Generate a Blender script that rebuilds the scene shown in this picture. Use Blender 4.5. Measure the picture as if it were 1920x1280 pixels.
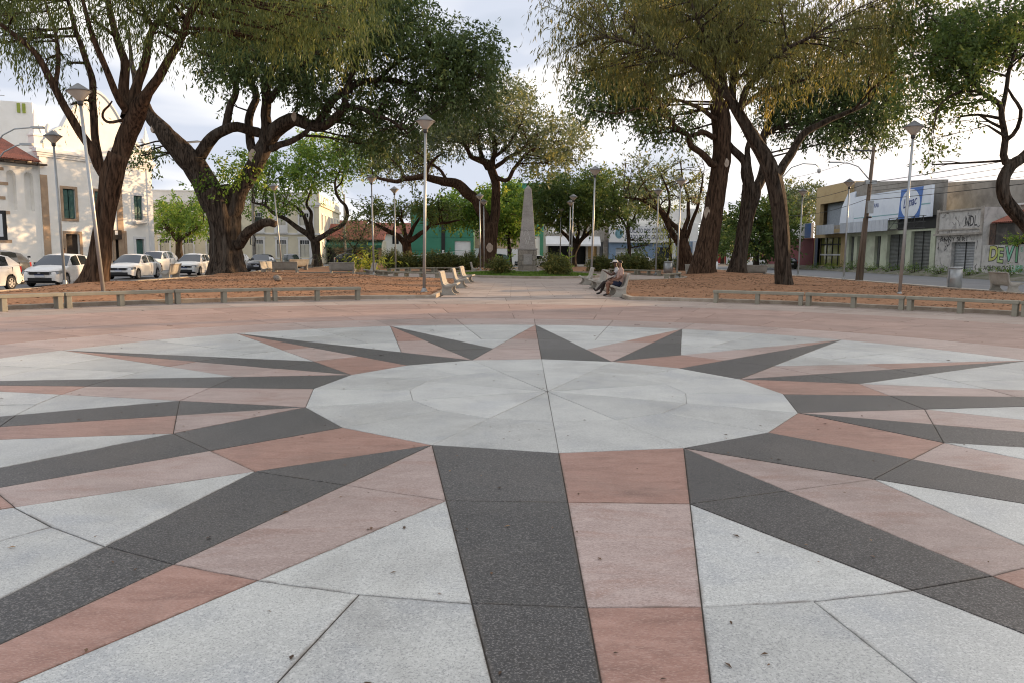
import bpy, bmesh, math, random
import numpy as np
from mathutils import Vector, Matrix, noise

for o in list(bpy.data.objects):
    bpy.data.objects.remove(o)
scene = bpy.context.scene
COL = scene.collection
R = math.radians

# ---------------------------------------------------------------- camera
EYE = 1.6
FPX, PITCH, ROLL = 1416.27, 0.1155, 0.009
cam_data = bpy.data.cameras.new('camera')
cam = bpy.data.objects.new('camera', cam_data)
COL.objects.link(cam)
scene.camera = cam
cam_data.sensor_width = 36
cam_data.lens = FPX / 1920 * 36
cam_data.clip_start = 0.1
cam_data.clip_end = 5000
_fw = Vector((0, math.cos(PITCH), -math.sin(PITCH)))
_up0 = Vector((0, math.sin(PITCH), math.cos(PITCH)))
_rt0 = Vector((1, 0, 0))
_rt = _rt0 * math.cos(ROLL) + _up0 * math.sin(ROLL)
_up = -_rt0 * math.sin(ROLL) + _up0 * math.cos(ROLL)
_m = Matrix((_rt, _up, -_fw)).transposed().to_4x4()
_m.translation = Vector((0, 0, EYE))
cam.matrix_world = _m

# ---------------------------------------------------------------- sky and sun
SUN_AZ, SUN_EL = 60.0, 9.2            # degrees, clockwise from +Y
sun_dir = Vector((math.sin(R(SUN_AZ)) * math.cos(R(SUN_EL)),
                  math.cos(R(SUN_AZ)) * math.cos(R(SUN_EL)), math.sin(R(SUN_EL))))
sd = bpy.data.lights.new('sun', 'SUN')
sd.energy = 4.8
sd.angle = R(0.6)
sd.color = (1.0, 0.66, 0.36)
sun = bpy.data.objects.new('sun', sd)
COL.objects.link(sun)
sun.rotation_euler = (-sun_dir).to_track_quat('-Z', 'Y').to_euler()

world = bpy.data.worlds.new('World')
scene.world = world
world.use_nodes = True
wn, wl = world.node_tree.nodes, world.node_tree.links
wn.clear()
w_out = wn.new('ShaderNodeOutputWorld')
w_bg = wn.new('ShaderNodeBackground')
w_bg.inputs['Strength'].default_value = 0.1
sky = wn.new('ShaderNodeTexSky')
sky.sky_type = 'NISHITA'
sky.sun_disc = False
sky.sun_elevation = R(SUN_EL)
sky.sun_rotation = R(SUN_AZ)
sky.air_density = 1.0
sky.dust_density = 1.5
sky.ozone_density = 1.2
tc = wn.new('ShaderNodeTexCoord')
sep = wn.new('ShaderNodeSeparateXYZ')
wl.new(tc.outputs['Generated'], sep.inputs[0])


def wmath(op, a, b=None, c=None):
    n = wn.new('ShaderNodeMath')
    n.operation = op
    for i, v in enumerate((a, b, c)):
        if v is None:
            continue
        if isinstance(v, (int, float)):
            n.inputs[i].default_value = v
        else:
            wl.new(v, n.inputs[i])
    return n.outputs[0]


zc = wmath('ADD', wmath('MAXIMUM', sep.outputs['Z'], 0.0), 0.22)
cx = wmath('DIVIDE', sep.outputs['X'], zc)
cy = wmath('DIVIDE', sep.outputs['Y'], zc)
comb = wn.new('ShaderNodeCombineXYZ')
wl.new(cx, comb.inputs[0])
wl.new(cy, comb.inputs[1])
n1 = wn.new('ShaderNodeTexNoise')
n1.inputs['Scale'].default_value = 1.1
n1.inputs['Detail'].default_value = 5
n1.inputs['Roughness'].default_value = 0.48
wl.new(comb.outputs[0], n1.inputs['Vector'])
n2 = wn.new('ShaderNodeTexNoise')
n2.inputs['Scale'].default_value = 1.15
n2.inputs['Detail'].default_value = 4
n2.inputs['Roughness'].default_value = 0.45
n2.inputs['Distortion'].default_value = 0.4
mp = wn.new('ShaderNodeMapping')
mp.inputs['Location'].default_value = (3.1, 7.7, 0)
wl.new(comb.outputs[0], mp.inputs['Vector'])
wl.new(mp.outputs[0], n2.inputs['Vector'])
cov = wn.new('ShaderNodeMapRange')          # cloud cover
cov.inputs['From Min'].default_value = 0.18
cov.inputs['From Max'].default_value = 0.46
wl.new(n1.outputs['Fac'], cov.inputs['Value'])
thick = wn.new('ShaderNodeMapRange')        # thin bright cloud to thicker lavender cloud
thick.inputs['From Min'].default_value = 0.40
thick.inputs['From Max'].default_value = 0.58
wl.new(n2.outputs['Fac'], thick.inputs['Value'])
dot = wn.new('ShaderNodeVectorMath')
dot.operation = 'DOT_PRODUCT'
wl.new(tc.outputs['Generated'], dot.inputs[0])
dot.inputs[1].default_value = sun_dir
glow = wmath('POWER', wmath('MAXIMUM', dot.outputs['Value'], 0.0), 8.0)
ccol = wn.new('ShaderNodeMix')
ccol.data_type = 'RGBA'
ccol.inputs['A'].default_value = (7.9, 7.7, 7.5, 1)
ccol.inputs['B'].default_value = (4.4, 4.75, 5.5, 1)
wl.new(thick.outputs[0], ccol.inputs['Factor'])
gcol = wn.new('ShaderNodeMix')              # cloud near the low sun is brighter and warmer
gcol.data_type = 'RGBA'
gcol.blend_type = 'ADD'
wl.new(glow, gcol.inputs['Factor'])
wl.new(ccol.outputs['Result'], gcol.inputs['A'])
gcol.inputs['B'].default_value = (9.0, 6.2, 3.4, 1)
cmix = wn.new('ShaderNodeMix')
cmix.data_type = 'RGBA'
wl.new(cov.outputs[0], cmix.inputs['Factor'])
wl.new(sky.outputs[0], cmix.inputs['A'])
wl.new(gcol.outputs['Result'], cmix.inputs['B'])
wl.new(cmix.outputs['Result'], w_bg.inputs['Color'])
wl.new(w_bg.outputs[0], w_out.inputs['Surface'])

scene.view_settings.view_transform = 'Standard'
scene.view_settings.look = 'None'
scene.view_settings.gamma = 1
scene.view_settings.use_curve_mapping = False
scene.view_settings.exposure = 0.70
scene.render.engine = 'CYCLES'
scene.cycles.filter_width = 1.1
scene.cycles.max_bounces = 6
scene.cycles.transparent_max_bounces = 8

# ---------------------------------------------------------------- helpers
rnd = random.Random(11)


def at(px, py, Y):
    """point of the place seen at a photograph position, at the given distance north of the viewer"""
    r = _fw + _rt * ((px - 960) / FPX) - _up * ((py - 640) / FPX)
    t = Y / r.y
    return Vector((r.x * t, Y, EYE + r.z * t))


def lin(c):
    """sRGB 0-255 to linear"""
    out = []
    for v in c:
        v = v / 255
        out.append(v / 12.92 if v <= 0.04045 else ((v + 0.055) / 1.055) ** 2.4)
    return tuple(out) + (1.0,)


def link_obj(name, me, parent=None, loc=None, rotz=None):
    o = bpy.data.objects.new(name, me)
    COL.objects.link(o)
    if parent is not None:
        o.parent = parent
    if loc is not None:
        o.location = loc
    if rotz is not None:
        o.rotation_euler = (0, 0, rotz)
    return o


def mk(name, verts, faces, mat, parent=None, smooth=False, midx=None):
    me = bpy.data.meshes.new(name)
    me.from_pydata([tuple(v) for v in verts], [], faces)
    mats = mat if isinstance(mat, (list, tuple)) else [mat]
    for m in mats:
        me.materials.append(m)
    if midx is not None:
        me.polygons.foreach_set('material_index', midx)
    if smooth:
        me.polygons.foreach_set('use_smooth', [True] * len(me.polygons))
    me.update()
    return link_obj(name, me, parent)


def thing(name, label, cat, loc=(0, 0, 0), rotz=0, group=None):
    o = link_obj(name, None, None, loc, rotz)
    o['label'] = label
    o['category'] = cat
    if group:
        o['group'] = group
    return o


def tag(o, label=None, cat=None, group=None, kind=None):
    for k, v in (('label', label), ('category', cat), ('group', group), ('kind', kind)):
        if v:
            o[k] = v
    return o


def copy_tree(o, parent=None):
    c = o.copy()
    COL.objects.link(c)
    c.parent = parent
    for ch in list(o.children):
        copy_tree(ch, c)
    return c


class MB:
    """collects simple solids, builds them as one mesh"""

    def __init__(self):
        self.v, self.f, self.m = [], [], []

    def add(self, vs, fs, mi=0):
        b = len(self.v)
        self.v += [tuple(p) for p in vs]
        self.f += [tuple(i + b for i in f) for f in fs]
        self.m += [mi] * len(fs)
        return self

    def box(self, x0, x1, y0, y1, z0, z1, mi=0):
        vs = [(x, y, z) for z in (z0, z1) for y in (y0, y1) for x in (x0, x1)]
        return self.add(vs, [(0, 2, 3, 1), (4, 5, 7, 6), (0, 1, 5, 4), (2, 6, 7, 3), (0, 4, 6, 2), (1, 3, 7, 5)], mi)

    def obox(self, c, ax, ay, az, sx, sy, sz, mi=0):
        c, ax, ay, az = Vector(c), Vector(ax), Vector(ay), Vector(az)
        vs = [c + ax * x * sx / 2 + ay * y * sy / 2 + az * z * sz / 2 for z in (-1, 1) for y in (-1, 1) for x in (-1, 1)]
        return self.add(vs, [(0, 2, 3, 1), (4, 5, 7, 6), (0, 1, 5, 4), (2, 6, 7, 3), (0, 4, 6, 2), (1, 3, 7, 5)], mi)

    def prism(self, pts, y0, y1, mi=0):
        """(x,z) outline extruded along y"""
        n = len(pts)
        vs = [(p[0], y0, p[1]) for p in pts] + [(p[0], y1, p[1]) for p in pts]
        fs = [tuple(range(n)), tuple(range(2 * n - 1, n - 1, -1))]
        fs += [(i, i + n, (i + 1) % n + n, (i + 1) % n) for i in range(n)]
        return self.add(vs, fs, mi)

    def slab(self, pts, z0, z1, mi=0):
        """(x,y) outline extruded up"""
        n = len(pts)
        vs = [(p[0], p[1], z0) for p in pts] + [(p[0], p[1], z1) for p in pts]
        fs = [tuple(range(n - 1, -1, -1)), tuple(range(n, 2 * n))]
        fs += [(i, (i + 1) % n, (i + 1) % n + n, i + n) for i in range(n)]
        return self.add(vs, fs, mi)

    def lathe(self, prof, seg=16, c=(0, 0, 0), mi=0, ang0=0.0):
        vs, fs = [], []
        for r, z in prof:
            for k in range(seg):
                a = ang0 + 2 * math.pi * k / seg
                vs.append((c[0] + r * math.cos(a), c[1] + r * math.sin(a), c[2] + z))
        for i in range(len(prof) - 1):
            for k in range(seg):
                k2 = (k + 1) % seg
                fs.append((i * seg + k, i * seg + k2, (i + 1) * seg + k2, (i + 1) * seg + k))
        fs.append(tuple(range(seg - 1, -1, -1)))
        fs.append(tuple((len(prof) - 1) * seg + k for k in range(seg)))
        return self.add(vs, fs, mi)

    def tube(self, pts, rads, seg=8, mi=0):
        pts = [Vector(p) for p in pts]
        n = len(pts)
        if isinstance(rads, (int, float)):
            rads = [rads] * n
        vs, fs = [], []
        ref = None
        for i in range(n):
            t = (pts[min(i + 1, n - 1)] - pts[max(i - 1, 0)]).normalized()
            if ref is None:
                ref = Vector((0, 1, 0)) if abs(t.y) < .9 else Vector((1, 0, 0))
            u = (ref - t * ref.dot(t)).normalized()
            w = t.cross(u)
            ref = u
            for k in range(seg):
                a = 2 * math.pi * k / seg
                vs.append(pts[i] + (u * math.cos(a) + w * math.sin(a)) * rads[i])
        for i in range(n - 1):
            for k in range(seg):
                k2 = (k + 1) % seg
                fs.append((i * seg + k, i * seg + k2, (i + 1) * seg + k2, (i + 1) * seg + k))
        fs.append(tuple(range(seg - 1, -1, -1)))
        fs.append(tuple((n - 1) * seg + k for k in range(seg)))
        return self.add(vs, fs, mi)

    def build(self, name, mat, parent=None, smooth=False):
        return mk(name, self.v, self.f, mat, parent, smooth, self.m if isinstance(mat, (list, tuple)) else None)


def bevel(o, w=0.01, seg=2):
    m = o.modifiers.new('bevel', 'BEVEL')
    m.width = w
    m.segments = seg
    m.limit_method = 'ANGLE'
    m.angle_limit = R(40)
    return o


# ---------------------------------------------------------------- materials
MATS = {}


def mat(name, c1, c2=None, scale=4.0, rough=0.8, detail=5, bump=0.0, bscale=None, speck=None, speck_scale=120,
        speck_amt=0.5, vary=0.0, stretch=(1, 1, 1), contrast=(0.35, 0.65), metal=0.0, spec=0.4, stain=None,
        stain_scale=0.6, stain_amt=0.5, dist=0.0, speck2=None, speck2_scale=60, edge=None, grime=0.0):
    """procedural surface: two tones mixed by noise, optional grain, stains, bump, per-object shift"""
    if name in MATS:
        return MATS[name]
    m = bpy.data.materials.new(name)
    m.use_nodes = True
    nt = m.node_tree
    N, L = nt.nodes, nt.links
    b = N['Principled BSDF']
    b.inputs['Roughness'].default_value = rough
    b.inputs['Metallic'].default_value = metal
    b.inputs['Specular IOR Level'].default_value = spec
    tcn = N.new('ShaderNodeTexCoord')
    mpn = N.new('ShaderNodeMapping')
    mpn.inputs['Scale'].default_value = stretch
    vec = tcn.outputs['Object']
    if vary:
        oi = N.new('ShaderNodeObjectInfo')
        sc = N.new('ShaderNodeVectorMath')
        sc.operation = 'SCALE'
        sc.inputs[0].default_value = (37.0, 91.0, 13.0)
        L.new(oi.outputs['Random'], sc.inputs['Scale'])
        ad = N.new('ShaderNodeVectorMath')
        ad.operation = 'ADD'
        L.new(vec, ad.inputs[0])
        L.new(sc.outputs[0], ad.inputs[1])
        vec = ad.outputs[0]
    L.new(vec, mpn.inputs['Vector'])
    vec = mpn.outputs[0]

    def tex(s, d=detail, ds=0.0):
        n = N.new('ShaderNodeTexNoise')
        n.inputs['Scale'].default_value = s
        n.inputs['Detail'].default_value = d
        n.inputs['Roughness'].default_value = 0.6
        n.inputs['Distortion'].default_value = ds
        L.new(vec, n.inputs['Vector'])
        return n.outputs['Fac']

    def rng(v, a, bb, lo=0.0, hi=1.0):
        n = N.new('ShaderNodeMapRange')
        n.inputs['From Min'].default_value = a
        n.inputs['From Max'].default_value = bb
        n.inputs['To Min'].default_value = lo
        n.inputs['To Max'].default_value = hi
        L.new(v, n.inputs['Value'])
        return n.outputs[0]

    def mix(fac, a, c, blend='MIX'):
        n = N.new('ShaderNodeMix')
        n.data_type = 'RGBA'
        n.blend_type = blend
        for s, v in (('Factor', fac), ('A', a), ('B', c)):
            if hasattr(v, 'is_linked'):
                L.new(v, n.inputs[s])
            else:
                n.inputs[s].default_value = v
        return n.outputs['Result']

    c1 = tuple(c1)[:3] + (1,)
    c2 = tuple(c2 if c2 else [v * .8 for v in c1[:3]])[:3] + (1,)
    col = mix(rng(tex(scale, detail, dist), *contrast), c1, c2)
    if stain:
        col = mix(rng(tex(stain_scale, 8, .6), .5, .72, 0, stain_amt), col, tuple(stain)[:3] + (1,))
    if speck:
        col = mix(rng(tex(speck_scale, 2), .52, .62, 0, speck_amt), col, tuple(speck)[:3] + (1,))
    if speck2:
        col = mix(rng(tex(speck2_scale, 3), .54, .60, 0, speck_amt), col, tuple(speck2)[:3] + (1,))
    if grime:
        gn = N.new('ShaderNodeTexNoise')
        gn.inputs['Scale'].default_value = .55
        gn.inputs['Detail'].default_value = 10
        gn.inputs['Roughness'].default_value = .68
        gn.inputs['Distortion'].default_value = .5
        L.new(tcn.outputs['Object'], gn.inputs['Vector'])
        col = mix(rng(gn.outputs['Fac'], .50, .70, 0, grime), col, (.10, .088, .078, 1))
    if edge:
        ea = N.new('ShaderNodeAttribute')
        ea.attribute_name = 'edge'
        em_ = N.new('ShaderNodeMath')
        em_.operation = 'MULTIPLY'
        L.new(ea.outputs['Fac'], em_.inputs[0])
        L.new(rng(tex(5, 6, .5), .42, .64, .05, .7), em_.inputs[1])
        col = mix(em_.outputs[0], col, tuple(edge)[:3] + (1,))
    if vary:
        hs = N.new('ShaderNodeHueSaturation')
        L.new(col, hs.inputs['Color'])
        L.new(rng(oi.outputs['Random'], 0, 1, 1 - vary, 1 + vary), hs.inputs['Value'])
        col = hs.outputs[0]
    L.new(col, b.inputs['Base Color'])
    if bump:
        bn = N.new('ShaderNodeBump')
        bn.inputs['Strength'].default_value = bump
        bn.inputs['Distance'].default_value = 0.05
        L.new(tex(bscale or scale * 4, 6), bn.inputs['Height'])
        L.new(bn.outputs[0], b.inputs['Normal'])
    MATS[name] = m
    return m


def plain(name, c, rough=0.5, metal=0.0, spec=0.5, emit=None, trans=0.0, coat=0.0):
    if name in MATS:
        return MATS[name]
    m = bpy.data.materials.new(name)
    m.use_nodes = True
    b = m.node_tree.nodes['Principled BSDF']
    b.inputs['Base Color'].default_value = tuple(c)[:3] + (1,)
    b.inputs['Roughness'].default_value = rough
    b.inputs['Metallic'].default_value = metal
    b.inputs['Specular IOR Level'].default_value = spec
    b.inputs['Transmission Weight'].default_value = trans
    b.inputs['Coat Weight'].default_value = coat
    MATS[name] = m
    return m


def leaf_mat(name, dark, light, accent=None, acc_amt=0.15, trans=0.35):
    """leaf surface: tone picked per leaf from the mesh attribute 'tone'"""
    m = bpy.data.materials.new(name)
    m.use_nodes = True
    N, L = m.node_tree.nodes, m.node_tree.links
    b = N['Principled BSDF']
    out = N['Material Output']
    a = N.new('ShaderNodeAttribute')
    a.attribute_name = 'tone'
    cr = N.new('ShaderNodeValToRGB')
    e = cr.color_ramp.elements
    e[0].position, e[0].color = 0.0, tuple(dark) + (1,)
    e[1].position, e[1].color = 1.0 - acc_amt, tuple(light) + (1,)
    if accent:
        n = cr.color_ramp.elements.new(1.0)
        n.color = tuple(accent) + (1,)
    L.new(a.outputs['Fac'], cr.inputs['Fac'])
    L.new(cr.outputs[0], b.inputs['Base Color'])
    b.inputs['Roughness'].default_value = 0.55
    b.inputs['Specular IOR Level'].default_value = 0.3
    t = N.new('ShaderNodeBsdfTranslucent')
    L.new(cr.outputs[0], t.inputs['Color'])
    mx = N.new('ShaderNodeMixShader')
    mx.inputs[0].default_value = trans
    L.new(b.outputs[0], mx.inputs[1])
    L.new(t.outputs[0], mx.inputs[2])
    L.new(mx.outputs[0], out.inputs['Surface'])
    MATS[name] = m
    return m


WHITE_G = mat('white_granite', (0.504, 0.517, 0.500), (0.395, 0.407, 0.403), scale=1.6, rough=.40, speck=(0.160, 0.164, 0.176), speck_scale=115, speck_amt=.55, vary=.11,
              stain=(0.277, 0.302, 0.344), stain_scale=1.5, stain_amt=.6, bump=.1, bscale=90, speck2=(0.605, 0.613, 0.605), speck2_scale=70, grime=.38, edge=(0.151, 0.134, 0.118))
DARK_G = mat('dark_granite', (0.044, 0.044, 0.046), (0.030, 0.030, 0.033), scale=3, rough=.42, speck=(0.185, 0.176, 0.172), speck_scale=95, speck_amt=.75, vary=.16,
             bump=.12, bscale=80, speck2=(0.007, 0.007, 0.007), speck2_scale=60, stain=(0.071, 0.067, 0.066), stain_scale=.8, stain_amt=.6, grime=.38, edge=(0.076, 0.063, 0.050))
PINK_A = mat('pink_granite', (0.361, 0.210, 0.168), (0.277, 0.147, 0.113), scale=2.4, rough=.40, speck=(0.168, 0.084, 0.067), speck_scale=80, speck_amt=.5, vary=.09,
             stretch=(1, 3.0, 1), stain=(0.176, 0.088, 0.067), stain_scale=2.2, stain_amt=.9, dist=1.6, speck2=(0.420, 0.286, 0.244), speck2_scale=50, grime=.38, edge=(0.109, 0.076, 0.059))
PINK_B = mat('pale_pink_granite', (0.403, 0.315, 0.290), (0.319, 0.239, 0.217), scale=2.6, rough=.40, speck=(0.160, 0.118, 0.113), speck_scale=80, speck_amt=.6, vary=.09,
             stretch=(1, 2.4, 1), stain=(0.277, 0.164, 0.130), stain_scale=2.0, stain_amt=.9, dist=1.2, speck2=(0.504, 0.403, 0.378), speck2_scale=65, grime=.38, edge=(0.118, 0.088, 0.071))
PINK_C = mat('rose_paving', (0.378, 0.265, 0.227), (0.311, 0.210, 0.176), scale=1.4, rough=.6, speck=(0.235, 0.151, 0.126), speck_scale=60, speck_amt=.4, vary=.10,
             stretch=(1, 2, 1), stain=(0.244, 0.160, 0.130), stain_scale=1.0, stain_amt=.7, dist=.8, grime=.38, edge=(0.126, 0.084, 0.067))
BEIGE_P = mat('beige_paving', (0.403, 0.336, 0.298), (0.336, 0.273, 0.239), scale=1.5, rough=.65, speck=(0.235, 0.185, 0.160), speck_scale=50, speck_amt=.4, vary=.11,
              stretch=(1, 3, 1), stain=(0.277, 0.197, 0.155), stain_scale=.9, stain_amt=.65, grime=.38, edge=(0.134, 0.092, 0.071))
JOINT = mat('joint_mortar', (0.046, 0.040, 0.035), (0.076, 0.063, 0.052), scale=9, rough=.95)
CONC = mat('concrete', (.40, .375, .33), (.30, .28, .245), scale=2.2, rough=.85, bump=.25, bscale=40, speck=(.2, .19, .17),
           speck_scale=45, speck_amt=.35, stain=(.20, .19, .165), stain_scale=1.7, stain_amt=.5, vary=.08)
CONC_G = mat('painted_concrete', (.285, .268, .212), (.222, .208, .165), scale=2.5, rough=.75, bump=.15, bscale=35,
             stain=(.30, .27, .22), stain_scale=1.5, stain_amt=.5, vary=.06)
KERB = mat('kerb_concrete', (.38, .33, .27), (.28, .235, .19), scale=2.5, rough=.9, bump=.4, bscale=22, stain=(.2, .15, .11),
           stain_scale=2, stain_amt=.7, vary=.08)
DIRT = mat('red_earth', (.35, .195, .115), (.26, .142, .084), scale=1.6, rough=1, detail=9, bump=.7, bscale=9, spec=.1,
           stain=(.20, .105, .062), stain_scale=3.2, stain_amt=.75, speck=(.40, .245, .15), speck_scale=14, speck_amt=.5)
ASPH = mat('asphalt', (.20, .205, .215), (.16, .165, .175), scale=.5, rough=.9, speck=(.11, .11, .12), speck_scale=30,
           speck_amt=.4, bump=.1, bscale=60)
STEEL = mat('galvanised_steel', (.42, .44, .45), (.34, .36, .37), scale=3, rough=.42, metal=.55)
STEEL_D = plain('dark_steel', (.05, .05, .052), .5, .3)
BLACK = plain('matt_black', (.012, .012, .013), .6)
GLASSD = plain('dark_window_glass', (.025, .03, .035), .06, 0, .7)
WHITE_P = mat('white_wall_paint', (.86, .85, .82), (.80, .79, .75), scale=.9, rough=.8, stain=(.62, .58, .52), stain_scale=.35,
              stain_amt=.14)
# ================================================================ the ground
def sheet(name, pts, z, m, kind='structure'):
    o = mk(name, [(p[0], p[1], z) for p in pts], [tuple(range(len(pts)))], m)
    o['kind'] = kind
    return o


GROUNDM = mat('far_ground', (.20, .185, .165), (.15, .14, .125), scale=.08, rough=1)
sheet('ground', [(-1500, -800), (1500, -800), (1500, 2500), (-1500, 2500)], -0.14, GROUNDM)
sheet('road', [(-34, -40), (-19.8, -40), (-19.8, 92), (-34, 92)], -0.100, ASPH)
sheet('road', [(23.2, -60), (37, -60), (37, 260), (23.2, 260)], -0.104, ASPH)
sheet('road', [(-120, 92), (23.2, 92), (23.2, 106), (-120, 106)], -0.108, ASPH)
SQUARE = [(-19.8, -25), (23.2, -25), (23.2, 91.6), (-19.8, 91.6)]
sq = MB().slab(SQUARE, -0.14, -0.03).build('square_pavement', BEIGE_P)
sq['kind'] = 'structure'
for nm, pts, z in (('pavement', [(-75, -40), (-34, -40), (-34, 92), (-75, 92)], .0),
                   ('pavement', [(-130, 106), (23.2, 106), (23.2, 150), (-130, 150)], .0)):
    o = MB().slab(pts, -.2, z).build(nm, CONC)
    o['kind'] = 'structure'
# pale kerb walk along the right-hand road
WALK = mat('pale_walk', (.55, .53, .48), (.46, .44, .40), scale=1.2, rough=.85, stain=(.4, .3, .22), stain_scale=.8, stain_amt=.5)
o = MB().box(21.9, 23.0, -25, 91, -.03, .06).build('kerb_walk', WALK)
o['kind'] = 'structure'

# ---------------------------------------------------------------- compass rose paving
CX, CY, ROT = 0.4225, 8.7528, -0.0124
R0, R1, R2, R3, R4 = 2.76, 4.0, 5.47, 6.95, 8.33
_t = math.tan(math.pi / 16)
_vx, _vy = R0 * math.cos(math.pi / 8), R0 * math.sin(math.pi / 8)
_u = (_vy - _t * _vx) / (_vy + _t * (R4 - _vx))
RX = math.hypot(_vx + (R4 - _vx) * _u, _vy * (1 - _u))     # where neighbouring points of the star cross
R1 = RX * math.cos(math.pi / 16)


def pol(r, k):
    a = -math.pi / 2 + ROT + k * math.pi / 8
    return Vector((CX + r * math.cos(a), CY + r * math.sin(a)))


def axis(k):
    a = -math.pi / 2 + ROT + k * math.pi / 8
    return Vector((math.cos(a), math.sin(a)))


def clip(poly, n, d, keep_less=True):
    """half-plane clip of a convex polygon: keep points with n.(p-c) <= d (or >=)"""
    c = Vector((CX, CY))
    s = 1 if keep_less else -1
    out = []
    for i, p in enumerate(poly):
        q = poly[(i + 1) % len(poly)]
        a, b = s * (n.dot(p - c) - d), s * (n.dot(q - c) - d)
        if a <= 0:
            out.append(p)
        if (a < 0 < b) or (b < 0 < a):
            out.append(p + (q - p) * (a / (a - b)))
    return out


def inset(poly, w):
    n = len(poly)
    area = sum(poly[i].x * poly[(i + 1) % n].y - poly[(i + 1) % n].x * poly[i].y for i in range(n))
    if area < 0:
        poly = poly[::-1]
    # drop near-duplicate points
    q = [p for i, p in enumerate(poly) if (p - poly[i - 1]).length > 1e-3]
    n = len(q)
    if n < 3:
        return None
    out = []
    for i in range(n):
        a, b, c = q[i - 1], q[i], q[(i + 1) % n]
        e1, e2 = (b - a).normalized(), (c - b).normalized()
        n1, n2 = Vector((-e1.y, e1.x)), Vector((-e2.y, e2.x))
        den = 1 + n1.dot(n2)
        off = (n1 + n2) * (w / max(den, .12))
        if off.length > 10 * w:
            off = off.normalized() * 10 * w
        out.append(b + off)
    return out


def slab_piece(poly, m, parent, gap=0.0035, z=0.0, name='slab', dirt=1.0):
    q = inset([Vector((p[0], p[1])) for p in poly], gap)
    if not q:
        return
    n = len(q)
    dz = rnd.uniform(-.0015, .0015)
    q2 = inset(q, .003)
    if q2 is None or len(q2) != n:
        q2 = q
    q3 = inset(q2, .016)
    if q3 is None or len(q3) != n:
        q3 = [p.lerp(sum(q2, Vector((0, 0))) / n, .08) for p in q2]
    vs = [(p.x, p.y, z - .028) for p in q] + [(p.x, p.y, z - .003 + dz) for p in q] + [(p.x, p.y, z + dz) for p in q2] + [(p.x, p.y, z + dz) for p in q3]
    fs = [tuple(range(3 * n, 4 * n))]
    for i in range(n):
        j = (i + 1) % n
        fs += [(i, j, j + n, i + n), (i + n, j + n, j + 2 * n, i + 2 * n), (i + 2 * n, j + 2 * n, j + 3 * n, i + 3 * n)]
    o = mk(name, vs, fs, m, parent)
    o.data.attributes.new('edge', 'FLOAT', 'POINT').data.foreach_set('value', [1.0 * dirt] * (3 * n) + [0.0] * n)
    return o



rose = MB().lathe([(18.65, -.035), (18.65, -.006)], 96, (CX, CY, 0)).build('compass_rose_paving', JOINT)
rose['kind'] = 'structure'
rose_ring = link_obj('plaza_ring_paving', None)
rose_ring['kind'] = 'structure'
pk = [PINK_A, PINK_B, PINK_A, PINK_B]
for k in range(16):
    major = k % 2 == 0
    for s in (-1, 1):
        if major:
            tri = [pol(R0, k), pol(R0, k + s), pol(R4, k)]
        else:
            tri = [pol(R0, k), pol(RX, k + .5 * s), pol(R4, k)]
        dark = (s == -1)
        n0, n1 = axis(k), axis(k + .125 * s)
        parts = [clip(tri, n0, R1)]
        rest = clip(tri, n0, R1, False)
        for rr in (R2, R3):
            parts.append(clip(rest, n1, rr * .998))
            rest = clip(rest, n1, rr * .998, False)
        parts.append(rest)
        for i, p in enumerate(parts):
            if len(p) < 3:
                continue
            if dark:
                m = DARK_G
            elif major:
                m = (PINK_A, PINK_B, PINK_A, PINK_A)[i] if rnd.random() < .85 else PINK_B
            else:
                m = (PINK_B, PINK_B, PINK_A, PINK_A)[i] if rnd.random() < .85 else PINK_A
            slab_piece(p, m, rose)
    # white field between point k and point k+1
    X, T1, T2, M = pol(RX, k + .5), pol(R4, k), pol(R4, k + 1), pol(R2, k + .5)

    def on(r, A, B):
        lo, hi = 0.0, 1.0
        c = Vector((CX, CY))
        for _ in range(40):
            t = (lo + hi) / 2
            if (A + (B - A) * t - c).length < r:
                lo = t
            else:
                hi = t
        return A + (B - A) * lo
    a, b = on(R2, X, T1), on(R2, X, T2)
    slab_piece([X, a, M, b], WHITE_G, rose)
    for side, T, e in ((0, T1, a), (1, T2, b)):
        e3 = on(R3, X, T)
        M3 = pol(R3, k + .5)
        slab_piece([e, e3, M3, M], WHITE_G, rose)
        ks = [k + .5, k + .38, k + .25, k + .12] if side == 0 else [k + .5, k + .62, k + .75, k + .88]
        slab_piece([e3, M3] + [pol(R4, q) for q in ks] + [T], WHITE_G, rose)
    # inner disc
    slab_piece([pol(1.62, k), pol(R0, k), pol(R0, k + 1), pol(1.62, k + 1)], WHITE_G, rose, .0018, dirt=.25)
for k in range(8):
    k0 = 2 * k - 1
    if k in (0, 4):
        for q in (k0, k0 + 1):
            slab_piece([pol(.012, q + .5), pol(1.62, q), pol(1.62, q + 1)], WHITE_G, rose, .0018, dirt=.25)
    else:
        slab_piece([pol(.012, k0 + 1), pol(1.62, k0), pol(1.62, k0 + 1), pol(1.62, k0 + 2)], WHITE_G, rose, .0018, dirt=.25)
# rings of rose-coloured slabs outside the star
rings = [R4, 9.9, 11.5, 13.3, 15.25, 16.7, 18.6]
for i in range(6):
    r0, r1 = rings[i], rings[i + 1]
    nseg = 32
    off = .25 if i % 2 else 0
    m = (PINK_B, PINK_C, PINK_C, PINK_C, BEIGE_P, BEIGE_P)[i]
    for j in range(nseg):
        ka, kb = (j + off) * 16 / nseg, (j + 1 + off) * 16 / nseg
        ks = [ka + (kb - ka) * t / 3 for t in range(4)]
        slab_piece([pol(r0, q) for q in ks] + [pol(r1, q) for q in ks[::-1]], m, rose_ring, .003)

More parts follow.
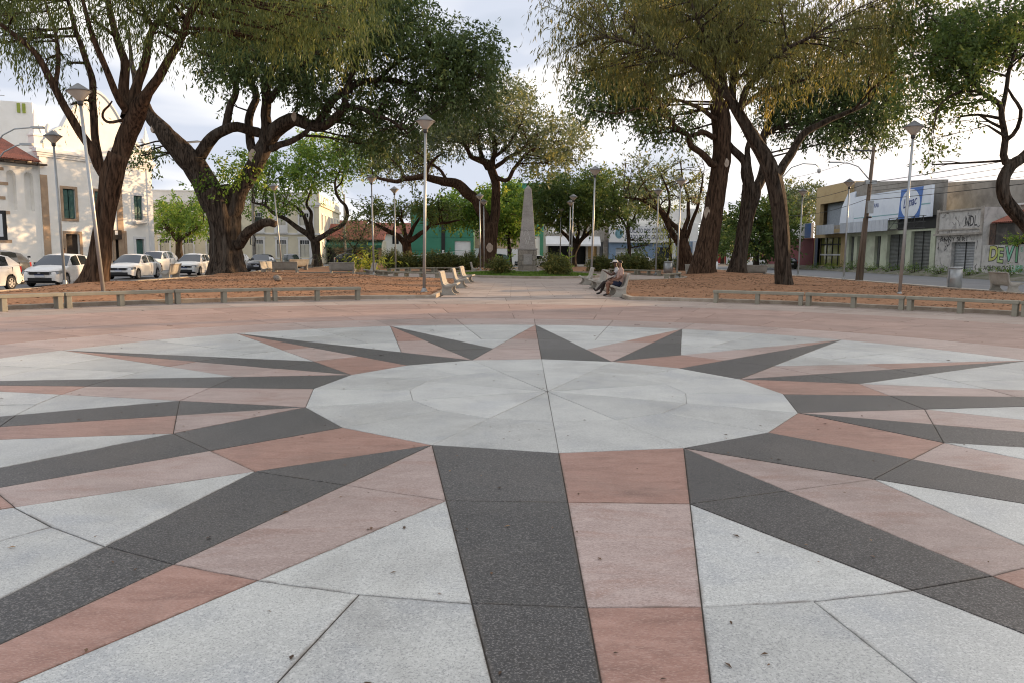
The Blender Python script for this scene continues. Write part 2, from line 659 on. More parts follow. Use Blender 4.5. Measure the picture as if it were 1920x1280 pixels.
# path to the obelisk
path = MB().box(-2.7, 4.1, 27.2, 44.5, -.03, -.007).build('path_paving', JOINT)
path['kind'] = 'structure'
y = 26.9
row = 0
while y < 44:
    h = .62
    xs = [-2.62]
    x = -2.62 + (0.0 if row % 2 else .9)
    while x < 4.0:
        if x > xs[-1] + .2:
            xs.append(x)
        x += 1.65
    xs.append(4.02)
    c = Vector((CX, CY))
    for x0, x1 in zip(xs[:-1], xs[1:]):
        if min((Vector((xx, y)) - c).length for xx in (x0, x1, max(x0, min(x1, CX)))) < 18.62:
            continue
        slab_piece([(x0, y), (x1, y), (x1, y + h), (x0, y + h)], BEIGE_P, path, .004)
    y += h
    row += 1

# ---------------------------------------------------------------- planting beds
OB = Vector((1.05, 55.0))      # obelisk


def cpt(c, r, a):
    return Vector((c[0] + r * math.sin(R(a)), c[1] + r * math.cos(R(a))))


def arc(c, r, a0, a1, n):
    return [cpt(c, r, a0 + (a1 - a0) * i / n) for i in range(n + 1)]


C2 = (0.95, 9.05)


def dense(poly, d=.5):
    out = []
    for i, p in enumerate(poly):
        q = poly[(i + 1) % len(poly)]
        n = max(1, int((q - p).length / d))
        out += [p + (q - p) * j / n for j in range(n)]
    return out


def inside(poly, x, y):
    c = False
    n = len(poly)
    j = n - 1
    for i in range(n):
        pi, pj = poly[i], poly[j]
        if (pi.y > y) != (pj.y > y) and x < (pj.x - pi.x) * (y - pi.y) / (pj.y - pi.y) + pi.x:
            c = not c
        j = i
    return c


def nearest(P, x, y):
    """nearest point on a dense outline (numpy array)"""
    d = (P[:, 0] - x) ** 2 + (P[:, 1] - y) ** 2
    i = int(d.argmin())
    return math.sqrt(d[i]), P[i]


MOUNDS = [(-17.5, 32, .14, 2.5), (-18.7, 49.6, .15, 3.5), (14.1, 55.7, .14, 3), (16.9, 56.5, .1, 2.5), (12.8, 35.3, .1, 1.6),
          (-13.1, 24.2, .05, 1.5)]


def bed_z(d, x, y):
    z = .05 + .12 * min(1, d / 2.5) + .10 * noise.noise((x * .25, y * .25, 1.7)) * min(1, d / 2)
    z += .035 * noise.noise((x * 1.1, y * 1.1, 5.2)) + .018 * noise.noise((x * 2.9, y * 2.9, 9.1))
    for mx, my, mh, mr in MOUNDS:
        q = (x - mx) ** 2 + (y - my) ** 2
        z += mh * math.exp(-q / (mr * mr))
    return max(z, .03)


BED_DATA = []


def make_bed(name, poly, m, step, kerb=True, zf=bed_z, kh=.12):
    P = np.array([(p.x, p.y) for p in dense(poly, .12)])
    BED_DATA.append((poly, P))
    x0, y0 = P.min(0)
    x1, y1 = P.max(0)
    nx, ny = int((x1 - x0) / step) + 1, int((y1 - y0) / step) + 1
    cells, used = [], {}
    verts = []

    def vid(i, j):
        if (i, j) not in used:
            used[(i, j)] = len(verts)
            verts.append([x0 + i * step, y0 + j * step])
        return used[(i, j)]
    for i in range(nx):
        for j in range(ny):
            if inside(poly, x0 + (i + .5) * step, y0 + (j + .5) * step):
                cells.append((vid(i, j), vid(i + 1, j), vid(i + 1, j + 1), vid(i, j + 1)))
    cnt = np.zeros(len(verts), int)
    for c in cells:
        for v in c:
            cnt[v] += 1
    vs = []
    for i, (x, y) in enumerate(verts):
        d, q = nearest(P, x, y)
        if cnt[i] < 4 or not inside(poly, x, y):
            x, y, d = float(q[0]), float(q[1]), 0
        vs.append((x, y, zf(d, x, y)))
    o = mk(name, vs, cells, m, None, True)
    o['kind'] = 'structure'
    if kerb:
        D = dense(poly, 1.0)
        n = len(D)
        area = sum(D[i].x * D[(i + 1) % n].y - D[(i + 1) % n].x * D[i].y for i in range(n))
        if area < 0:
            D = D[::-1]
        nv, nf = [], []
        prof = [(-.02, -.14), (-.02, kh - .015), (0, kh), (.13, kh), (.15, kh - .015), (.15, -.02)]
        for i in range(n):
            a, b, c = D[i - 1], D[i], D[(i + 1) % n]
            e1, e2 = (b - a).normalized(), (c - b).normalized()
            nn = Vector((-(e1.y + e2.y), e1.x + e2.x))
            nn = nn / max(.5, nn.length_squared / 2)
            wob = .012 * noise.noise((b.x * .7, b.y * .7, 3.3))
            for w, z in prof:
                p = b + nn * (w + wob)
                nv.append((p.x, p.y, z + (wob if z > 0 else 0)))
        k = len(prof)
        for i in range(n):
            j = (i + 1) % n
            for t in range(k - 1):
                nf.append((i * k + t, j * k + t, j * k + t + 1, i * k + t + 1))
        ko = mk('kerb', nv, nf, KERB)
        ko['kind'] = 'structure'
    return o


RB = 17.95
aL = math.degrees(math.asin((-2.75 - C2[0]) / RB))
aR = math.degrees(math.asin((4.15 - C2[0]) / RB))
RO = 11.2


def oy(x):
    return OB.y - math.sqrt(RO * RO - (x - OB.x) ** 2)


def oang(p):
    return math.degrees(math.atan2(p[0] - OB.x, p[1] - OB.y))


bedL = arc(C2, RB, -108, aL, 60) + [Vector((-2.75, y)) for y in (32, 38)] + \
    [cpt(OB, RO, oang((-2.75, oy(-2.75))) + t) for t in ()]
a0, a1 = oang((-2.75, oy(-2.75))), oang((-9.74, 52))
if a0 < 0:
    a0 += 360
if a1 < 0:
    a1 += 360
bedL += arc(OB, RO, a0, a1, 8) + [Vector((-18.6, 52)), Vector((-18.6, 2.5))]
make_bed('earth_bed', bedL, DIRT, .32)
b0, b1 = oang((4.15, oy(4.15))), oang((11.84, 58))
bedR = arc(C2, RB, 108, aR, 60) + [Vector((4.15, y)) for y in (32, 38)] + arc(OB, RO, b0, b1, 10) + [Vector((21.85, 58)), Vector((21.85, 2.5))]
make_bed('earth_bed', bedR, DIRT, .32)
c0, c1 = oang((-10.13, 55.6)), oang((-2.2, OB.y + math.sqrt(RO * RO - 3.25 ** 2)))
bedBL = arc(OB, RO, c0, c1, 10) + [Vector((-.5, 68)), Vector((-.5, 90)), Vector((-19.3, 90)), Vector((-19.3, 55.6))]
make_bed('earth_bed', bedBL, DIRT, .6)
d0, d1 = oang((4.3, OB.y + math.sqrt(RO * RO - 3.25 ** 2))), oang((11.6, 58.7))
bedBR = arc(OB, RO, d0, d1, 10) + [Vector((12.6, 60.6)), Vector((21.8, 60.6)), Vector((21.8, 90)), Vector((3, 90)), Vector((3, 68))]
make_bed('earth_bed', bedBR, DIRT, .6)
GRASS = mat('grass_ground', (.075, .12, .028), (.11, .13, .04), scale=2.5, rough=1, bump=.5, bscale=30)
make_bed('grass_bed', arc(OB, 5.2, 0, 351, 39), GRASS, .3, True, lambda d, x, y: .06 + .2 * min(1, d / 3), .13)

# grass bank and pavement in front of the shops across the right-hand road
bank = []
ys = [-20 + i * 1.5 for i in range(100)]
for yv in ys:
    for xv, zv in ((36.95, -.14), (37.0, .02), (37.2, .06), (38.0, .25), (38.6, .38), (60, .40)):
        bank.append((xv + (.12 * noise.noise((yv * .4, xv, 0)) if xv > 37.1 else 0), yv, zv + (.05 * noise.noise((yv * .5, xv, 4)) if 37.1 < xv < 38.7 else 0)))
bf = [(i * 6 + j, i * 6 + j + 1, (i + 1) * 6 + j + 1, (i + 1) * 6 + j) for i in range(len(ys) - 1) for j in range(5)]
BANK = mat('weedy_verge', (.24, .225, .20), (.13, .13, .085), scale=.9, rough=1, stain=(.07, .10, .03), stain_scale=.6, stain_amt=.9, bump=.4, bscale=14)
o = mk('verge', bank, bf, BANK, None, True)
o['kind'] = 'structure'
# ================================================================ trees
BARK = mat('bark', (0.090, 0.068, 0.052), (0.016, 0.012, 0.009), scale=4.2, rough=.95, detail=7, stretch=(2.4, 2.4, .38), bump=1.0, bscale=4.2,
           contrast=(.36, .62), stain=(0.137, 0.122, 0.104), stain_scale=1.1, stain_amt=.5, spec=.1, dist=.5)
BARK_R = mat('reddish_bark', (0.115, 0.072, 0.048), (0.020, 0.013, 0.009), scale=4.0, rough=.95, detail=7, stretch=(2.6, 2.6, .34), bump=1.0,
             contrast=(.34, .62), bscale=4.0, stain=(0.144, 0.097, 0.065), stain_scale=.8, stain_amt=.35, spec=.1, dist=.5)
SCAR = mat('pruning_scar', (.50, .43, .36), (.36, .29, .23), scale=5, rough=.9)
LEAF_DROOP = leaf_mat('drooping_green_leaf', (.060, .088, .026), (.19, .225, .060), (.34, .31, .07), .10, .4)
LEAF_GOLD = leaf_mat('drooping_olive_gold_leaf', (.075, .082, .026), (.205, .205, .058), (.40, .31, .06), .10, .4)
LEAF_DEEP = leaf_mat('deep_green_leaf', (0.047, 0.081, 0.030), (0.141, 0.197, 0.060), (0.283, 0.300, 0.083), .12, .35)
LEAF_GREY = leaf_mat('grey_green_leaf', (0.070, 0.103, 0.056), (0.217, 0.250, 0.110), (0.400, 0.367, 0.117), .14, .35)
LEAF_BRIGHT = leaf_mat('bright_green_leaf', (0.065, 0.138, 0.023), (0.232, 0.362, 0.058), (0.478, 0.493, 0.072), .15, .4)
LEAF_LIME = leaf_mat('lime_leaf', (0.131, 0.203, 0.029), (0.435, 0.464, 0.065), (0.600, 0.551, 0.072), .2, .45)
LEAF_HEDGE = leaf_mat('hedge_leaf', (0.050, 0.070, 0.022), (0.165, 0.18, 0.046), (0.34, 0.27, 0.07), .12, .3)


from mathutils.bvhtree import BVHTree


LEAF_BRIGHT2 = leaf_mat('mid_green_leaf', (.045, .085, .022), (.15, .21, .05), (.30, .30, .06), .14, .4)


def catmull(pts, spacing):
    """smooth curve through (Vector, radius) points"""
    out = []
    n = len(pts)
    for i in range(n - 1):
        p0, p1, p2, p3 = pts[max(i - 1, 0)], pts[i], pts[i + 1], pts[min(i + 2, n - 1)]
        m = max(2, int((p2[0] - p1[0]).length / spacing))
        for j in range(m):
            t = j / m
            t2, t3 = t * t, t * t * t
            v = .5 * ((2 * p1[0]) + (p2[0] - p0[0]) * t + (2 * p0[0] - 5 * p1[0] + 4 * p2[0] - p3[0]) * t2 +
                      (3 * p1[0] - p0[0] - 3 * p2[0] + p3[0]) * t3)
            out.append((v, p1[1] + (p2[1] - p1[1]) * t))
    out.append(pts[-1])
    return out


def bark_tube(curve, seg, flute, seed, base=False, zg=0.0):
    """tapered limb with ridged bark; the trunk's foot flares into roots"""
    vs, fs = [], []
    n = len(curve)
    ref = None
    L = 0
    ph = [random.Random(seed * 7 + i).uniform(0, 6.28) for i in range(4)]
    for i in range(n):
        p, r = curve[i]
        t = (curve[min(i + 1, n - 1)][0] - curve[max(i - 1, 0)][0])
        if t.length < 1e-6:
            t = Vector((0, 0, 1))
        t.normalize()
        if i:
            L += (p - curve[i - 1][0]).length
        if ref is None:
            ref = Vector((1, 0, 0)) if abs(t.x) < .9 else Vector((0, 1, 0))
        u = (ref - t * ref.dot(t)).normalized()
        w = t.cross(u)
        ref = u
        for k in range(seg):
            a = 2 * math.pi * k / seg
            q = 1 + flute * (.45 * math.sin(3 * a + ph[0] + .25 * L / max(r, .1) * .3) + .35 * math.sin(5 * a + ph[1] - .2 * L) +
                             .3 * math.sin(8 * a + ph[2] + .15 * L))
            d = u * math.cos(a) + w * math.sin(a)
            e = p + d * r
            q += .55 * flute * noise.noise((e.x * 3.2, e.y * 3.2, e.z * .9 + seed)) + .35 * flute * noise.noise((e.x * 8, e.y * 8, e.z * 2.5 + seed))
            if base:
                hgt = max(0, p.z - zg)
                fl = math.exp(-hgt / .35)
                q += fl * (.03 + .24 * max(0, math.sin(4 * a + ph[3])) + .14 * max(0, math.sin(7 * a + ph[1])))
            vs.append(p + d * r * q)
    for i in range(n - 1):
        for k in range(seg):
            k2 = (k + 1) % seg
            fs.append((i * seg + k, i * seg + k2, (i + 1) * seg + k2, (i + 1) * seg + k))
    fs.append(tuple((n - 1) * seg + k for k in range(seg)))
    return vs, fs


def leaf_mesh(name, pos, axis_, nrm, length, width, tone, m, parent):
    """many small diamond leaves as one crown part"""
    n = len(pos)
    side = np.cross(axis_, nrm)
    side /= np.linalg.norm(side, axis=1, keepdims=True) + 1e-9
    nn = np.cross(side, axis_)
    L = length[:, None]
    W = width[:, None]
    v = np.empty((n, 4, 3))
    v[:, 0] = pos
    v[:, 1] = pos + axis_ * L * .45 + side * W * .5 + nn * L * .05
    v[:, 2] = pos + axis_ * L - nn * L * .10
    v[:, 3] = pos + axis_ * L * .45 - side * W * .5 + nn * L * .05
    me = bpy.data.meshes.new(name)
    me.vertices.add(4 * n)
    me.vertices.foreach_set('co', v.reshape(-1).astype(np.float32))
    me.loops.add(4 * n)
    me.loops.foreach_set('vertex_index', np.arange(4 * n, dtype=np.int32))
    me.polygons.add(n)
    me.polygons.foreach_set('loop_start', np.arange(0, 4 * n, 4, dtype=np.int32))
    me.polygons.foreach_set('loop_total', np.full(n, 4, np.int32))
    at_ = me.attributes.new('tone', 'FLOAT', 'POINT')
    at_.data.foreach_set('value', np.repeat(np.clip(tone, 0, 1), 4).astype(np.float32))
    me.materials.append(m)
    me.update(calc_edges=True)
    return link_obj(name, me, parent)


def unit(a):
    return a / (np.linalg.norm(a, axis=-1, keepdims=True) + 1e-9)


def foliage(rng, clumps, dens, leaf, aspect, droop, size_jit=.35, gap=-.08):
    """clumps: (centre, rx, ry, rz, tone shift). Leaves sit on twigs spread through each clump, leaving gaps."""
    P, A, Nn, L, W, T = [], [], [], [], [], []
    for c, rx, ry, rz, ts in clumps:
        vol = rx * ry * rz * 4.19
        nt = max(6, int(dens * vol ** .82))
        d = unit(rng.normal(size=(nt, 3)))
        rad = rng.uniform(.25, 1.0, nt) ** .55
        # lobed outline
        lob = 1 + .25 * np.sin(d[:, 0] * 5 + c[0]) * np.cos(d[:, 1] * 4 + c[1] * 2) + .18 * np.sin(d[:, 2] * 7 + c[2])
        tp = np.array(c) + d * (rad * lob)[:, None] * np.array([rx, ry, rz])
        keep = np.array([noise.noise((p[0] * .75, p[1] * .75, p[2] * 1.0)) > gap for p in tp])
        tp, d = tp[keep], d[keep]
        nl = 11
        k = len(tp)
        if k == 0:
            continue
        twig = unit(d * .8 + rng.normal(size=(k, 3)) * .6 + np.array([0, 0, -.12 - .45 * droop]))
        tt = np.linspace(0, 1, nl)[None, :, None]
        tl = leaf * rng.uniform(2.2, 4.2, k)[:, None, None] * (1 + .25 * droop)
        bend = np.array([0, 0, -1.0]) * (droop * .6 + .12)
        pos = tp[:, None, :] + twig[:, None, :] * tt * tl + bend * (tt ** 2) * tl * .6
        pos = pos + rng.normal(size=pos.shape) * leaf * .28
        ax = unit(twig[:, None, :] * .6 + rng.normal(size=pos.shape) * (.75 - .35 * droop) + np.array([0, 0, -droop * 1.3 - .1]))
        nm = unit(rng.normal(size=pos.shape) + np.array([0, 0, .9]))
        m = k * nl
        P.append(pos.reshape(m, 3))
        A.append(ax.reshape(m, 3))
        Nn.append(nm.reshape(m, 3))
        ll = leaf * rng.uniform(1 - size_jit, 1 + size_jit, m)
        L.append(ll)
        W.append(ll * aspect)
        tw = rng.normal(.45 + ts, .22, k)
        T.append((np.repeat(tw, nl) + rng.normal(0, .12, m)))
    return [np.concatenate(q) for q in (P, A, Nn, L, W, T)]


TREES = []


def make_tree(name, label, Y, trunk, limbs, clumps, leafm, bark=BARK, dens=9, leaf=.2, aspect=.45, droop=0.0, seed=1, group='trees of the square',
              scars=(), extra=None, depth=1.0, seg=26, twigs=True, ground=None):
    """trunk and limbs: lists of (px, py, dY, diameter m); clumps: (px, py, dY, rx, rz, tone)"""
    rr = random.Random(seed)
    rng = np.random.default_rng(seed)
    def cv(l):
        return [(at(a, b, Y + dy), d * .44) for a, b, dy, d in l]
    tp = cv(trunk)
    base = tp[0][0].copy()
    zg = base.z if ground is None else ground
    tp[0] = (Vector((base.x, base.y, zg - .12)), tp[0][1])
    root = thing(name, label, 'tree', (base.x, base.y, zg), 0, group)
    off = Vector((base.x, base.y, zg))

    def put(nm, vs, fs, m, par, smooth=True):
        return mk(nm, [v - off for v in vs], fs, m, par, smooth)
    tc_ = catmull(tp, .22)
    vs, fs = bark_tube(tc_, seg + 14, .15, seed, True, zg)
    trunk_o = put('trunk', vs, fs, bark, root)
    skel = [(p, r) for p, r in tc_[len(tc_) // 2:]]
    for i, l in enumerate(limbs):
        lc = catmull(cv(l), .3)
        # a natural wander
        lc = [(p + Vector((noise.noise((p.x * .8, p.z * .8, seed + i)), noise.noise((p.z * .6, p.x * .6, seed + 3 + i)) * 1.6,
                           noise.noise((p.y * .8, p.x * .8, seed + 9 + i)))) * min(.22, r * 1.1) * (0 if j == 0 else 1), r) for j, (p, r) in enumerate(lc)]
        vs, fs = bark_tube(lc, max(8, int(seg * .62)), .10, seed + i * 3)
        put('limb', vs, fs, bark, root)
        skel += lc[len(lc) // 4:]
    if scars:
        wv, wf = [], []
        for ch_ in root.children:
            bb = len(wv)
            wv += [v.co + off for v in ch_.data.vertices]
            wf += [tuple(i_ + bb for i_ in p_.vertices) for p_ in ch_.data.polygons]
        bvh = BVHTree.FromPolygons(wv, wf)
        for a, b, dy, s, w in scars:
            eye = Vector((0, 0, EYE))
            hit, nrm_, _, _ = bvh.ray_cast(eye, (at(a, b, Y) - eye).normalized())
            if hit is None:
                continue
            nrm_ = (nrm_ + Vector((-hit.x, -hit.y, 0)).normalized() * .8)
            nrm_.z *= .3
            nrm_.normalize()
            u_ = Vector((0, 0, 1)).cross(nrm_).normalized()
            w_ = nrm_.cross(u_)
            n = 14
            ring = [hit + nrm_ * .05 + u_ * math.cos(t * 6.283 / n) * s * w * (1 + .1 * math.sin(t * 2.1)) + w_ * math.sin(t * 6.283 / n) * s * (1 + .08 * math.cos(t * 1.7)) for t in range(n)]
            back = [hit - nrm_ * .25 + (p - hit) * 1.1 for p in ring]
            q = MB().add([p - off for p in ring + back], [tuple(range(n))] + [(i_, i_ + n, (i_ + 1) % n + n, (i_ + 1) % n) for i_ in range(n)])
            q.build('pruning_scar', SCAR, trunk_o)
    # clumps -> branchwork and leaves
    cl = []
    for a, b, dy, rx, rz, ts in clumps:
        c = at(a, b, Y + dy)
        cl.append((c, rx, rx * depth, rz, ts))
    if twigs:
        tw = MB()
        for c, rx, ry, rz, ts in cl:
            best = min(skel, key=lambda s: (s[0] - c).length + (0.0 if s[0].z < c.z + .5 else 2.0) - s[1] * 2)
            p0, r0 = best
            r0 = min(r0 * .6, .05 + .035 * rx)
            mid = (p0 + c) / 2 + Vector((rr.uniform(-.3, .3), rr.uniform(-.3, .3), rr.uniform(-.1, .35))) * max(.6, rx * .4)
            cu = catmull([(p0, r0), (mid, r0 * .75), (c, r0 * .5)], .5)
            tw.tube([p - off for p, r in cu], [r for p, r in cu], 6)
            nb = 5 + int(rx * 2.2)
            for _ in range(nb):
                d = Vector((rr.gauss(0, 1), rr.gauss(0, 1), rr.gauss(.15, .8))).normalized()
                e = c + Vector((d.x * rx, d.y * ry, d.z * rz)) * rr.uniform(.6, .95)
                s = cu[rr.randint(len(cu) // 2, len(cu) - 1)][0]
                mm = (s + e) / 2 + Vector((rr.uniform(-1, 1), rr.uniform(-1, 1), rr.uniform(-.3, 1))) * .18 * rx
                c2 = catmull([(s, r0 * .38), (mm, r0 * .26), (e, r0 * .08)], .5)
                tw.tube([p - off for p, r in c2], [max(r, .006) for p, r in c2], 4)
        tw.build('branchwork', bark, root, True)['kind'] = 'stuff'
    P, A, Nn, L, W, T = foliage(rng, cl, dens, leaf, aspect, droop)
    leaf_mesh('crown', P - np.array(off), A, Nn, L, W, T, leafm, root)
    if extra:
        cl2 = [(at(a, b, Y + dy), rx, rx * depth, rz, ts) for a, b, dy, rx, rz, ts in extra[0]]
        P, A, Nn, L, W, T = foliage(rng, cl2, extra[2], extra[3], extra[4], extra[5])
        leaf_mesh('foliage_sprouts', P - np.array(off), A, Nn, L, W, T, extra[1], root)
    TREES.append(root)
    return root


def fill(rng_seed, x0, x1, y0, y1, n, dy, r, tone=(-.1, .15), flat=.62, edge=None):
    """n clump centres spread over a part of a crown"""
    q = random.Random(rng_seed)
    out = []
    cols = max(1, int(math.sqrt(n * (x1 - x0) / max(1, (y1 - y0)))))
    rows = max(1, math.ceil(n / cols))
    for i in range(cols):
        for j in range(rows):
            x = x0 + (x1 - x0) * (i + q.uniform(.15, .85)) / cols
            y = y0 + (y1 - y0) * (j + q.uniform(.15, .85)) / rows
            rr = r * q.uniform(.75, 1.25)
            out.append((x, y, q.uniform(-dy, dy), rr, rr * flat, q.uniform(*tone)))
    return out


# ---- left front tree with drooping leaves
make_tree('drooping_leaf_tree', 'many-limbed tree with sunlit grey-brown trunk beside the leaning lamp post, left foreground', 32,
          [(173, 541, 0, 1.38), (186, 490, 0, 1.0), (195, 422, 0, .84), (205, 365, 0, .92), (212, 325, 0, 1.0), (222, 290, 0, .9)],
          [[(212, 318, 0, .85), (228, 275, 0, .82), (244, 234, 0, .86), (260, 200, -.2, .75), (281, 173, -.4, .46), (309, 122, -.8, .36), (347, 52, -1.2, .28), (385, -20, -1.6, .18)],
           [(252, 210, -.1, .6), (256, 155, 0, .42), (272, 94, .3, .34), (300, 42, .6, .27), (338, -15, 1, .16)],
           [(240, 222, .1, .65), (234, 188, .3, .5), (230, 117, .7, .38), (211, 47, 1.2, .3), (200, -20, 1.5, .2)],
           [(207, 345, 0, .6), (187, 323, -.2, .42), (155, 262, -.6, .38), (122, 202, -1, .34), (94, 140, -1.4, .3), (61, 94, -1.8, .24), (0, 42, -2.4, .16), (-60, 0, -3, .1)],
           [(200, 335, .2, .5), (185, 300, .3, .36), (176, 234, .5, .33), (173, 155, .8, .3), (150, 80, 1.2, .24), (127, 0, 1.6, .16)],
           [(236, 205, -.2, .4), (215, 170, -.8, .3), (190, 110, -1.4, .26), (165, 40, -2, .2), (150, -20, -2.4, .12)],
           [(230, 226, -.3, .15), (212, 230, -.5, .13), (200, 228, -.6, .12), (193, 219, -.7, .11), (195, 208, -.8, .10), (203, 200, -.9, .09), (210, 190, -1.0, .06)],
           [(105, 165, -1.2, .2), (110, 90, -.6, .18), (90, 20, 0, .14), (80, -40, .4, .1)]],
          fill(3, -60, 420, -90, 42, 32, 3.0, 1.1, (-.12, .12), .6) + fill(4, 430, 690, -60, 85, 18, 2.2, .95, (-.05, .2), .7) +
          fill(5, -20, 80, 50, 105, 5, 1.5, .7) + fill(6, 60, 150, 95, 135, 3, 1.2, .45, (-.2, .0)) +
          fill(7, 270, 370, 40, 100, 5, 2, .5, (-.2, .05)) + fill(8, 120, 200, 150, 200, 3, 1, .28, (-.2, 0)),
          LEAF_DROOP, BARK_R, dens=30, leaf=.25, aspect=.17, droop=.85, seed=21, scars=((283, 190, -.4, .12, .8),),
          group='old trees of the left bed')

# ---- huge old tree behind it
make_tree('old_spreading_tree', 'huge thick-trunked spreading tree with pruned limbs, standing by the parked white cars', 49.6,
          [(428, 519, 0, 3.0), (425, 490, 0, 2.35), (422, 445, 0, 2.05), (418, 405, 0, 2.3), (410, 378, 0, 2.4), (400, 358, 0, 2.2)],
          [[(408, 385, 0, 1.9), (381, 337, 0, 1.75), (357, 300, -.2, 1.65), (324, 262, -.5, 1.4), (300, 238, -.5, 1.1), (283, 216, -.4, .85), (268, 188, -.2, .6), (254, 150, .2, .42), (246, 105, .6, .28), (240, 60, 1, .15)],
           [(428, 400, 0, 1.5), (451, 356, .1, 1.25), (474, 319, .2, 1.2), (493, 281, .2, 1.2), (517, 246, 0, 1.15), (545, 226, -.2, 1.0), (577, 234, -.4, .78), (610, 233, -.6, .66), (638, 214, -.8, .55), (652, 176, -1, .42), (665, 120, -1, .25)],
           [(366, 312, -.2, 1.0), (385, 272, -.4, .85), (413, 248, -.5, .75), (446, 239, -.3, .7), (484, 249, .1, .7), (497, 255, .2, .5)],
           [(423, 243, -.5, .55), (437, 197, -.6, .48), (442, 173, -.8, .42), (432, 136, -1, .36), (404, 112, -1.4, .28), (360, 92, -2, .18)],
           [(482, 300, .2, .7), (467, 255, .4, .62), (470, 211, .6, .55), (479, 178, .8, .5), (465, 141, 1.2, .4), (437, 94, 1.6, .3), (420, 50, 2, .2)],
           [(497, 272, .1, .8), (498, 206, .2, .7), (503, 155, .4, .6), (517, 108, .6, .45), (525, 40, 1, .3)],
           [(503, 190, .2, .5), (530, 160, -.4, .42), (556, 130, -1, .36), (600, 95, -1.6, .28), (640, 60, -2, .2)],
           [(507, 280, 0, .5), (545, 267, -.6, .42), (568, 253, -1, .36), (582, 240, -1.2, .28)],
           [(444, 460, -.3, .75), (474, 431, -.9, .7), (498, 417, -1.3, .62), (519, 423, -1.6, .5)],
           [(590, 233, -.4, .6), (640, 180, -.2, .52), (680, 156, 0, .46), (740, 153, .3, .4), (800, 166, .6, .34), (850, 168, 1, .26), (900, 150, 1.4, .14)],
           [(700, 155, 0, .32), (760, 110, 1, .26), (830, 80, 1.8, .2), (900, 70, 2.4, .12)],
           [(640, 195, -.6, .35), (690, 210, -1.4, .3), (740, 230, -2, .2), (765, 250, -2.3, .1)]],
          fill(31, 400, 640, 0, 130, 16, 4, 1.9, (-.2, .05)) + fill(32, 620, 780, -30, 110, 16, 4, 1.9, (-.15, .1)) +
          fill(33, 790, 925, 68, 155, 13, 3, 1.35, (-.12, .15)) + fill(34, 660, 900, 160, 215, 14, 3, 1.15, (-.22, .0)) +
          fill(35, 660, 760, 210, 285, 8, 2.5, 1.1, (-.2, .0)) + fill(36, 540, 660, 130, 200, 9, 3, 1.0, (-.25, -.05)) +
          fill(37, 360, 470, 90, 145, 7, 3, .9, (-.2, 0)) + fill(38, 420, 450, 150, 200, 3, 1, .45, (-.2, 0)) +
          fill(39, 250, 300, 268, 305, 4, 1, .65, (-.15, .05)) + fill(40, 580, 660, 180, 215, 5, 1.5, .55, (-.2, 0)) + [(850, 40, 0, .7, .6, .1), (935, 110, 0, .9, .8, 0.1), (700, 270, -1, 1.0, .8, -.1)],
          LEAF_DEEP, BARK, dens=17, leaf=.28, aspect=.38, droop=.35, seed=33,
          scars=((286, 243, -2.0, .22, .55), (474, 293, -1.0, .42, .62), (413, 268, -1.2, .28, .6), (551, 219, -.9, .3, .5)),
          extra=(fill(41, 385, 490, 285, 350, 7, 1.2, .95, (-.05, .2)) + fill(42, 345, 420, 352, 415, 5, 1.2, .7, (-.05, .15)) +
                 fill(43, 500, 522, 405, 418, 1, .2, .45, (.2, .3)), LEAF_BRIGHT, 12, .22, .5, .1), seg=34,
          group='old trees of the left bed')

# ---- small dense tree by the church
make_tree('small_round_tree', 'small dense round-crowned green tree at the church end, behind parked cars', 88,
          [(336, 484, 0, 1.0), (335, 462, 0, .8), (336, 448, 0, .85)],
          [[(335, 452, 0, .6), (318, 432, -.5, .45), (305, 420, -1, .3)], [(336, 450, 0, .55), (340, 425, .3, .4), (350, 400, .5, .25)],
           [(338, 450, 0, .55), (358, 437, -.4, .45), (375, 428, -.8, .3)]],
          fill(51, 300, 385, 372, 432, 16, 3, 1.5, (-.1, .15)), LEAF_BRIGHT, BARK, dens=9, leaf=.34, aspect=.5, seed=51, seg=14)

# ---- twisted tree in front of the cream building
make_tree('twisted_light_green_tree', 'twisted forking tree with a light green crown in front of the cream two-storey building', 80,
          [(596, 505, 0, 1.25), (593, 478, 0, .95), (591, 458, 0, 1.05), (590, 450, 0, 1.0)],
          [[(590, 455, 0, .85), (578, 440, -.2, .7), (563, 430, -.5, .6), (547, 418, -.8, .52), (530, 408, -1, .45), (510, 397, -1.2, .38), (497, 387, -1.4, .3), (472, 380, -1.6, .18)],
           [(584, 445, 0, .6), (573, 420, .3, .48), (567, 402, .5, .42), (553, 388, .8, .34), (537, 378, 1, .22)],
           [(588, 448, 0, .6), (583, 417, .1, .48), (582, 397, .2, .4), (576, 382, .3, .32), (582, 360, .5, .22), (590, 335, .7, .14)],
           [(594, 452, 0, .75), (613, 440, -.3, .62), (630, 430, -.5, .55), (645, 420, -.7, .5), (653, 405, -.8, .45), (648, 388, -.8, .4), (637, 375, -.7, .36), (629, 360, -.6, .32), (628, 343, -.5, .26), (634, 325, -.4, .16)],
           [(629, 355, -.6, .25), (640, 343, -1, .18), (645, 325, -1.4, .1)]],
          fill(61, 465, 555, 292, 385, 15, 3.5, 1.5, (-.15, .05)) + fill(62, 550, 705, 262, 335, 22, 4, 1.35, (.0, .2)) + fill(63, 560, 625, 330, 372, 6, 3, 1.15, (.05, .25)),
          LEAF_BRIGHT, BARK, dens=9, leaf=.32, aspect=.5, seed=61, seg=16)

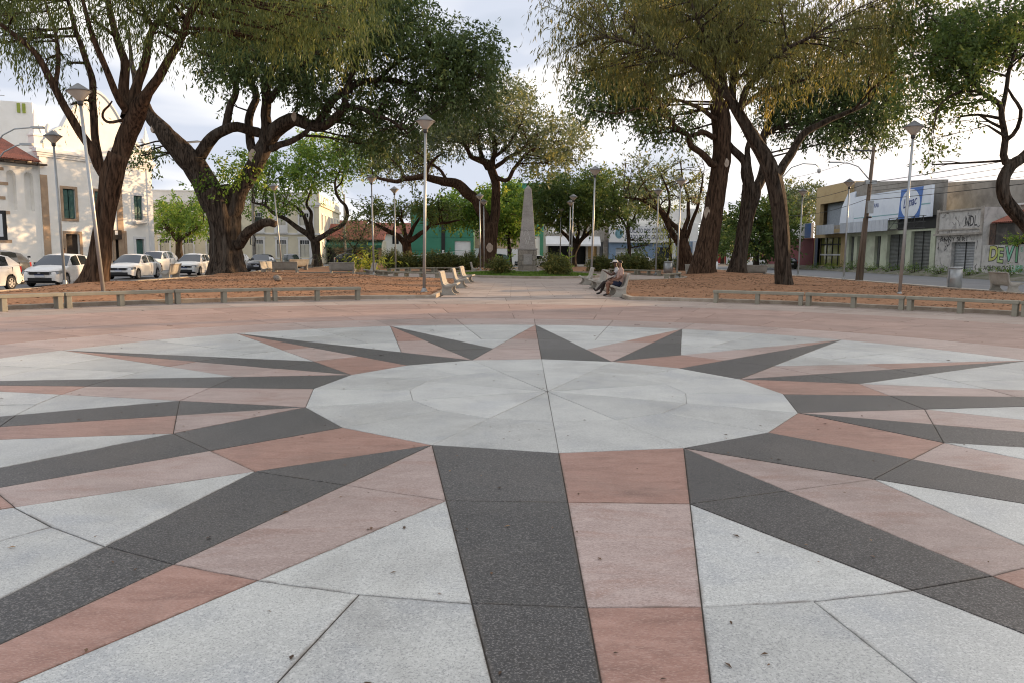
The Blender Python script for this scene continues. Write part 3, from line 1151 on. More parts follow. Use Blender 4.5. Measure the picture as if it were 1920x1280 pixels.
# ---- feathery small tree near the restaurant
make_tree('feathery_small_tree', 'small feathery grey-green tree with yellowing sprays beside the restaurant awning', 72,
          [(668, 508, 0, .28), (667, 480, 0, .22), (664, 462, 0, .2)],
          [[(666, 470, 0, .16), (650, 450, -.3, .12), (635, 440, -.5, .07)], [(665, 465, 0, .16), (680, 440, .2, .12), (688, 420, .4, .07)]],
          fill(71, 618, 705, 432, 482, 11, 2, 1.0, (-.1, .1)) + fill(72, 655, 700, 408, 440, 4, 1, .8, (.2, .45)), LEAF_GREY, BARK, dens=11, leaf=.26, aspect=.22, droop=.5, seed=71, seg=10)

# ---- umbrella tree left of the green building
make_tree('flat_crowned_tree', 'flat-crowned tree with dark curving limbs in front of the green building', 84,
          [(763, 505, 0, 1.5), (763, 480, 0, 1.15), (762, 462, 0, 1.1), (762, 452, 0, 1.0)],
          [[(760, 458, 0, .8), (745, 443, -.3, .6), (725, 433, -.6, .5), (708, 424, -.9, .38), (688, 412, -1.2, .2)],
           [(762, 455, 0, .7), (758, 430, .3, .5), (750, 408, .6, .3)],
           [(765, 455, 0, .8), (780, 445, -.3, .6), (797, 432, -.5, .5), (815, 420, -.7, .42), (840, 417, -1, .3), (862, 414, -1.2, .16)],
           [(764, 452, 0, .6), (776, 425, .3, .45), (790, 405, .6, .25)]],
          fill(81, 685, 850, 382, 414, 18, 3.5, 1.35, (-.05, .2), .6) + [(822, 373, -1, .9, .7, .3)], LEAF_BRIGHT2, BARK_R, dens=9, leaf=.32, aspect=.5, seed=81, seg=18)

# ---- central tree behind the obelisk
make_tree('tall_central_tree', 'tall wide-crowned tree with a long arching left limb, left of the obelisk', 76,
          [(912, 506, 0, 3.0), (914, 480, 0, 1.9), (917, 452, 0, 1.65), (919, 430, 0, 1.75), (918, 418, 0, 1.6)],
          [[(914, 428, 0, 1.15), (906, 402, -.2, 1.1), (891, 373, -.5, 1.15), (870, 356, -.8, 1.15), (845, 343, -1.1, 1.0), (820, 338, -1.4, .85), (791, 330, -1.6, .7), (762, 336, -1.8, .55), (737, 341, -2, .42), (712, 335, -2.2, .3), (688, 330, -2.4, .18)],
           [(922, 428, 0, 1.2), (927, 399, .1, 1.05), (929, 363, .1, .95), (924, 334, 0, .95), (918, 312, 0, .9), (902, 302, -.4, .65), (884, 294, -.8, .52), (870, 273, -1.2, .42), (841, 251, -1.6, .3), (820, 232, -2, .18)],
           [(914, 316, 0, .6), (900, 284, .6, .48), (896, 262, 1, .38), (890, 235, 1.4, .22)],
           [(922, 318, 0, .65), (927, 290, .2, .55), (927, 268, .3, .45), (918, 245, .4, .35), (912, 215, .6, .2)],
           [(929, 330, -.2, .55), (940, 338, -.6, .48), (953, 338, -.9, .45), (967, 312, -1.2, .4), (985, 291, -1.5, .34), (1005, 281, -1.8, .26), (1035, 278, -2.2, .14)],
           [(925, 315, .1, .5), (953, 298, .5, .42), (971, 287, .9, .34), (990, 268, 1.3, .24), (1010, 250, 1.6, .14)],
           [(926, 295, .2, .42), (948, 278, -.4, .36), (960, 262, -.9, .28), (975, 235, -1.4, .16)],
           [(800, 332, -1.5, .45), (806, 310, -1, .36), (820, 295, -.6, .28), (835, 285, -.3, .16)],
           [(760, 335, -1.8, .35), (750, 315, -1.4, .28), (735, 300, -1, .16)],
           [(840, 343, -1.1, .4), (825, 320, -.4, .32), (800, 300, .3, .26), (780, 285, .8, .14)]],
          fill(91, 705, 800, 245, 325, 16, 5, 1.6, (-.12, .08)) + fill(92, 790, 900, 185, 270, 18, 5, 1.6, (-.1, .12)) + fill(93, 900, 1000, 165, 245, 16, 5, 1.6, (.0, .2)) +
          fill(94, 980, 1085, 225, 315, 18, 4.5, 1.5, (.05, .3)) + fill(95, 880, 990, 240, 280, 7, 4, 1.1, (-.1, .1)) + [(1085, 262, 0, 1.1, .9, .3), (700, 300, -2, 1.1, .8, 0), (950, 160, 0, 1.4, 1, .1)],
          LEAF_GREY, BARK_R, dens=9.5, leaf=.32, aspect=.42, droop=.1, seed=91, seg=28,
          scars=((918, 465, -1.2, .45, .7),))

# ---- bright tree behind the central tree
make_tree('bright_leafy_tree', 'bright green large-leaved tree right behind the tall central tree', 96,
          [(955, 498, 0, .7), (955, 470, 0, .55), (952, 440, 0, .5)],
          [[(953, 445, 0, .4), (935, 415, -.5, .3), (915, 395, -1, .18)], [(953, 442, 0, .4), (960, 405, .3, .3), (958, 375, .6, .18)],
           [(952, 442, 0, .35), (975, 420, -.4, .26), (985, 400, -.8, .15)]],
          fill(101, 930, 985, 360, 445, 14, 3, 1.7, (-.05, .2)) + fill(102, 845, 935, 365, 418, 14, 3, 1.5, (-.05, .2)) + fill(103, 805, 860, 385, 415, 5, 3, 1.2, (0, .2)),
          LEAF_BRIGHT, BARK, dens=9, leaf=.42, aspect=.55, seed=101, seg=12)

# ---- trees right of the obelisk
make_tree('dark_bushy_tree', 'dark green bushy tree with fanning limbs in front of the white awning shop', 90,
          [(1073, 499, 0, 1.0), (1075, 475, 0, .85), (1082, 458, 0, .95)],
          [[(1078, 465, 0, .6), (1060, 440, -.3, .5), (1035, 422, -.7, .36), (1015, 412, -1, .2)], [(1080, 462, 0, .6), (1066, 425, .4, .45), (1055, 395, .8, .25)],
           [(1083, 460, 0, .6), (1084, 420, .1, .45), (1090, 380, .3, .25)], [(1084, 462, 0, .65), (1102, 438, -.4, .5), (1125, 426, -.8, .4), (1155, 416, -1.2, .22)],
           [(1086, 455, 0, .5), (1105, 415, .5, .35), (1120, 385, .9, .2)]],
          fill(111, 1005, 1120, 335, 415, 24, 4.5, 1.75, (-.15, .1)) + fill(112, 1090, 1150, 330, 400, 9, 3, 1.6, (-.05, .2)), LEAF_BRIGHT2, BARK, dens=9.5, leaf=.36, aspect=.5, seed=111, seg=16)
make_tree('slender_forked_tree', 'slender forked tree with mid green crown in front of the blue sign building', 84,
          [(1180, 502, 0, .5), (1180, 470, 0, .42), (1178, 440, 0, .42), (1176, 428, 0, .4)],
          [[(1177, 432, 0, .32), (1165, 410, -.4, .25), (1150, 390, -.8, .15)], [(1177, 430, 0, .32), (1190, 405, .2, .25), (1205, 380, .4, .15)], [(1176, 430, 0, .3), (1177, 395, .5, .22), (1172, 360, .9, .12)]],
          fill(121, 1125, 1235, 335, 410, 20, 4, 1.6, (-.05, .2)) + fill(122, 1185, 1225, 445, 470, 4, 1.2, .6, (-.25, 0)), LEAF_BRIGHT2, BARK, dens=9, leaf=.34, aspect=.45, seed=121, seg=12)
make_tree('airy_leaning_tree', 'open airy tree leaning left from behind the reddish twin trunks', 68,
          [(1292, 513, 0, 2.2), (1288, 490, 0, 1.5), (1282, 462, 0, 1.15), (1280, 448, 0, 1.0)],
          [[(1278, 462, 0, .7), (1262, 440, -.2, .6), (1248, 412, -.4, .5), (1232, 392, -.6, .42), (1205, 376, -1, .32), (1170, 370, -1.4, .16)],
           [(1280, 452, 0, .65), (1268, 425, .4, .5), (1240, 395, .8, .38), (1215, 360, 1.2, .24), (1200, 330, 1.5, .12)],
           [(1282, 448, 0, .6), (1288, 415, .2, .45), (1290, 375, .4, .32), (1280, 335, .7, .2), (1275, 300, 1, .1)],
           [(1284, 450, 0, .5), (1300, 410, -.3, .36), (1312, 370, -.6, .25), (1318, 330, -.8, .14)],
           [(1250, 415, -.4, .3), (1255, 370, -.8, .24), (1240, 330, -1.2, .14)]],
          fill(131, 1165, 1335, 290, 385, 34, 4, .95, (-.05, .25), .7), LEAF_GREY, BARK_R, dens=6.5, leaf=.28, aspect=.45, seed=131, seg=16)
make_tree('weeping_yellow_tree', 'small weeping tree with hanging yellow-green foliage by the blue sign building', 80,
          [(1258, 502, 0, .4), (1257, 475, 0, .34), (1256, 445, 0, .3)], [[(1256, 450, 0, .2), (1248, 430, 0, .15), (1244, 420, 0, .1)], [(1257, 448, 0, .2), (1266, 430, .2, .15), (1270, 420, .3, .1)]],
          fill(141, 1240, 1278, 415, 460, 8, 1, .7, (.2, .5), 1.3), LEAF_LIME, BARK, dens=11, leaf=.3, aspect=.16, droop=1.0, seed=141, seg=10)
# ---- three large trunks on the right
make_tree('twin_flame_trunk_tree', 'reddish fluted thick trunk with a pale painted face-shaped scar, right bed', 55.7,
          [(1317, 521, 0, 2.45), (1320, 495, 0, 2.0), (1327, 461, 0, 1.75), (1337, 405, 0, 1.55), (1345, 349, 0, 1.42), (1353, 301, 0, 1.42), (1354, 253, 0, 1.4), (1352, 217, 0, 1.5), (1344, 192, 0, 1.2)],
          [[(1350, 215, 0, .8), (1338, 180, -.3, .65), (1318, 135, -.8, .5), (1280, 90, -1.6, .38), (1225, 50, -2.4, .25), (1170, 20, -3, .12)],
           [(1346, 200, 0, .8), (1342, 150, .4, .6), (1335, 90, .8, .45), (1322, 20, 1.4, .3), (1315, -40, 1.8, .15)],
           [(1356, 225, 0, .7), (1368, 180, .5, .55), (1385, 120, 1, .42), (1410, 50, 1.6, .3), (1430, -20, 2, .15)],
           [(1340, 310, -.4, .6), (1314, 287, -.9, .5), (1297, 272, -1.2, .46), (1292, 258, -1.3, .44), (1275, 249, -1.5, .42), (1258, 228, -1.8, .38), (1241, 200, -2.1, .34), (1225, 178, -2.4, .28), (1200, 150, -2.8, .18)],
           [(1342, 256, -.3, .45), (1317, 249, -.8, .4), (1298, 257, -1.1, .34)],
           [(1262, 234, -1.8, .26), (1230, 212, -2.2, .2), (1195, 204, -2.6, .16), (1155, 213, -3, .12), (1110, 207, -3.4, .07)],
           [(1350, 212, 0, .4), (1330, 165, -.8, .3), (1300, 120, -1.4, .22), (1262, 100, -2, .12)],
           [(1352, 208, 0, .4), (1355, 150, .2, .3), (1365, 95, .5, .22), (1372, 30, .8, .12)],
           [(1354, 212, -.2, .42), (1375, 165, -.9, .32), (1410, 120, -1.6, .24), (1455, 85, -2.2, .13)],
           [(1348, 205, .1, .35), (1325, 120, .9, .25), (1298, 60, 1.5, .15)],
           [(1345, 225, -.4, .4), (1310, 205, -1, .32), (1280, 190, -1.6, .24), (1250, 185, -2.2, .14)]],
          fill(151, 1090, 1240, 120, 205, 18, 4, 1.4, (-.2, .05)) + fill(152, 1190, 1300, 195, 255, 9, 2.5, 1.0, (-.05, .2)) + fill(153, 1150, 1450, -40, 100, 20, 4, 2.0, (-.15, .1)),
          LEAF_DEEP, BARK_R, dens=14, leaf=.29, aspect=.38, droop=.25, seed=151, seg=34, group='big trees of the right bed',
          scars=((1362, 306, -1.0, .3, .6), (1326, 400, -1.25, .42, .6)))
make_tree('forked_grey_trunk_tree', 'forked grey-brown trunk between the reddish fluted trunk and the curved trunk', 56.5,
          [(1380, 522, 0, 1.9), (1384, 497, 0, 1.35), (1390, 461, 0, 1.12), (1400, 405, 0, 1.2), (1408, 365, 0, 1.45), (1408, 345, 0, 1.35)],
          [[(1402, 360, 0, .85), (1396, 325, 0, .75), (1392, 304, 0, .7), (1380, 284, -.2, .6), (1366, 270, -.4, .5), (1350, 245, -.6, .35)],
           [(1406, 350, 0, .6), (1401, 310, .3, .5), (1403, 275, .6, .42), (1410, 240, 1, .3)],
           [(1412, 362, 0, .9), (1427, 335, .2, .8), (1432, 300, .4, .65), (1428, 262, .6, .55), (1440, 232, .8, .5), (1463, 204, 1, .42), (1500, 192, 1.2, .34), (1560, 175, 1.6, .2)],
           [(1428, 262, .6, .45), (1447, 244, .2, .4), (1475, 235, -.2, .35), (1510, 232, -.6, .28), (1560, 222, -1, .14)]],
          fill(161, 1440, 1680, 150, 245, 26, 4, 1.45, (-.22, .0)) + fill(162, 1500, 1660, 235, 275, 9, 3, .9, (-.1, .15)) + fill(163, 1450, 1690, 60, 160, 14, 4, 1.7, (-.2, .05)),
          LEAF_DEEP, BARK, dens=14, leaf=.29, aspect=.38, droop=.25, seed=161, seg=28, group='big trees of the right bed')
make_tree('curved_trunk_tree', 'dark curved trunk leaning left under drooping olive foliage, behind the right beam bench', 35.3,
          [(1474, 549, 0, .98), (1470, 515, 0, .8), (1468, 470, 0, .75), (1465, 420, 0, .75), (1460, 377, 0, .82), (1451, 337, 0, .8), (1438, 301, 0, .74), (1421, 273, 0, .68), (1404, 245, 0, .6), (1387, 217, 0, .55), (1373, 194, 0, .5)],
          [[(1380, 205, 0, .45), (1366, 178, -.2, .38), (1352, 140, -.5, .32), (1335, 90, -.9, .25), (1310, 40, -1.4, .17), (1290, -10, -1.8, .1)],
           [(1376, 198, 0, .4), (1372, 160, .3, .32), (1380, 110, .6, .26), (1395, 60, 1, .2), (1415, 0, 1.4, .12)],
           [(1385, 212, 0, .4), (1398, 175, -.4, .32), (1425, 135, -.9, .26), (1465, 100, -1.4, .2), (1520, 70, -2, .13)],
           [(1370, 190, 0, .3), (1330, 150, -.6, .25), (1280, 115, -1.2, .2), (1215, 90, -1.8, .15), (1140, 70, -2.4, .08)],
           [(1456, 325, 0, .5), (1468, 305, .3, .45), (1484, 285, .6, .42), (1498, 262, .9, .4), (1512, 246, 1.1, .38), (1551, 228, 1.4, .32), (1590, 213, 1.8, .25), (1630, 193, 2.2, .14)],
           [(1382, 208, .1, .3), (1410, 185, .8, .25), (1450, 165, 1.4, .2), (1510, 150, 2, .12)]],
          fill(171, 1055, 1215, -30, 110, 19, 2.2, .95, (-.1, .12)) + fill(172, 1190, 1420, -40, 150, 34, 2.5, 1.0, (-.12, .12)) + fill(173, 1410, 1700, -40, 130, 34, 2.5, 1.0, (-.05, .25)) +
          fill(174, 1380, 1560, 105, 150, 9, 2, .65, (-.05, .3)) + fill(175, 1060, 1180, 90, 150, 6, 1.5, .6, (-.1, .1)) + [(1015, 10, 0, .5, .6, 0), (1290, 165, -1, .5, .5, .4), (1445, 175, -.5, .5, .5, .55)],
          LEAF_GOLD, BARK, dens=30, leaf=.25, aspect=.17, droop=.85, seed=171, seg=28, group='big trees of the right bed')
# ---- tree at the right edge
make_tree('bent_trunk_tree', 'sinuous bare lower trunk entering from the right edge with light green crown above', 33,
          [(2030, 560, 0, .8), (1990, 500, 0, .68), (1945, 445, 0, .62), (1905, 402, 0, .58), (1882, 368, 0, .56), (1880, 338, 0, .54), (1895, 311, 0, .5), (1922, 292, .2, .46), (1948, 250, .4, .4), (1955, 170, .6, .32), (1940, 80, .8, .22), (1950, -20, 1, .12)],
          [[(1898, 310, 0, .36), (1886, 288, -.1, .33), (1886, 258, -.2, .3), (1880, 222, -.4, .27), (1872, 194, -.6, .24), (1846, 179, -.9, .2), (1827, 155, -1.2, .16), (1812, 120, -1.5, .09)],
           [(1879, 210, -.4, .22), (1890, 145, 0, .18), (1904, 97, .4, .14), (1915, 40, .8, .08)],
           [(1888, 262, -.2, .2), (1905, 240, -.5, .18), (1914, 205, -.8, .16), (1900, 182, -1, .13), (1885, 160, -1.2, .07)],
           [(1886, 258, -.2, .15), (1868, 246, -.5, .12), (1850, 236, -.8, .07)],
           [(1840, 175, -.9, .14), (1800, 172, -1.4, .11), (1760, 200, -1.8, .08), (1750, 250, -2, .05)]],
          fill(181, 1700, 1900, 0, 130, 30, 2.2, 1.0, (-.1, .2)) + fill(182, 1705, 1845, 110, 225, 18, 1.8, .75, (-.1, .15)) + fill(183, 1740, 1780, 255, 318, 3, .6, .36, (-.1, .1)) + fill(184, 1860, 1980, -30, 120, 9, 2, .85, (-.05, .2)) + fill(185, 1720, 1790, 225, 262, 3, .6, .36, (-.1, .1)),
          LEAF_BRIGHT2, BARK, dens=24, leaf=.19, aspect=.45, droop=.15, seed=181, seg=24)
# ---- distant trees on the right
make_tree('distant_dark_tree', 'dark green tree across the far end of the right-hand road', 98,
          [(1418, 500, 0, .8), (1418, 480, 0, .7), (1420, 460, 0, .6)], [[(1419, 468, 0, .4), (1400, 440, 0, .3), (1385, 420, 0, .18)], [(1420, 464, 0, .4), (1440, 435, 0, .3), (1455, 410, 0, .18)]],
          fill(191, 1375, 1480, 385, 470, 20, 4, 1.8, (-.2, .1)), LEAF_BRIGHT2, BARK, dens=8, leaf=.42, aspect=.5, seed=191, seg=12, group='distant trees by the road')
make_tree('distant_olive_tree', 'olive tree behind the maroon wall shop across the road', 125,
          [(1500, 495, 0, .8), (1500, 470, 0, .6), (1500, 440, 0, .5)], [[(1500, 450, 0, .4), (1490, 420, 0, .3), (1485, 395, 0, .18)]],
          fill(195, 1462, 1520, 355, 430, 12, 4, 1.8, (.0, .25)), LEAF_GREY, BARK, dens=8, leaf=.5, aspect=.5, seed=195, seg=10, group='distant trees by the road')
make_tree('distant_round_tree', 'round green tree beside the small red and white kiosk far down the road', 130,
          [(1355, 494, 0, .8), (1355, 475, 0, .6), (1355, 460, 0, .5)], [[(1355, 465, 0, .4), (1345, 445, 0, .3), (1340, 425, 0, .18)]],
          fill(198, 1330, 1385, 415, 460, 9, 4, 2.0, (-.1, .2)), LEAF_DEEP, BARK, dens=8, leaf=.5, aspect=.5, seed=198, seg=10, group='distant trees by the road')
print('leaf quads', sum(len(c.data.polygons) for t in TREES for c in t.children if c.name.startswith(('crown', 'foliage'))))
# ================================================================ street furniture
# ---------------------------------------------------------------- lamp posts
BOWL = plain('lamp_bowl', (.62, .57, .50), .25, 0, .5, trans=.35)


def make_lamp():
    root = thing('lamp_post', 'x', 'lamp post')
    MB().tube([(0, 0, 0), (0, 0, 3.0), (0, 0, 6.08)], [.062, .056, .045], 12).build('pole', STEEL, root, True)
    b = MB().box(-.16, .16, -.16, .16, -.02, .02).lathe([(.095, .02), (.085, .16), (.064, .18)], 12)
    for sx in (-1, 1):
        b.prism([(sx * .06, .02), (sx * .15, .02), (sx * .06, .22)], -.008, .008)
    b.build('base_plate', STEEL, root)
    MB().lathe([(.05, 5.98), (.085, 6.02), (.085, 6.12), (.05, 6.14)], 12).build('collar', STEEL_D, root, True)
    MB().lathe([(.085, 6.12), (.11, 6.16), (.335, 6.40), (.335, 6.415), (.32, 6.415), (.1, 6.19)], 20).build('lamp_bowl', BOWL, root, True)
    MB().lathe([(.37, 6.405), (.375, 6.425), (.30, 6.47), (.03, 6.66), (.005, 6.67)], 20).build('lamp_cap', mat('lamp_cap_metal', (.20, .205, .215), (.15, .155, .16), scale=4, rough=.45, metal=.4), root, True)
    return root


lamp0 = make_lamp()
lamp_used = [0]
ALL_LAMPS = []
for px, Y, lab, lean in (
        (192, 24.2, 'leaning metal lamp post beside the left foreground tree trunk', (-.45, 0)),
        (120, 33.6, 'slim lamp post in front of the parked white hatchback near the church', (-.15, 0)),
        (795, 29.0, 'tall lamp post at the corner of the left earth bed, by the three benches', (.08, 0)),
        (701, 51.0, 'lamp post by the feathery small tree and young yellow plant', (-.1, 0)),
        (742, 60.0, 'lamp post behind the far left beam bench, left of the green building', (-.06, 0)),
        (901, 66.0, 'left one of two close lamp posts before the central tree trunk', (-.1, 0)),
        (908, 73.0, 'right one of two close lamp posts before the central tree trunk', (-.08, 0)),
        (1109, 45.0, 'tall lamp post rising behind the far bench of the right row', (.1, 0)),
        (1071, 66.0, 'nearer one of two overlapping lamp posts right of the obelisk', (.08, 0)),
        (1067, 73.0, 'farther one of two overlapping lamp posts right of the obelisk', (.02, 0)),
        (1050, 85.0, 'most distant small lamp post by the light green plant', (0, 0)),
        (1230, 59.0, 'lamp post before the right hedge, left of the litter bin', (0, 0)),
        (1270, 51.0, 'lamp post just left of the reddish fluted trunk', (.05, 0)),
        (1690, 29.3, 'tall lamp post behind the right beam bench', (.12, 0)),
        (1583, 51.0, 'lamp post beside the wooden utility pole at the road', (.02, 0)),
        (1497, 58.5, 'lamp post before the maroon wall shop across the road', (.05, 0)),
        (529, 58.0, 'thin leaning lamp post in front of the dark parked cars', (-.5, 0)),
        (451, 66.0, 'lamp post partly hidden behind the huge old trunk', (-.05, 0))):
    b = at(px, 500, Y)
    if lamp_used[0] == 0:
        o = lamp0
    else:
        o = copy_tree(lamp0)
    lamp_used[0] += 1
    o.location = (b.x, Y, .06 if Y > 28 else .08)
    o.rotation_euler = (0, math.atan2(lean[0], 6.5), rnd.uniform(0, 3))
    o['label'] = lab
    o['group'] = 'lamp posts of the square'
    # lean about world axes
    o.rotation_euler = (Matrix.Rotation(math.atan2(lean[0], 6.5), 3, 'Y') @ Matrix.Rotation(rnd.uniform(0, 3), 3, 'Z')).to_euler()
    ALL_LAMPS.append(o)
pad = MB().slab([(-13.9, 23.6), (-12.5, 23.5), (-12.3, 24.6), (-13.8, 24.8)], -.1, .10).build('lamp_footing', CONC)
pad['kind'] = 'structure'


# ---------------------------------------------------------------- S-shaped concrete benches
def make_bench():
    """seat faces -x; length along y"""
    root = thing('concrete_bench', 'x', 'bench')
    top = [(.0, .40), (.02, .435), (.07, .45), (.20, .405), (.36, .36), (.46, .37), (.53, .43), (.57, .55), (.605, .70), (.635, .84), (.66, .885), (.70, .90), (.735, .885)]
    bot = [(.74, .855), (.70, .835), (.675, .75), (.65, .60), (.62, .46), (.56, .34), (.46, .28), (.34, .275), (.2, .32), (.07, .365), (.02, .37)]
    sh = MB().prism(top + bot, -.9, .9).build('seat_shell', CONC, root)
    bevel(sh, .012, 2)
    side = [(.06, .36), (.13, .345), (.19, .29), (.215, .22), (.19, .14), (.12, .06), (.04, .03), (.03, 0), (.62, 0), (.64, .05), (.60, .14), (.585, .22), (.60, .34),
            (.625, .44), (.66, .62), (.69, .76), (.66, .76), (.60, .56), (.54, .40), (.46, .335), (.34, .33), (.2, .37)]
    for y0, y1 in ((-.87, -.74), (.74, .87)):
        s = MB().prism(side, y0, y1).build('side_support', CONC, root)
        bevel(s, .01, 2)
    for c in root.children:
        c.data.transform(Matrix.Translation((-.36, 0, 0)))
    return root


bench0 = make_bench()
first = [True]


def put_bench(x, y, ang, label, group, z=0.0, tilt=0):
    o = bench0 if first[0] else copy_tree(bench0)
    first[0] = False
    o.location = (x, y, z)
    o.rotation_euler = (0, 0, R(ang))
    o['label'] = label
    o['group'] = group
    return o


G1 = 'S-shaped concrete benches'
put_bench(-2.45, 29.6, 180, 'nearest bench of the left row of three along the path', G1)
put_bench(-2.45, 35.4, 181, 'middle bench of the left row of three along the path', G1)
put_bench(-2.45, 41.0, 178, 'farthest bench of the left row of three along the path', G1)
put_bench(4.05, 29.3, 0, 'concrete bench with two men sitting on it', G1)
put_bench(3.95, 35.0, 1, 'empty bench just behind the two seated men', G1)
put_bench(3.95, 40.6, -1, 'farthest empty bench of the right row, below the lamp post', G1)
put_bench(-19.15, 42.4, 6, 'sunlit bench backing onto the earth bed by the white sedan', G1, -.03)
put_bench(-19.2, 51.6, 4, 'sunlit bench left of the huge old trunk', G1, -.03)
put_bench(-17.6, 55.0, 170, 'bench in profile facing right, just right of the huge old trunk', G1, -.03)
put_bench(-16.2, 54.2, -90, 'bench seen from behind in front of the dark parked cars', G1, -.03)
put_bench(-17.2, 60.5, -40, 'warm-lit bench behind the dark cars, near the thin lamp post', G1, .1)
put_bench(-19.5, 73.0, 10, 'bench at the foot of the twisted light green tree', G1, .0)
put_bench(-12.1, 54.0, -90, 'bench seen from behind left of the feathery small tree', G1, -.03)
put_bench(-9.95, 52.9, 20, 'bench in profile facing left beside the lamp post and yellow plant', G1, -.03)
put_bench(18.9, 59.3, -90, 'pale bench seen from behind between the grey forked trunk and the curved trunk', G1, -.03)
put_bench(22.5, 34.6, 172, 'bench seen from behind at the road edge, far right', G1, .06)
put_bench(14.6, 60.0, 100, 'bench mostly hidden by the reddish fluted trunk', G1, -.03)
put_bench(-3.1, 62.2, 180, 'lone bench in profile below the two close lamp posts', G1, -.03)


# ---------------------------------------------------------------- beam benches along the curved kerbs
def make_beam(L):
    root = thing('beam_bench', 'x', 'bench')
    b = MB().box(-L / 2, L / 2, -.17, .17, .338, .43).build('beam', CONC_G, root)
    bevel(b, .012, 2)
    for x in (-L / 2 + .09, 0, L / 2 - .09):
        l = MB().box(x - .065, x + .065, -.145, .145, -.03, .34).build('leg', CONC_G, root)
        bevel(l, .008, 1)
    return root


def beams(c, r, angs, labels, group, proto=[None], L=2.86, z=0):
    for a, lab in zip(angs, labels):
        if proto[0] is None:
            proto[0] = make_beam(L)
            o = proto[0]
        else:
            o = copy_tree(proto[0])
        p = cpt(c, r, a)
        o.location = (p.x, p.y, z)
        o.rotation_euler = (0, 0, -R(a) + rnd.uniform(-.006, .006))
        o['label'] = lab
        o['group'] = group


gb = 'low concrete beam benches round the plaza'
step = 9.55
beams(C2, 17.5, [-20.2 - step * (i + .5) for i in range(6)],
      ['left beam bench nearest the path, ending by the corner lamp post', 'second left beam bench from the path', 'third left beam bench from the path, below the huge trunk',
       'fourth left beam bench from the path, at the foot of the leaning lamp post', 'leftmost beam bench at the photo edge', 'left beam bench beyond the photo edge'], gb)
beams(C2, 17.5, [19.4 + step * (i + .5) for i in range(6)],
      ['right beam bench nearest the path', 'second right beam bench from the path, in front of the curved trunk', 'third right beam bench from the path, by the tall lamp post',
       'rightmost beam bench at the photo edge', 'right beam bench beyond the photo edge', 'right beam bench far outside the photo edge'], gb)
gf = 'low beam benches round the obelisk walk'
so = 15.6
beams(OB, 10.75, [-112, -112 - so, -135.6 - so * .4], ['far left beam bench beside the earth bed, left end', 'far left beam bench before the earth bed, nearest the obelisk walk', 'short far left beam bench behind the corner lamp post'], gf, z=-.03)
beams(OB, 10.75, [-68, -52, -36], ['beam bench in front of the left hedge, left end', 'beam bench in front of the left hedge, middle', 'beam bench in front of the left hedge, right end'], gf, z=-.03)
beams(OB, 10.75, [118, 102], ['warm-lit beam bench right of the two seated men', 'warm-lit beam bench by the lamp posts, right end'], gf, z=-.03)
beams(OB, 10.75, [64, 48], ['beam bench in front of the right hedge, right end', 'beam bench in front of the right hedge, left end'], gf, z=-.03)


# ---------------------------------------------------------------- litter bins
def make_bin():
    root = thing('litter_bin', 'x', 'bin')
    MB().lathe([(.31, .0), (.31, 1.02)], 24).build('drum', STEEL, root, True)
    MB().lathe([(.325, .98), (.33, 1.0), (.33, 1.04), (.30, 1.06), (.22, 1.05), (.2, .98)], 24).build('rim', STEEL, root, True)
    for s in (-1, 1):
        MB().box(s * .345 - .02, s * .345 + .02, -.03, .03, -.05, .95).build('post', STEEL, root)
    return root


bn = make_bin()
bn.location = (22.35, 38.3, .06)
tag(bn, 'grey metal drum litter bin at the road edge on the right', None, 'litter bins')
bn2 = copy_tree(bn)
bn2.location = (12.7, 62.0, 0)
tag(bn2, 'grey litter bin beside the right hedge and lamp posts', None, 'litter bins')

# ---------------------------------------------------------------- obelisk
STONE = mat('grey_granite_obelisk', (.43, .40, .375), (.35, .325, .305), scale=2.0, rough=.75, speck=(.17, .155, .15), speck_scale=26, speck_amt=.5, stain=(.2, .18, .165), stain_scale=1.2, stain_amt=.5, bump=.15, bscale=30, vary=.06)
STONE_D = mat('rough_granite_block', (.34, .30, .255), (.25, .22, .19), scale=3, rough=.9, bump=.6, bscale=14, vary=.16, speck=(.12, .1, .09), speck_scale=20, speck_amt=.5)
ob = thing('obelisk', 'tapering grey granite obelisk on a block pedestal between two bushes', 'monument', (OB.x, OB.y, .2), R(2))
MB().box(-.82, .82, -.82, .82, -.15, .2).build('step', STONE, ob)
MB().box(-.60, .60, -.60, .60, .2, 1.66).build('pedestal_core', JOINT, ob)
for zi in range(4):
    z0, z1 = .21 + zi * .36, .21 + (zi + 1) * .36 - .018
    for face in range(4):
        rotm = Matrix.Rotation(face * math.pi / 2, 4, 'Z')
        splits = [-.655, -.33, .33, .655] if zi % 2 == 0 else [-.655, -.42, 0, .42, .655]
        for x0, x1 in zip(splits[:-1], splits[1:]):
            if x0 < -.5 and face % 2:
                x0 += .07
            if x1 > .5 and face % 2:
                x1 -= .07
            s = MB().box(x0 + .008, x1 - .008, -.655 - rnd.uniform(0, .02), -.585, z0, z1).build('stone', STONE_D, ob)
            s.data.transform(rotm)
MB().box(-.30, .30, -.69, -.60, .62, 1.36).build('plaque', STONE, ob)
cn = MB().box(-.70, .70, -.70, .70, 1.655, 1.78).build('cornice', STONE, ob)
bevel(cn, .03, 2)
zz = [1.782, 3.05, 4.35, 5.98]
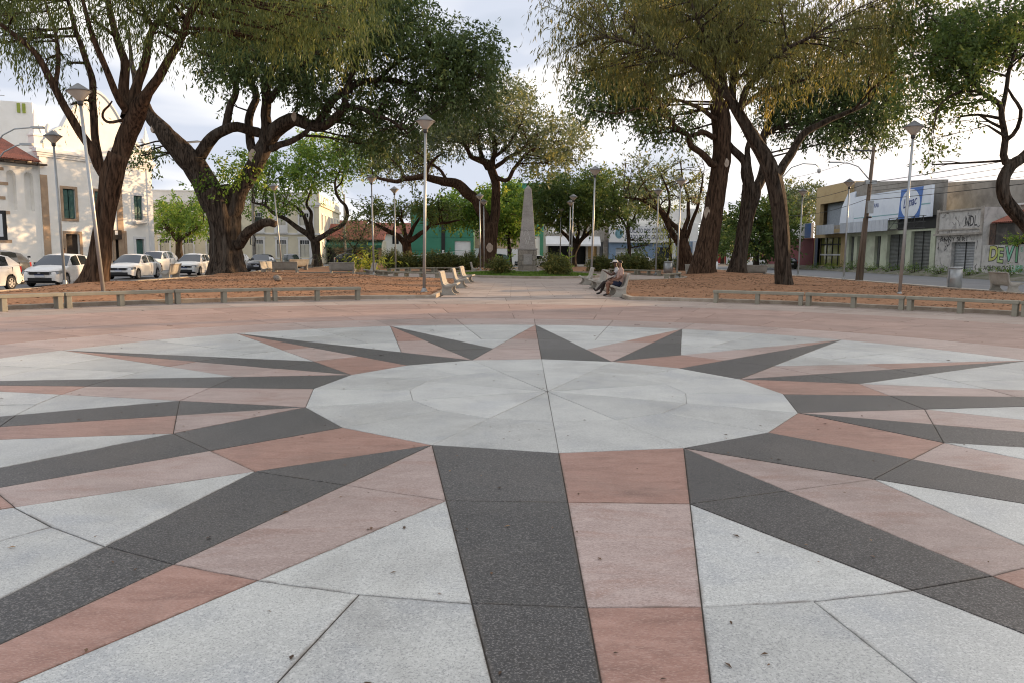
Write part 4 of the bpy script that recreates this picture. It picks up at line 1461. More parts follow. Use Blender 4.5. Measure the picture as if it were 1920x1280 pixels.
for i in range(3):
    def hw(z):
        return .575 + (.24 - .575) * (z - 1.78) / (5.98 - 1.78)
    a, b = zz[i] + .006, zz[i + 1] - .006
    h0, h1 = hw(a), hw(b)
    vs = [(-h0, -h0, a), (h0, -h0, a), (h0, h0, a), (-h0, h0, a), (-h1, -h1, b), (h1, -h1, b), (h1, h1, b), (-h1, h1, b)]
    fs = [(3, 2, 1, 0), (4, 5, 6, 7), (0, 1, 5, 4), (1, 2, 6, 5), (2, 3, 7, 6), (3, 0, 4, 7)]
    s = mk('shaft_block', vs, fs, STONE, ob)
    bevel(s, .012, 1)
mk('apex', [(-.236, -.236, 5.985), (.236, -.236, 5.985), (.236, .236, 5.985), (-.236, .236, 5.985), (0, 0, 6.27)], [(0, 1, 4), (1, 2, 4), (2, 3, 4), (3, 0, 4)], STONE, ob)
SPRAY_W = plain('white_spray_paint', (.66, .65, .63), .8)
sp = MB()


def onface(x, z):
    return (x, -(.575 + (.24 - .575) * (z - 1.78) / 4.2) - .006, z)


for st in ([(-.42, 3.0), (-.38, 2.75), (-.3, 2.62), (-.22, 2.8), (-.2, 3.0)], [(-.1, 3.1), (.02, 2.95), (-.06, 2.8), (.08, 2.72)], [(.05, 2.85), (.12, 2.5), (.06, 2.3), (-.02, 2.05)],
           [(-.05, 2.45), (.08, 2.35), (.2, 2.42)], [(.2, 2.2), (.3, 2.12), (.36, 2.2)], [(-.2, 2.5), (-.1, 2.3), (-.15, 2.1)]):
    sp.tube([onface(*q) for q in st], .012, 4)
sp.build('paint_scrawl', SPRAY_W, ob)


# ---------------------------------------------------------------- shrubs
def shrub(name, label, px, Y, w, h, leafm, cat='shrub', leaf=.11, dens=150, group=None, seed=1, asp=.45, stems=7, tone=(-.1, .2), z0=None, lobes=9, droop=0.0, x=None, depth=.8):
    c = at(px, 500, Y)
    zb = .12 if z0 is None else z0
    root = thing(name, label, cat, (c.x if x is None else x, Y, zb), 0, group)
    q = random.Random(seed)
    rng = np.random.default_rng(seed)
    st = MB()
    cl = []
    for i in range(lobes):
        ang = q.uniform(0, 6.283)
        rr_ = math.sqrt(q.random()) * .62
        lx, ly = math.cos(ang) * rr_ * w / 2, math.sin(ang) * rr_ * w / 2 * depth
        lz = h * q.uniform(.32, .74) * (1 - .35 * rr_)
        s = q.uniform(.55, .9)
        cl.append((Vector((lx, ly, lz)), w * .34 * s, w * .34 * s * depth, h * .40 * s, q.uniform(*tone)))
        st.tube([(lx * .2, ly * .2, -.1), (lx * .6, ly * .6, lz * .5), (lx, ly, lz + h * .1)], [.03, .02, .008], 5)
    st.build('stems', BARK, root)['kind'] = 'stuff'
    P, A, Nn, L, W, T = foliage(rng, cl, dens, leaf, asp, droop, gap=-1)
    ok = P[:, 2] > -.05
    leaf_mesh('foliage', P[ok], A[ok], Nn[ok], L[ok], W[ok], T[ok], leafm, root)
    return root


gs = 'clipped shrubs of the square'
shrub('rounded_shrub', 'low olive shrub left of the obelisk pedestal', 941, 52.6, 1.95, 1.05, LEAF_HEDGE, seed=201, group=gs, z0=.22, tone=(.0, .35))
shrub('rounded_shrub', 'large olive shrub right of the obelisk pedestal', 1039, 52.4, 2.7, 1.25, LEAF_HEDGE, seed=202, group=gs, z0=.22, lobes=14, tone=(.0, .4))
for i, (px, Y, w, h, lab) in enumerate(((744, 66, 2.3, 1.75, 'dark hedge shrub behind the far beam bench, leftmost of the left hedge'), (775, 67, 2.0, 1.45, 'second dark shrub of the left hedge'),
                                        (812, 67, 2.4, 1.5, 'middle dark shrub of the left hedge, before the ramp rail'), (846, 67, 2.2, 1.45, 'fourth dark shrub of the left hedge'),
                                        (876, 67, 2.1, 1.5, 'rightmost dark shrub of the left hedge, by the central trunk'))):
    shrub('hedge_shrub', lab, px, Y, w, h, LEAF_HEDGE, seed=210 + i, group='hedge shrubs', leaf=.14, dens=85, tone=(-.2, .12), lobes=12)
for i, (px, Y, w, h, lab) in enumerate(((1130, 66, 2.3, 1.35, 'leftmost shrub of the right hedge'), (1165, 66, 2.4, 1.4, 'shrub of the right hedge behind the seated men'),
                                        (1200, 66, 2.3, 1.4, 'rightmost large shrub of the right hedge'), (1282, 74, 2.0, 1.6, 'dark shrub right of the litter bin'), (1237, 74, 1.6, 1.3, 'small dark shrub left of the litter bin'))):
    shrub('hedge_shrub', lab, px, Y, w, h, LEAF_HEDGE, seed=220 + i, group='hedge shrubs', leaf=.14, dens=85, tone=(-.1, .25), lobes=12)
gp = 'young broad-leaved plants'
shrub('young_plant', 'light green young plant behind the right obelisk shrub', 1052, 60, 1.3, 1.7, LEAF_BRIGHT, 'plant', .3, 12, gp, 231, .35, tone=(.2, .5), lobes=6, droop=.3)
shrub('young_plant', 'yellow-green long-leaved plant beside the lamp post in the left bed', 693, 57, 1.9, 1.6, LEAF_LIME, 'plant', .4, 10, gp, 232, .22, tone=(.0, .4), lobes=8, droop=.4)
shrub('young_plant', 'dark green plant left of the slender forked tree', 1188, 76, 2.4, 2.0, LEAF_DEEP, 'plant', .28, 14, gp, 233, .45, tone=(.0, .3), lobes=8)
shrub('young_plant', 'small light green plant between the central trunk and the obelisk', 948, 64, 1.0, 1.35, LEAF_BRIGHT, 'plant', .24, 12, gp, 234, .4, tone=(.1, .4), lobes=5)
for i in range(9):
    Yv = 58 + i * 4.4
    shrub('roadside_weeds', ('nearest weed clump under the graffiti wall', 'second weed clump under the graffiti wall', 'weed clump below the right grey shutter', 'weed clump under the graffiti shop',
                             'weed clump before the wide dark shutters', 'weed clump before the middle shutters', 'weed clump left of the utility pole', 'weed clump by the glass door', 'farthest weed clump by the yellow brick front')[i],
          0, Yv, 3.6, .55 + .25 * (i % 3 == 0), LEAF_BRIGHT, 'weeds', .14, 22, 'weeds along the shop fronts', 240 + i, .3, tone=(-.25, .15), z0=.16, x=37.7, lobes=9, depth=.35)

# short grass round the obelisk
rng = np.random.default_rng(5)
n = 16000
ang = rng.uniform(0, 6.283, n)
rad = 5.1 * np.sqrt(rng.uniform(0, 1, n))
P = np.stack([OB.x + rad * np.cos(ang), OB.y + rad * np.sin(ang), .05 + .2 * np.minimum(1, (5.2 - rad) / 3)], 1)
A = unit(rng.normal(size=(n, 3)) * .45 + np.array([0, 0, 1.0]))
g_ = leaf_mesh('lawn_grass', P, A, unit(rng.normal(size=(n, 3))), rng.uniform(.06, .16, n), rng.uniform(.03, .05, n), rng.normal(.45, .2, n), LEAF_BRIGHT, None)
tag(g_, 'short green grass round the obelisk', 'grass', None, 'stuff')

# dry leaves and twigs: on the earth beds and on the paving
DRY = leaf_mat('dry_leaf', (.06, .035, .02), (.20, .11, .055), (.30, .19, .10), .2, .1)
pts = []
q = random.Random(77)
for poly, Pn in BED_DATA[:2]:
    x0, y0 = Pn.min(0)
    x1, y1 = Pn.max(0)
    c = 0
    while c < 9000:
        x, y = q.uniform(x0, x1), q.uniform(max(y0, 14), y1)
        if noise.noise((x * .35, y * .8, 2.0)) < q.uniform(-.5, .35):
            continue
        if inside(poly, x, y):
            d, _ = nearest(Pn, x, y) if q.random() < .0 else (3.0, None)
            pts.append((x, y))
            c += 1
dep = bpy.context.evaluated_depsgraph_get()
from mathutils.bvhtree import BVHTree
beds = [o for o in COL.objects if o.name.startswith('earth_bed')][:2]
trees_bvh = [BVHTree.FromPolygons([v.co for v in o.data.vertices], [p.vertices[:] for p in o.data.polygons]) for o in beds]
P = []
for x, y in pts:
    for t in trees_bvh:
        h = t.ray_cast(Vector((x, y, 5)), Vector((0, 0, -1)))
        if h[0]:
            P.append((x, y, h[0].z + .012))
            break
P = np.array(P)
n = len(P)
ang = rng.uniform(0, 6.283, n)
A = np.stack([np.cos(ang), np.sin(ang), rng.normal(0, .15, n)], 1)
g_ = leaf_mesh('fallen_leaves', P, unit(A), unit(np.array([0, 0, 1.0]) + rng.normal(size=(n, 3)) * .3), rng.uniform(.05, .15, n), rng.uniform(.02, .05, n), rng.normal(.4, .25, n), DRY, None)
tag(g_, 'dry brown leaves and litter lying on the red earth', 'leaf litter', None, 'stuff')
n = 1500
ang = rng.uniform(0, 6.283, n)
rad = 17.3 * np.sqrt(rng.uniform(0, 1, n))
P = np.stack([CX + rad * np.cos(ang), CY + rad * np.sin(ang), np.full(n, .006)], 1)
n3_ = 60
P = np.concatenate([P, np.stack([rng.uniform(-3.5, 4, n3_), rng.uniform(2.2, 7.5, n3_), np.full(n3_, .006)], 1)])
n = n + n3_
n2_ = 1500                                   # drifts along the kerbs
sd_ = np.where(rng.random(n2_) < .5, 1, -1)
ag = np.radians(sd_ * rng.uniform(14, 95, n2_))
rd = 17.92 - np.abs(rng.normal(0, .28, n2_))
P = np.concatenate([P, np.stack([C2[0] + rd * np.sin(ag), C2[1] + rd * np.cos(ag), np.full(n2_, .008)], 1)])
n = n + n2_
ang = rng.uniform(0, 6.283, n)
A = np.stack([np.cos(ang), np.sin(ang), np.full(n, .06)], 1)
ll = rng.uniform(.015, .045, n) * np.where(rng.random(n) < .1, 1.7, 1)
g_ = leaf_mesh('paving_litter', P, unit(A), unit(np.array([0, 0, 1.0]) + rng.normal(size=(n, 3)) * .12), ll, ll * rng.uniform(.2, .6, n), rng.normal(.3, .3, n), DRY, None)
tag(g_, 'scattered dark dry leaves on the star paving', 'leaf litter', None, 'stuff')
tw = MB()
for i in range(46):
    a, r_ = q.uniform(0, 6.283), 16 * math.sqrt(q.random())
    x, y = CX + r_ * math.cos(a), CY + r_ * math.sin(a)
    d = q.uniform(0, 6.283)
    l = q.uniform(.05, .14)
    tw.tube([(x, y, .008), (x + math.cos(d) * l * .5, y + math.sin(d) * l * .5, .012), (x + math.cos(d + .4) * l, y + math.sin(d + .4) * l, .007)], [.004, .0035, .002], 5)
t_ = tw.build('paving_twigs', BARK)
tag(t_, 'small dark twigs lying on the paving', 'twigs', None, 'stuff')
# stone lying on the earth
st = bmesh.new()
bmesh.ops.create_icosphere(st, subdivisions=2, radius=.22)
for v in st.verts:
    v.co *= 1 + .35 * noise.noise(v.co * 5)
    v.co.z *= .75
me = bpy.data.meshes.new('stone')
st.to_mesh(me)
me.materials.append(STONE_D)
rock = link_obj('loose_stone', me, None, (-11.8, 38.0, .26))
tag(rock, 'dark loose stone lying on the earth right of the huge trunk', 'stone')
# ================================================================ vehicles
def paint(name, c, rough=.28):
    return plain(name, c, rough, 0, .5, coat=.6)


P_WHITE = paint('white_car_paint', (.74, .74, .73))
P_NAVY = paint('dark_blue_car_paint', (.018, .022, .035))
P_GREY = paint('dark_grey_car_paint', (.06, .066, .075))
P_BLACK = paint('black_car_paint', (.012, .012, .014))
P_TEAL = paint('teal_car_paint', (.10, .20, .19))
CGLASS = plain('car_glass', (.02, .026, .032), .04, 0, .8, coat=.5)
LIGHTG = plain('headlight_lens', (.20, .215, .23), .10, .3, .8)
TAILG = plain('tail_light_lens', (.35, .012, .012), .2)
TYRE = plain('tyre_rubber', (.016, .016, .017), .85)
RIM = plain('alloy_rim', (.50, .50, .51), .3, .7)
PLATE = plain('number_plate', (.55, .57, .60), .5)
PLATE_B = plain('plate_band_blue', (.02, .06, .25), .5)


def interp(tbl, x):
    return float(np.interp(x, [a for a, b in tbl], [b for a, b in tbl]))


def make_car(name, label, pm, L, W, H, zb, zr, pillars, loc, ang, group='cars parked by the square', alloy=True, plate=True):
    root = thing(name, label, 'car', (loc[0], loc[1], -.10), R(ang), group)
    fr, rr_ = .74, L - .76
    wr, ar = .30, .365
    xs = set(np.linspace(0, L, 27).round(3))
    xs |= {0.04, .12, L - .04, L - .12}
    for c in (fr, rr_):
        for t in np.linspace(-1, 1, 13):
            xs.add(round(c + ar * t, 3))
    g0, g1 = zr[0][0], zr[-1][0]
    for a, b in zr:
        xs.add(round(a, 3))
    for a, b in pillars:
        xs |= {round(a, 3), round(b, 3)}
    xs = sorted(x for x in xs if 0 <= x <= L)

    def plan(x):
        return interp([(0, .74), (.04, .82), (.12, .89), (.3, .955), (.7, 1), (L - .7, 1), (L - .3, .97), (L - .1, .93), (L - .03, .88), (L, .82)], x)

    def sill(x):
        z = interp([(0, .30), (.15, .22), (.5, .2), (L - .5, .2), (L - .12, .26), (L, .34)], x)
        for c in (fr, rr_):
            d = abs(x - c)
            if d < ar:
                z = max(z, wr + math.sqrt(ar * ar - d * d) - .01)
        return z
    hw = W / 2
    rows = []
    for x in xs:
        b, p, s = interp(zb, x), plan(x), sill(x)
        m = max(.47, s + .03)
        m = min(m, b - .12)
        sec = [(hw * .955 * p, s), (hw * 1.0 * p, m), (hw * .985 * p, (m + b) / 2 + .02), (hw * .955 * p, b - .05), (hw * .905 * p, b - .008), (hw * .5 * p, b + .025), (0, b + .035)]
        rows.append([(x, y, z) for y, z in sec] + [(x, -y, z) for y, z in sec[-2::-1]])
    nr = len(rows[0])
    body = MB()
    vs = [v for r_ in rows for v in r_]
    fs = [(i * nr + j, i * nr + j + 1, (i + 1) * nr + j + 1, (i + 1) * nr + j) for i in range(len(xs) - 1) for j in range(nr - 1)]
    fs += [tuple(range(nr)), tuple((len(xs) - 1) * nr + j for j in range(nr - 1, -1, -1))]
    body.add(vs, fs)
    # greenhouse
    roofz = max(b for a, b in zr)
    gx = [x for x in xs if g0 <= x <= g1]
    gsec = []
    for x in gx:
        b = interp(zb, x) - .01
        t = max(0, min(1, (interp(zr, x) - b) / (roofz - b)))
        top = max(interp(zr, x), b + .005)
        yb, yt = hw * .90, hw * (.90 - .19 * t)
        gsec.append([(x, yb, b), (x, yt + .0, top - .045 * t), (x, yt - .06 * t - .0, top), (x, yt * .5, top + .028 * t), (x, 0, top + .035 * t),
                     (x, -yt * .5, top + .028 * t), (x, -yt + .06 * t, top), (x, -yt, top - .045 * t), (x, -yb, b)])
    # roof begins where windscreen ends
    ws1 = zr[1][0]
    rw0 = zr[-2][0]
    wind, rear, side = MB(), MB(), {}
    for i in range(len(gx) - 1):
        a, b = gsec[i], gsec[i + 1]
        xm = (gx[i] + gx[i + 1]) / 2
        for j in range(8):
            quad = [a[j], a[j + 1], b[j + 1], b[j]]
            if j in (0, 7):
                isp = any(p0 <= xm <= p1 for p0, p1 in pillars)
                if isp:
                    body.add(quad, [(0, 1, 2, 3)])
                else:
                    k = (j, sum(1 for p0, p1 in pillars if p1 <= xm))
                    side.setdefault(k, MB()).add(quad, [(0, 1, 2, 3)])
            elif j in (1, 6):
                body.add(quad, [(0, 1, 2, 3)])
            elif xm < ws1:
                wind.add(quad, [(0, 1, 2, 3)])
            elif xm > rw0:
                rear.add(quad, [(0, 1, 2, 3)])
            else:
                body.add(quad, [(0, 1, 2, 3)])

    def fin(mb, nm, m, par=root, smooth=True):
        o = mb.build(nm, m, par, smooth)
        o.data.transform(Matrix.Translation((-L / 2, 0, 0)) @ Matrix.Identity(4))
        bm = bmesh.new()
        bm.from_mesh(o.data)
        bmesh.ops.remove_doubles(bm, verts=bm.verts, dist=.002)
        bmesh.ops.recalc_face_normals(bm, faces=bm.faces)
        # front of the car points to +x
        for v in bm.verts:
            v.co.x = -v.co.x
        bmesh.ops.reverse_faces(bm, faces=bm.faces)
        bm.to_mesh(o.data)
        bm.free()
        return o
    bo = fin(body, 'body', pm)
    fin(wind, 'windscreen', CGLASS)
    fin(rear, 'rear_window', CGLASS)
    for k in side:
        fin(side[k], 'side_window', CGLASS)
    fin(MB().box(.2, L - .2, -hw * .8, hw * .8, .17, .55), 'underbody', BLACK, root, False)
    # front details
    bz = interp(zb, .1)
    hl = MB()
    for s in (-1, 1):
        h = MB().add([(-.03, s * hw * .50, bz - .18), (-.03, s * hw * .50, bz - .05), (.10, s * hw * .90, bz - .015), (.08, s * hw * .94, bz - .16),
                      (.12, s * hw * .44, bz - .17), (.12, s * hw * .44, bz - .05), (.40, s * hw * .95, bz - .0), (.40, s * hw * .985, bz - .12)],
                     [(0, 1, 2, 3), (4, 7, 6, 5), (1, 5, 6, 2), (0, 3, 7, 4), (3, 2, 6, 7), (0, 4, 5, 1)])
        fin(h, 'headlight', LIGHTG, root, False)
        m = MB().box(g0 + .42, g0 + .52, s * hw * .98 - .09 * (s < 0), s * hw * .98 + .09 * (s > 0), interp(zb, g0 + .4) + .0, interp(zb, g0 + .4) + .13)
        fin(m, 'wing_mirror', pm if pm != P_WHITE else BLACK, root, False)
        t = MB().box(L - .18, L - .005, s * hw * .66 - .0, s * hw * .89, interp(zb, L - .1) - .28, interp(zb, L - .1) - .04)
        fin(t, 'tail_light', TAILG, root, False)
        for dx in (g0 + 1.25, g0 + 2.05):
            if dx < L - .9:
                fin(MB().box(dx, dx + .17, s * hw * .985 - .015, s * hw * .985 + .015, interp(zb, dx) - .12, interp(zb, dx) - .09), 'door_handle', pm, root, False)
                fin(MB().box(dx + .24, dx + .25, s * hw * .97 - .025, s * hw * .97 + .025, .3, interp(zb, dx) - .06), 'door_seam', BLACK, root, False)
    fin(MB().box(-.035, .1, -hw * .5, hw * .5, bz - .19, bz - .06), 'grille', BLACK, root, False)
    fin(MB().box(-.03, .1, -hw * .6, hw * .6, .28, .42), 'lower_intake', BLACK, root, False)
    if plate:
        pl = fin(MB().box(-.045, .02, -.2, .2, .44, .56), 'number_plate', PLATE, root, False)
        fin(MB().box(-.049, -.044, -.2, .2, .535, .56), 'plate_band', PLATE_B, pl, False)
    fin(MB().lathe([(.05, -.02), (.06, 0), (.05, .02)], 12, (-.04, 0, bz - .12)), 'badge', RIM, root, True)
    pl = fin(MB().box(L - .02, L + .012, -.2, .2, .62, .74), 'number_plate', PLATE, root, False)
    # wheels
    for x in (fr, rr_):
        for s in (-1, 1):
            y0, y1 = s * (hw - .20), s * (hw - .015)
            t = MB()
            prof = [(.19, 0), (.28, .0), (.30, .03), (.30, .155), (.28, .185), (.19, .185)]
            n = 24
            vs, fs = [], []
            for r_, w in prof:
                for k in range(n):
                    a = 2 * math.pi * k / n
                    vs.append((x + r_ * math.cos(a), y0 + (y1 - y0) * w / .185, .30 + r_ * math.sin(a)))
            for i in range(len(prof) - 1):
                for k in range(n):
                    fs.append((i * n + k, i * n + (k + 1) % n, (i + 1) * n + (k + 1) % n, (i + 1) * n + k))
            fs.append(tuple(range(n)))
            t.add(vs, fs)
            wh = fin(t, 'wheel', TYRE)
            rim = MB()
            yy = y1 - s * .012
            for k in range(6):
                a = 2 * math.pi * k / 6
                c_, s_ = math.cos(a), math.sin(a)
                rim.obox((x + c_ * .11, yy, .30 + s_ * .11), (c_, 0, s_), (0, 1, 0), (-s_, 0, c_), .20, .02, .065)
            vs, fs = [], []
            for r_ in (.175, .205):
                for yv in (yy - .012, yy + .012):
                    for k in range(n):
                        a = 2 * math.pi * k / n
                        vs.append((x + r_ * math.cos(a), yv, .30 + r_ * math.sin(a)))
            for k in range(n):
                k2 = (k + 1) % n
                fs += [(k, k2, 2 * n + k2, 2 * n + k), (n + k, 3 * n + k, 3 * n + k2, n + k2), (2 * n + k, 2 * n + k2, 3 * n + k2, 3 * n + k)]
            rim.add(vs, fs)
            fin(rim, 'rim', RIM, wh, False)
    return root


HATCH = dict(L=3.95, W=1.68, H=1.48, zb=[(0, .66), (.1, .75), (.5, .86), (1.05, .95), (2.2, .98), (3.3, 1.02), (3.8, 1.03), (3.95, .96)],
             zr=[(.98, .95), (1.72, 1.40), (2.15, 1.47), (2.9, 1.455), (3.4, 1.38), (3.88, 1.03)], pillars=[(.98, 1.5), (2.28, 2.36), (3.15, 3.9)])
SEDAN = dict(L=4.3, W=1.70, H=1.46, zb=[(0, .64), (.1, .73), (.5, .84), (1.1, .93), (2.3, .96), (3.3, .98), (3.7, .99), (4.2, .95), (4.3, .85)],
             zr=[(1.05, .93), (1.85, 1.38), (2.25, 1.44), (2.95, 1.41), (3.25, 1.34), (3.75, .99)], pillars=[(1.05, 1.62), (2.42, 2.5), (3.28, 3.76)])
SUV = dict(L=4.25, W=1.78, H=1.62, zb=[(0, .78), (.1, .88), (.5, 1.0), (1.1, 1.06), (2.3, 1.1), (3.5, 1.13), (4.1, 1.13), (4.25, 1.0)],
           zr=[(1.05, 1.06), (1.75, 1.54), (2.2, 1.61), (3.1, 1.60), (3.75, 1.5), (4.18, 1.13)], pillars=[(1.05, 1.55), (2.4, 2.48), (3.4, 4.2)])


def car(style, name, label, pm, x, y, ang=-90, **k):
    return make_car(name, label, pm, style['L'], style['W'], style['H'], style['zb'], style['zr'], style['pillars'], (x, y), ang, **k)


car(HATCH, 'parked_hatchback', 'white hatchback cut off by the left edge of the photo', P_WHITE, -21.7, 30.3, -92)
car(SUV, 'parked_suv', 'dark grey car behind the white hatchbacks at the far left', P_GREY, -25.0, 35.8, -96)
car(HATCH, 'parked_hatchback', 'white hatchback with black grille and blue-banded plate, behind the leaning lamp post', P_WHITE, -21.4, 35.9, -84)
car(SEDAN, 'parked_sedan', 'white sedan right of the left foreground trunk', P_WHITE, -22.75, 45.6, -86)
car(SUV, 'parked_suv', 'white car behind, between the white sedan and the white hatchback', P_WHITE, -27.2, 58.0, -88)
car(HATCH, 'parked_hatchback', 'white hatchback with wide black grille left of the huge trunk', P_WHITE, -22.1, 52.6, -85)
car(SEDAN, 'parked_sedan', 'dark blue sedan right of the huge trunk', P_NAVY, -21.2, 64.2, -84)
car(SEDAN, 'parked_sedan', 'black sedan behind the dark blue one', P_BLACK, -20.9, 71.5, -70)
car(HATCH, 'parked_hatchback', 'white car partly hidden behind the huge trunk', P_WHITE, -24.2, 66.0, -88)
car(HATCH, 'parked_car', 'dark blue car behind the feathery small tree', P_NAVY, -20.0, 93.8, 20, group='cars on the far street')
car(HATCH, 'parked_car', 'white car right of the obelisk pedestal', P_WHITE, 2.3, 95.0, 200, group='cars on the far street')
car(SUV, 'parked_car', 'teal car left of the obelisk pedestal', P_TEAL, -2.5, 94.6, 185, group='cars on the far street')
car(HATCH, 'parked_car', 'pale car partly hidden behind the central trunk', P_WHITE, -8.0, 95.5, 180, group='cars on the far street')
car(SEDAN, 'parked_car', 'pale car behind the right hedge by the sign building', P_WHITE, 16.0, 96.0, 180, group='cars on the far street')
car(SEDAN, 'parked_car', 'white car far down the right-hand road', P_WHITE, 34.5, 108.0, 95, group='cars on the far street')
car(HATCH, 'parked_car', 'dark car far down the right-hand road', P_BLACK, 36.0, 100.0, 92, group='cars on the far street')


# ---------------------------------------------------------------- motor scooter by the church wall
ms = thing('motor_scooter', 'parked black motor scooter between the dark car and the white hatchback', 'scooter', (-25.6, 39.6, -.1), R(-60))
for x in (-.62, .62):
    w = MB()
    n = 18
    vs, fs = [], []
    for r_, y_ in ((.15, -.05), (.25, -.05), (.27, 0), (.25, .05), (.15, .05)):
        for k in range(n):
            a = 6.283 * k / n
            vs.append((x + r_ * math.cos(a), y_, .27 + r_ * math.sin(a)))
    for i in range(4):
        for k in range(n):
            fs.append((i * n + k, i * n + (k + 1) % n, (i + 1) * n + (k + 1) % n, (i + 1) * n + k))
    w.add(vs, fs).build('wheel', TYRE, ms, True)
MB().prism([(-.85, .62), (-.75, .78), (-.2, .76), (-.1, .5), (.35, .32), (.5, .9), (.62, .95), (.66, .7), (.55, .3), (.1, .2), (-.35, .28), (-.7, .45)], -.13, .13).build('body', P_BLACK, ms)
s = MB().prism([(-.85, .76), (-.8, .86), (-.4, .84), (-.12, .80), (-.12, .74), (-.7, .74)], -.14, .14).build('seat', BLACK, ms)
MB().tube([(.5, 0, .6), (.58, 0, 1.0)], .03, 8).tube([(.52, -.33, 1.06), (.58, 0, 1.0), (.52, .33, 1.06)], .018, 8).build('handlebar', STEEL_D, ms)
for s in (-1, 1):
    MB().tube([(.55, s * .26, 1.05), (.5, s * .33, 1.25)], .009, 6).obox((.5, s * .34, 1.3), (1, 0, 0), (0, 1, 0), (0, 0, 1), .03, .14, .09).build('mirror', BLACK, ms)
# ================================================================ buildings
def building(name, label, x, y, ang, cat='building', group=None, z=0):
    """local frame: x runs to the right along the front, y goes into the building, front at y = 0"""
    return thing(name, label, cat, (x, y, z), R(ang), group)


def wall(par, nm, m, w, h, openings=(), depth=.3, y=0.0, x0=0.0, z0=0.0, top=None):
    """front wall with real openings (x0,x1,z0,z1) and their reveals"""
    mb = MB()
    xs = sorted({x0, x0 + w} | {v for o in openings for v in o[:2]})
    zs = sorted({z0, z0 + h} | {v for o in openings for v in o[2:4]})
    for i in range(len(xs) - 1):
        for j in range(len(zs) - 1):
            xm, zm = (xs[i] + xs[i + 1]) / 2, (zs[j] + zs[j + 1]) / 2
            if any(o[0] < xm < o[1] and o[2] < zm < o[3] for o in openings):
                continue
            mb.add([(xs[i], y, zs[j]), (xs[i + 1], y, zs[j]), (xs[i + 1], y, zs[j + 1]), (xs[i], y, zs[j + 1])], [(0, 1, 2, 3)])
    for o in openings:
        a, b, c, d = o[:4]
        for q in ([(a, c), (a, d)], [(b, d), (b, c)], [(a, d), (b, d)], [(b, c), (a, c)]):
            (xa, za), (xb, zb_) = q
            mb.add([(xa, y, za), (xb, y, zb_), (xb, y + depth, zb_), (xa, y + depth, za)], [(0, 1, 2, 3)])
    return mb.build(nm, m, par)


def sides(par, m, w, d, h, x0=0.0, z0=0.0, roof=True, nm='side_walls', y0=0.0):
    mb = MB()
    x1 = x0 + w
    mb.add([(x0, y0, z0), (x0, y0, z0 + h), (x0, d, z0 + h), (x0, d, z0)], [(0, 1, 2, 3)])
    mb.add([(x1, y0, z0), (x1, d, z0), (x1, d, z0 + h), (x1, y0, z0 + h)], [(0, 1, 2, 3)])
    mb.add([(x0, d, z0), (x0, d, z0 + h), (x1, d, z0 + h), (x1, d, z0)], [(0, 1, 2, 3)])
    if roof:
        mb.add([(x0, y0, z0 + h - .02), (x1, y0, z0 + h - .02), (x1, d, z0 + h - .02), (x0, d, z0 + h - .02)], [(0, 1, 2, 3)])
    return mb.build(nm, m, par)


def text_obj(s, size, m, par, loc, name='lettering', extrude=.01, offset=0.0, align='LEFT', rot=(math.pi / 2, 0, 0), shear=0.0, sx=1.0, spacing=1.0):
    cu = bpy.data.curves.new('t', 'FONT')
    cu.body = s
    cu.size = size
    cu.extrude = extrude
    cu.offset = offset
    cu.align_x = align
    cu.shear = shear
    cu.space_character = spacing
    cu.resolution_u = 3
    to = bpy.data.objects.new('t', cu)
    COL.objects.link(to)
    bpy.context.view_layer.update()
    me = bpy.data.meshes.new_from_object(to.evaluated_get(bpy.context.evaluated_depsgraph_get()))
    bpy.data.objects.remove(to)
    me.materials.clear()
    me.materials.append(m)
    me.name = name
    o = link_obj(name, me, par, loc)
    o.rotation_euler = rot
    o.scale = (sx, 1, 1)
    return o


STONE_TRIM = mat('ochre_stone_trim', (.44, .32, .22), (.33, .235, .165), scale=1.6, rough=.9, stain=(.22, .16, .12), stain_scale=1.2, stain_amt=.5, bump=.3, bscale=12, vary=.08)
GREEN_SH = mat('green_shutter', (.055, .13, .115), (.04, .10, .09), scale=4, rough=.6)
TILE = mat('clay_tile', (.30, .105, .07), (.20, .075, .052), scale=3, rough=.9, vary=.18, stain=(.1, .06, .05), stain_scale=1, stain_amt=.5)
WOODD = mat('dark_wood', (.05, .035, .025), (.03, .022, .017), scale=3, rough=.8)
CREAM = mat('cream_wall_paint', (.70, .66, .53), (.63, .59, .47), scale=.7, rough=.85, stain=(.42, .39, .32), stain_scale=.4, stain_amt=.35)
TRIMW = mat('white_trim', (.72, .73, .74), (.64, .65, .66), scale=1, rough=.8)
GREENW = mat('green_wall_paint', (.05, .23, .15), (.042, .19, .125), scale=.6, rough=.7, stain=(.06, .14, .11), stain_scale=.5, stain_amt=.4)
PALE_BLIND = mat('pale_shutter', (.55, .54, .47), (.48, .47, .41), scale=2, rough=.8)


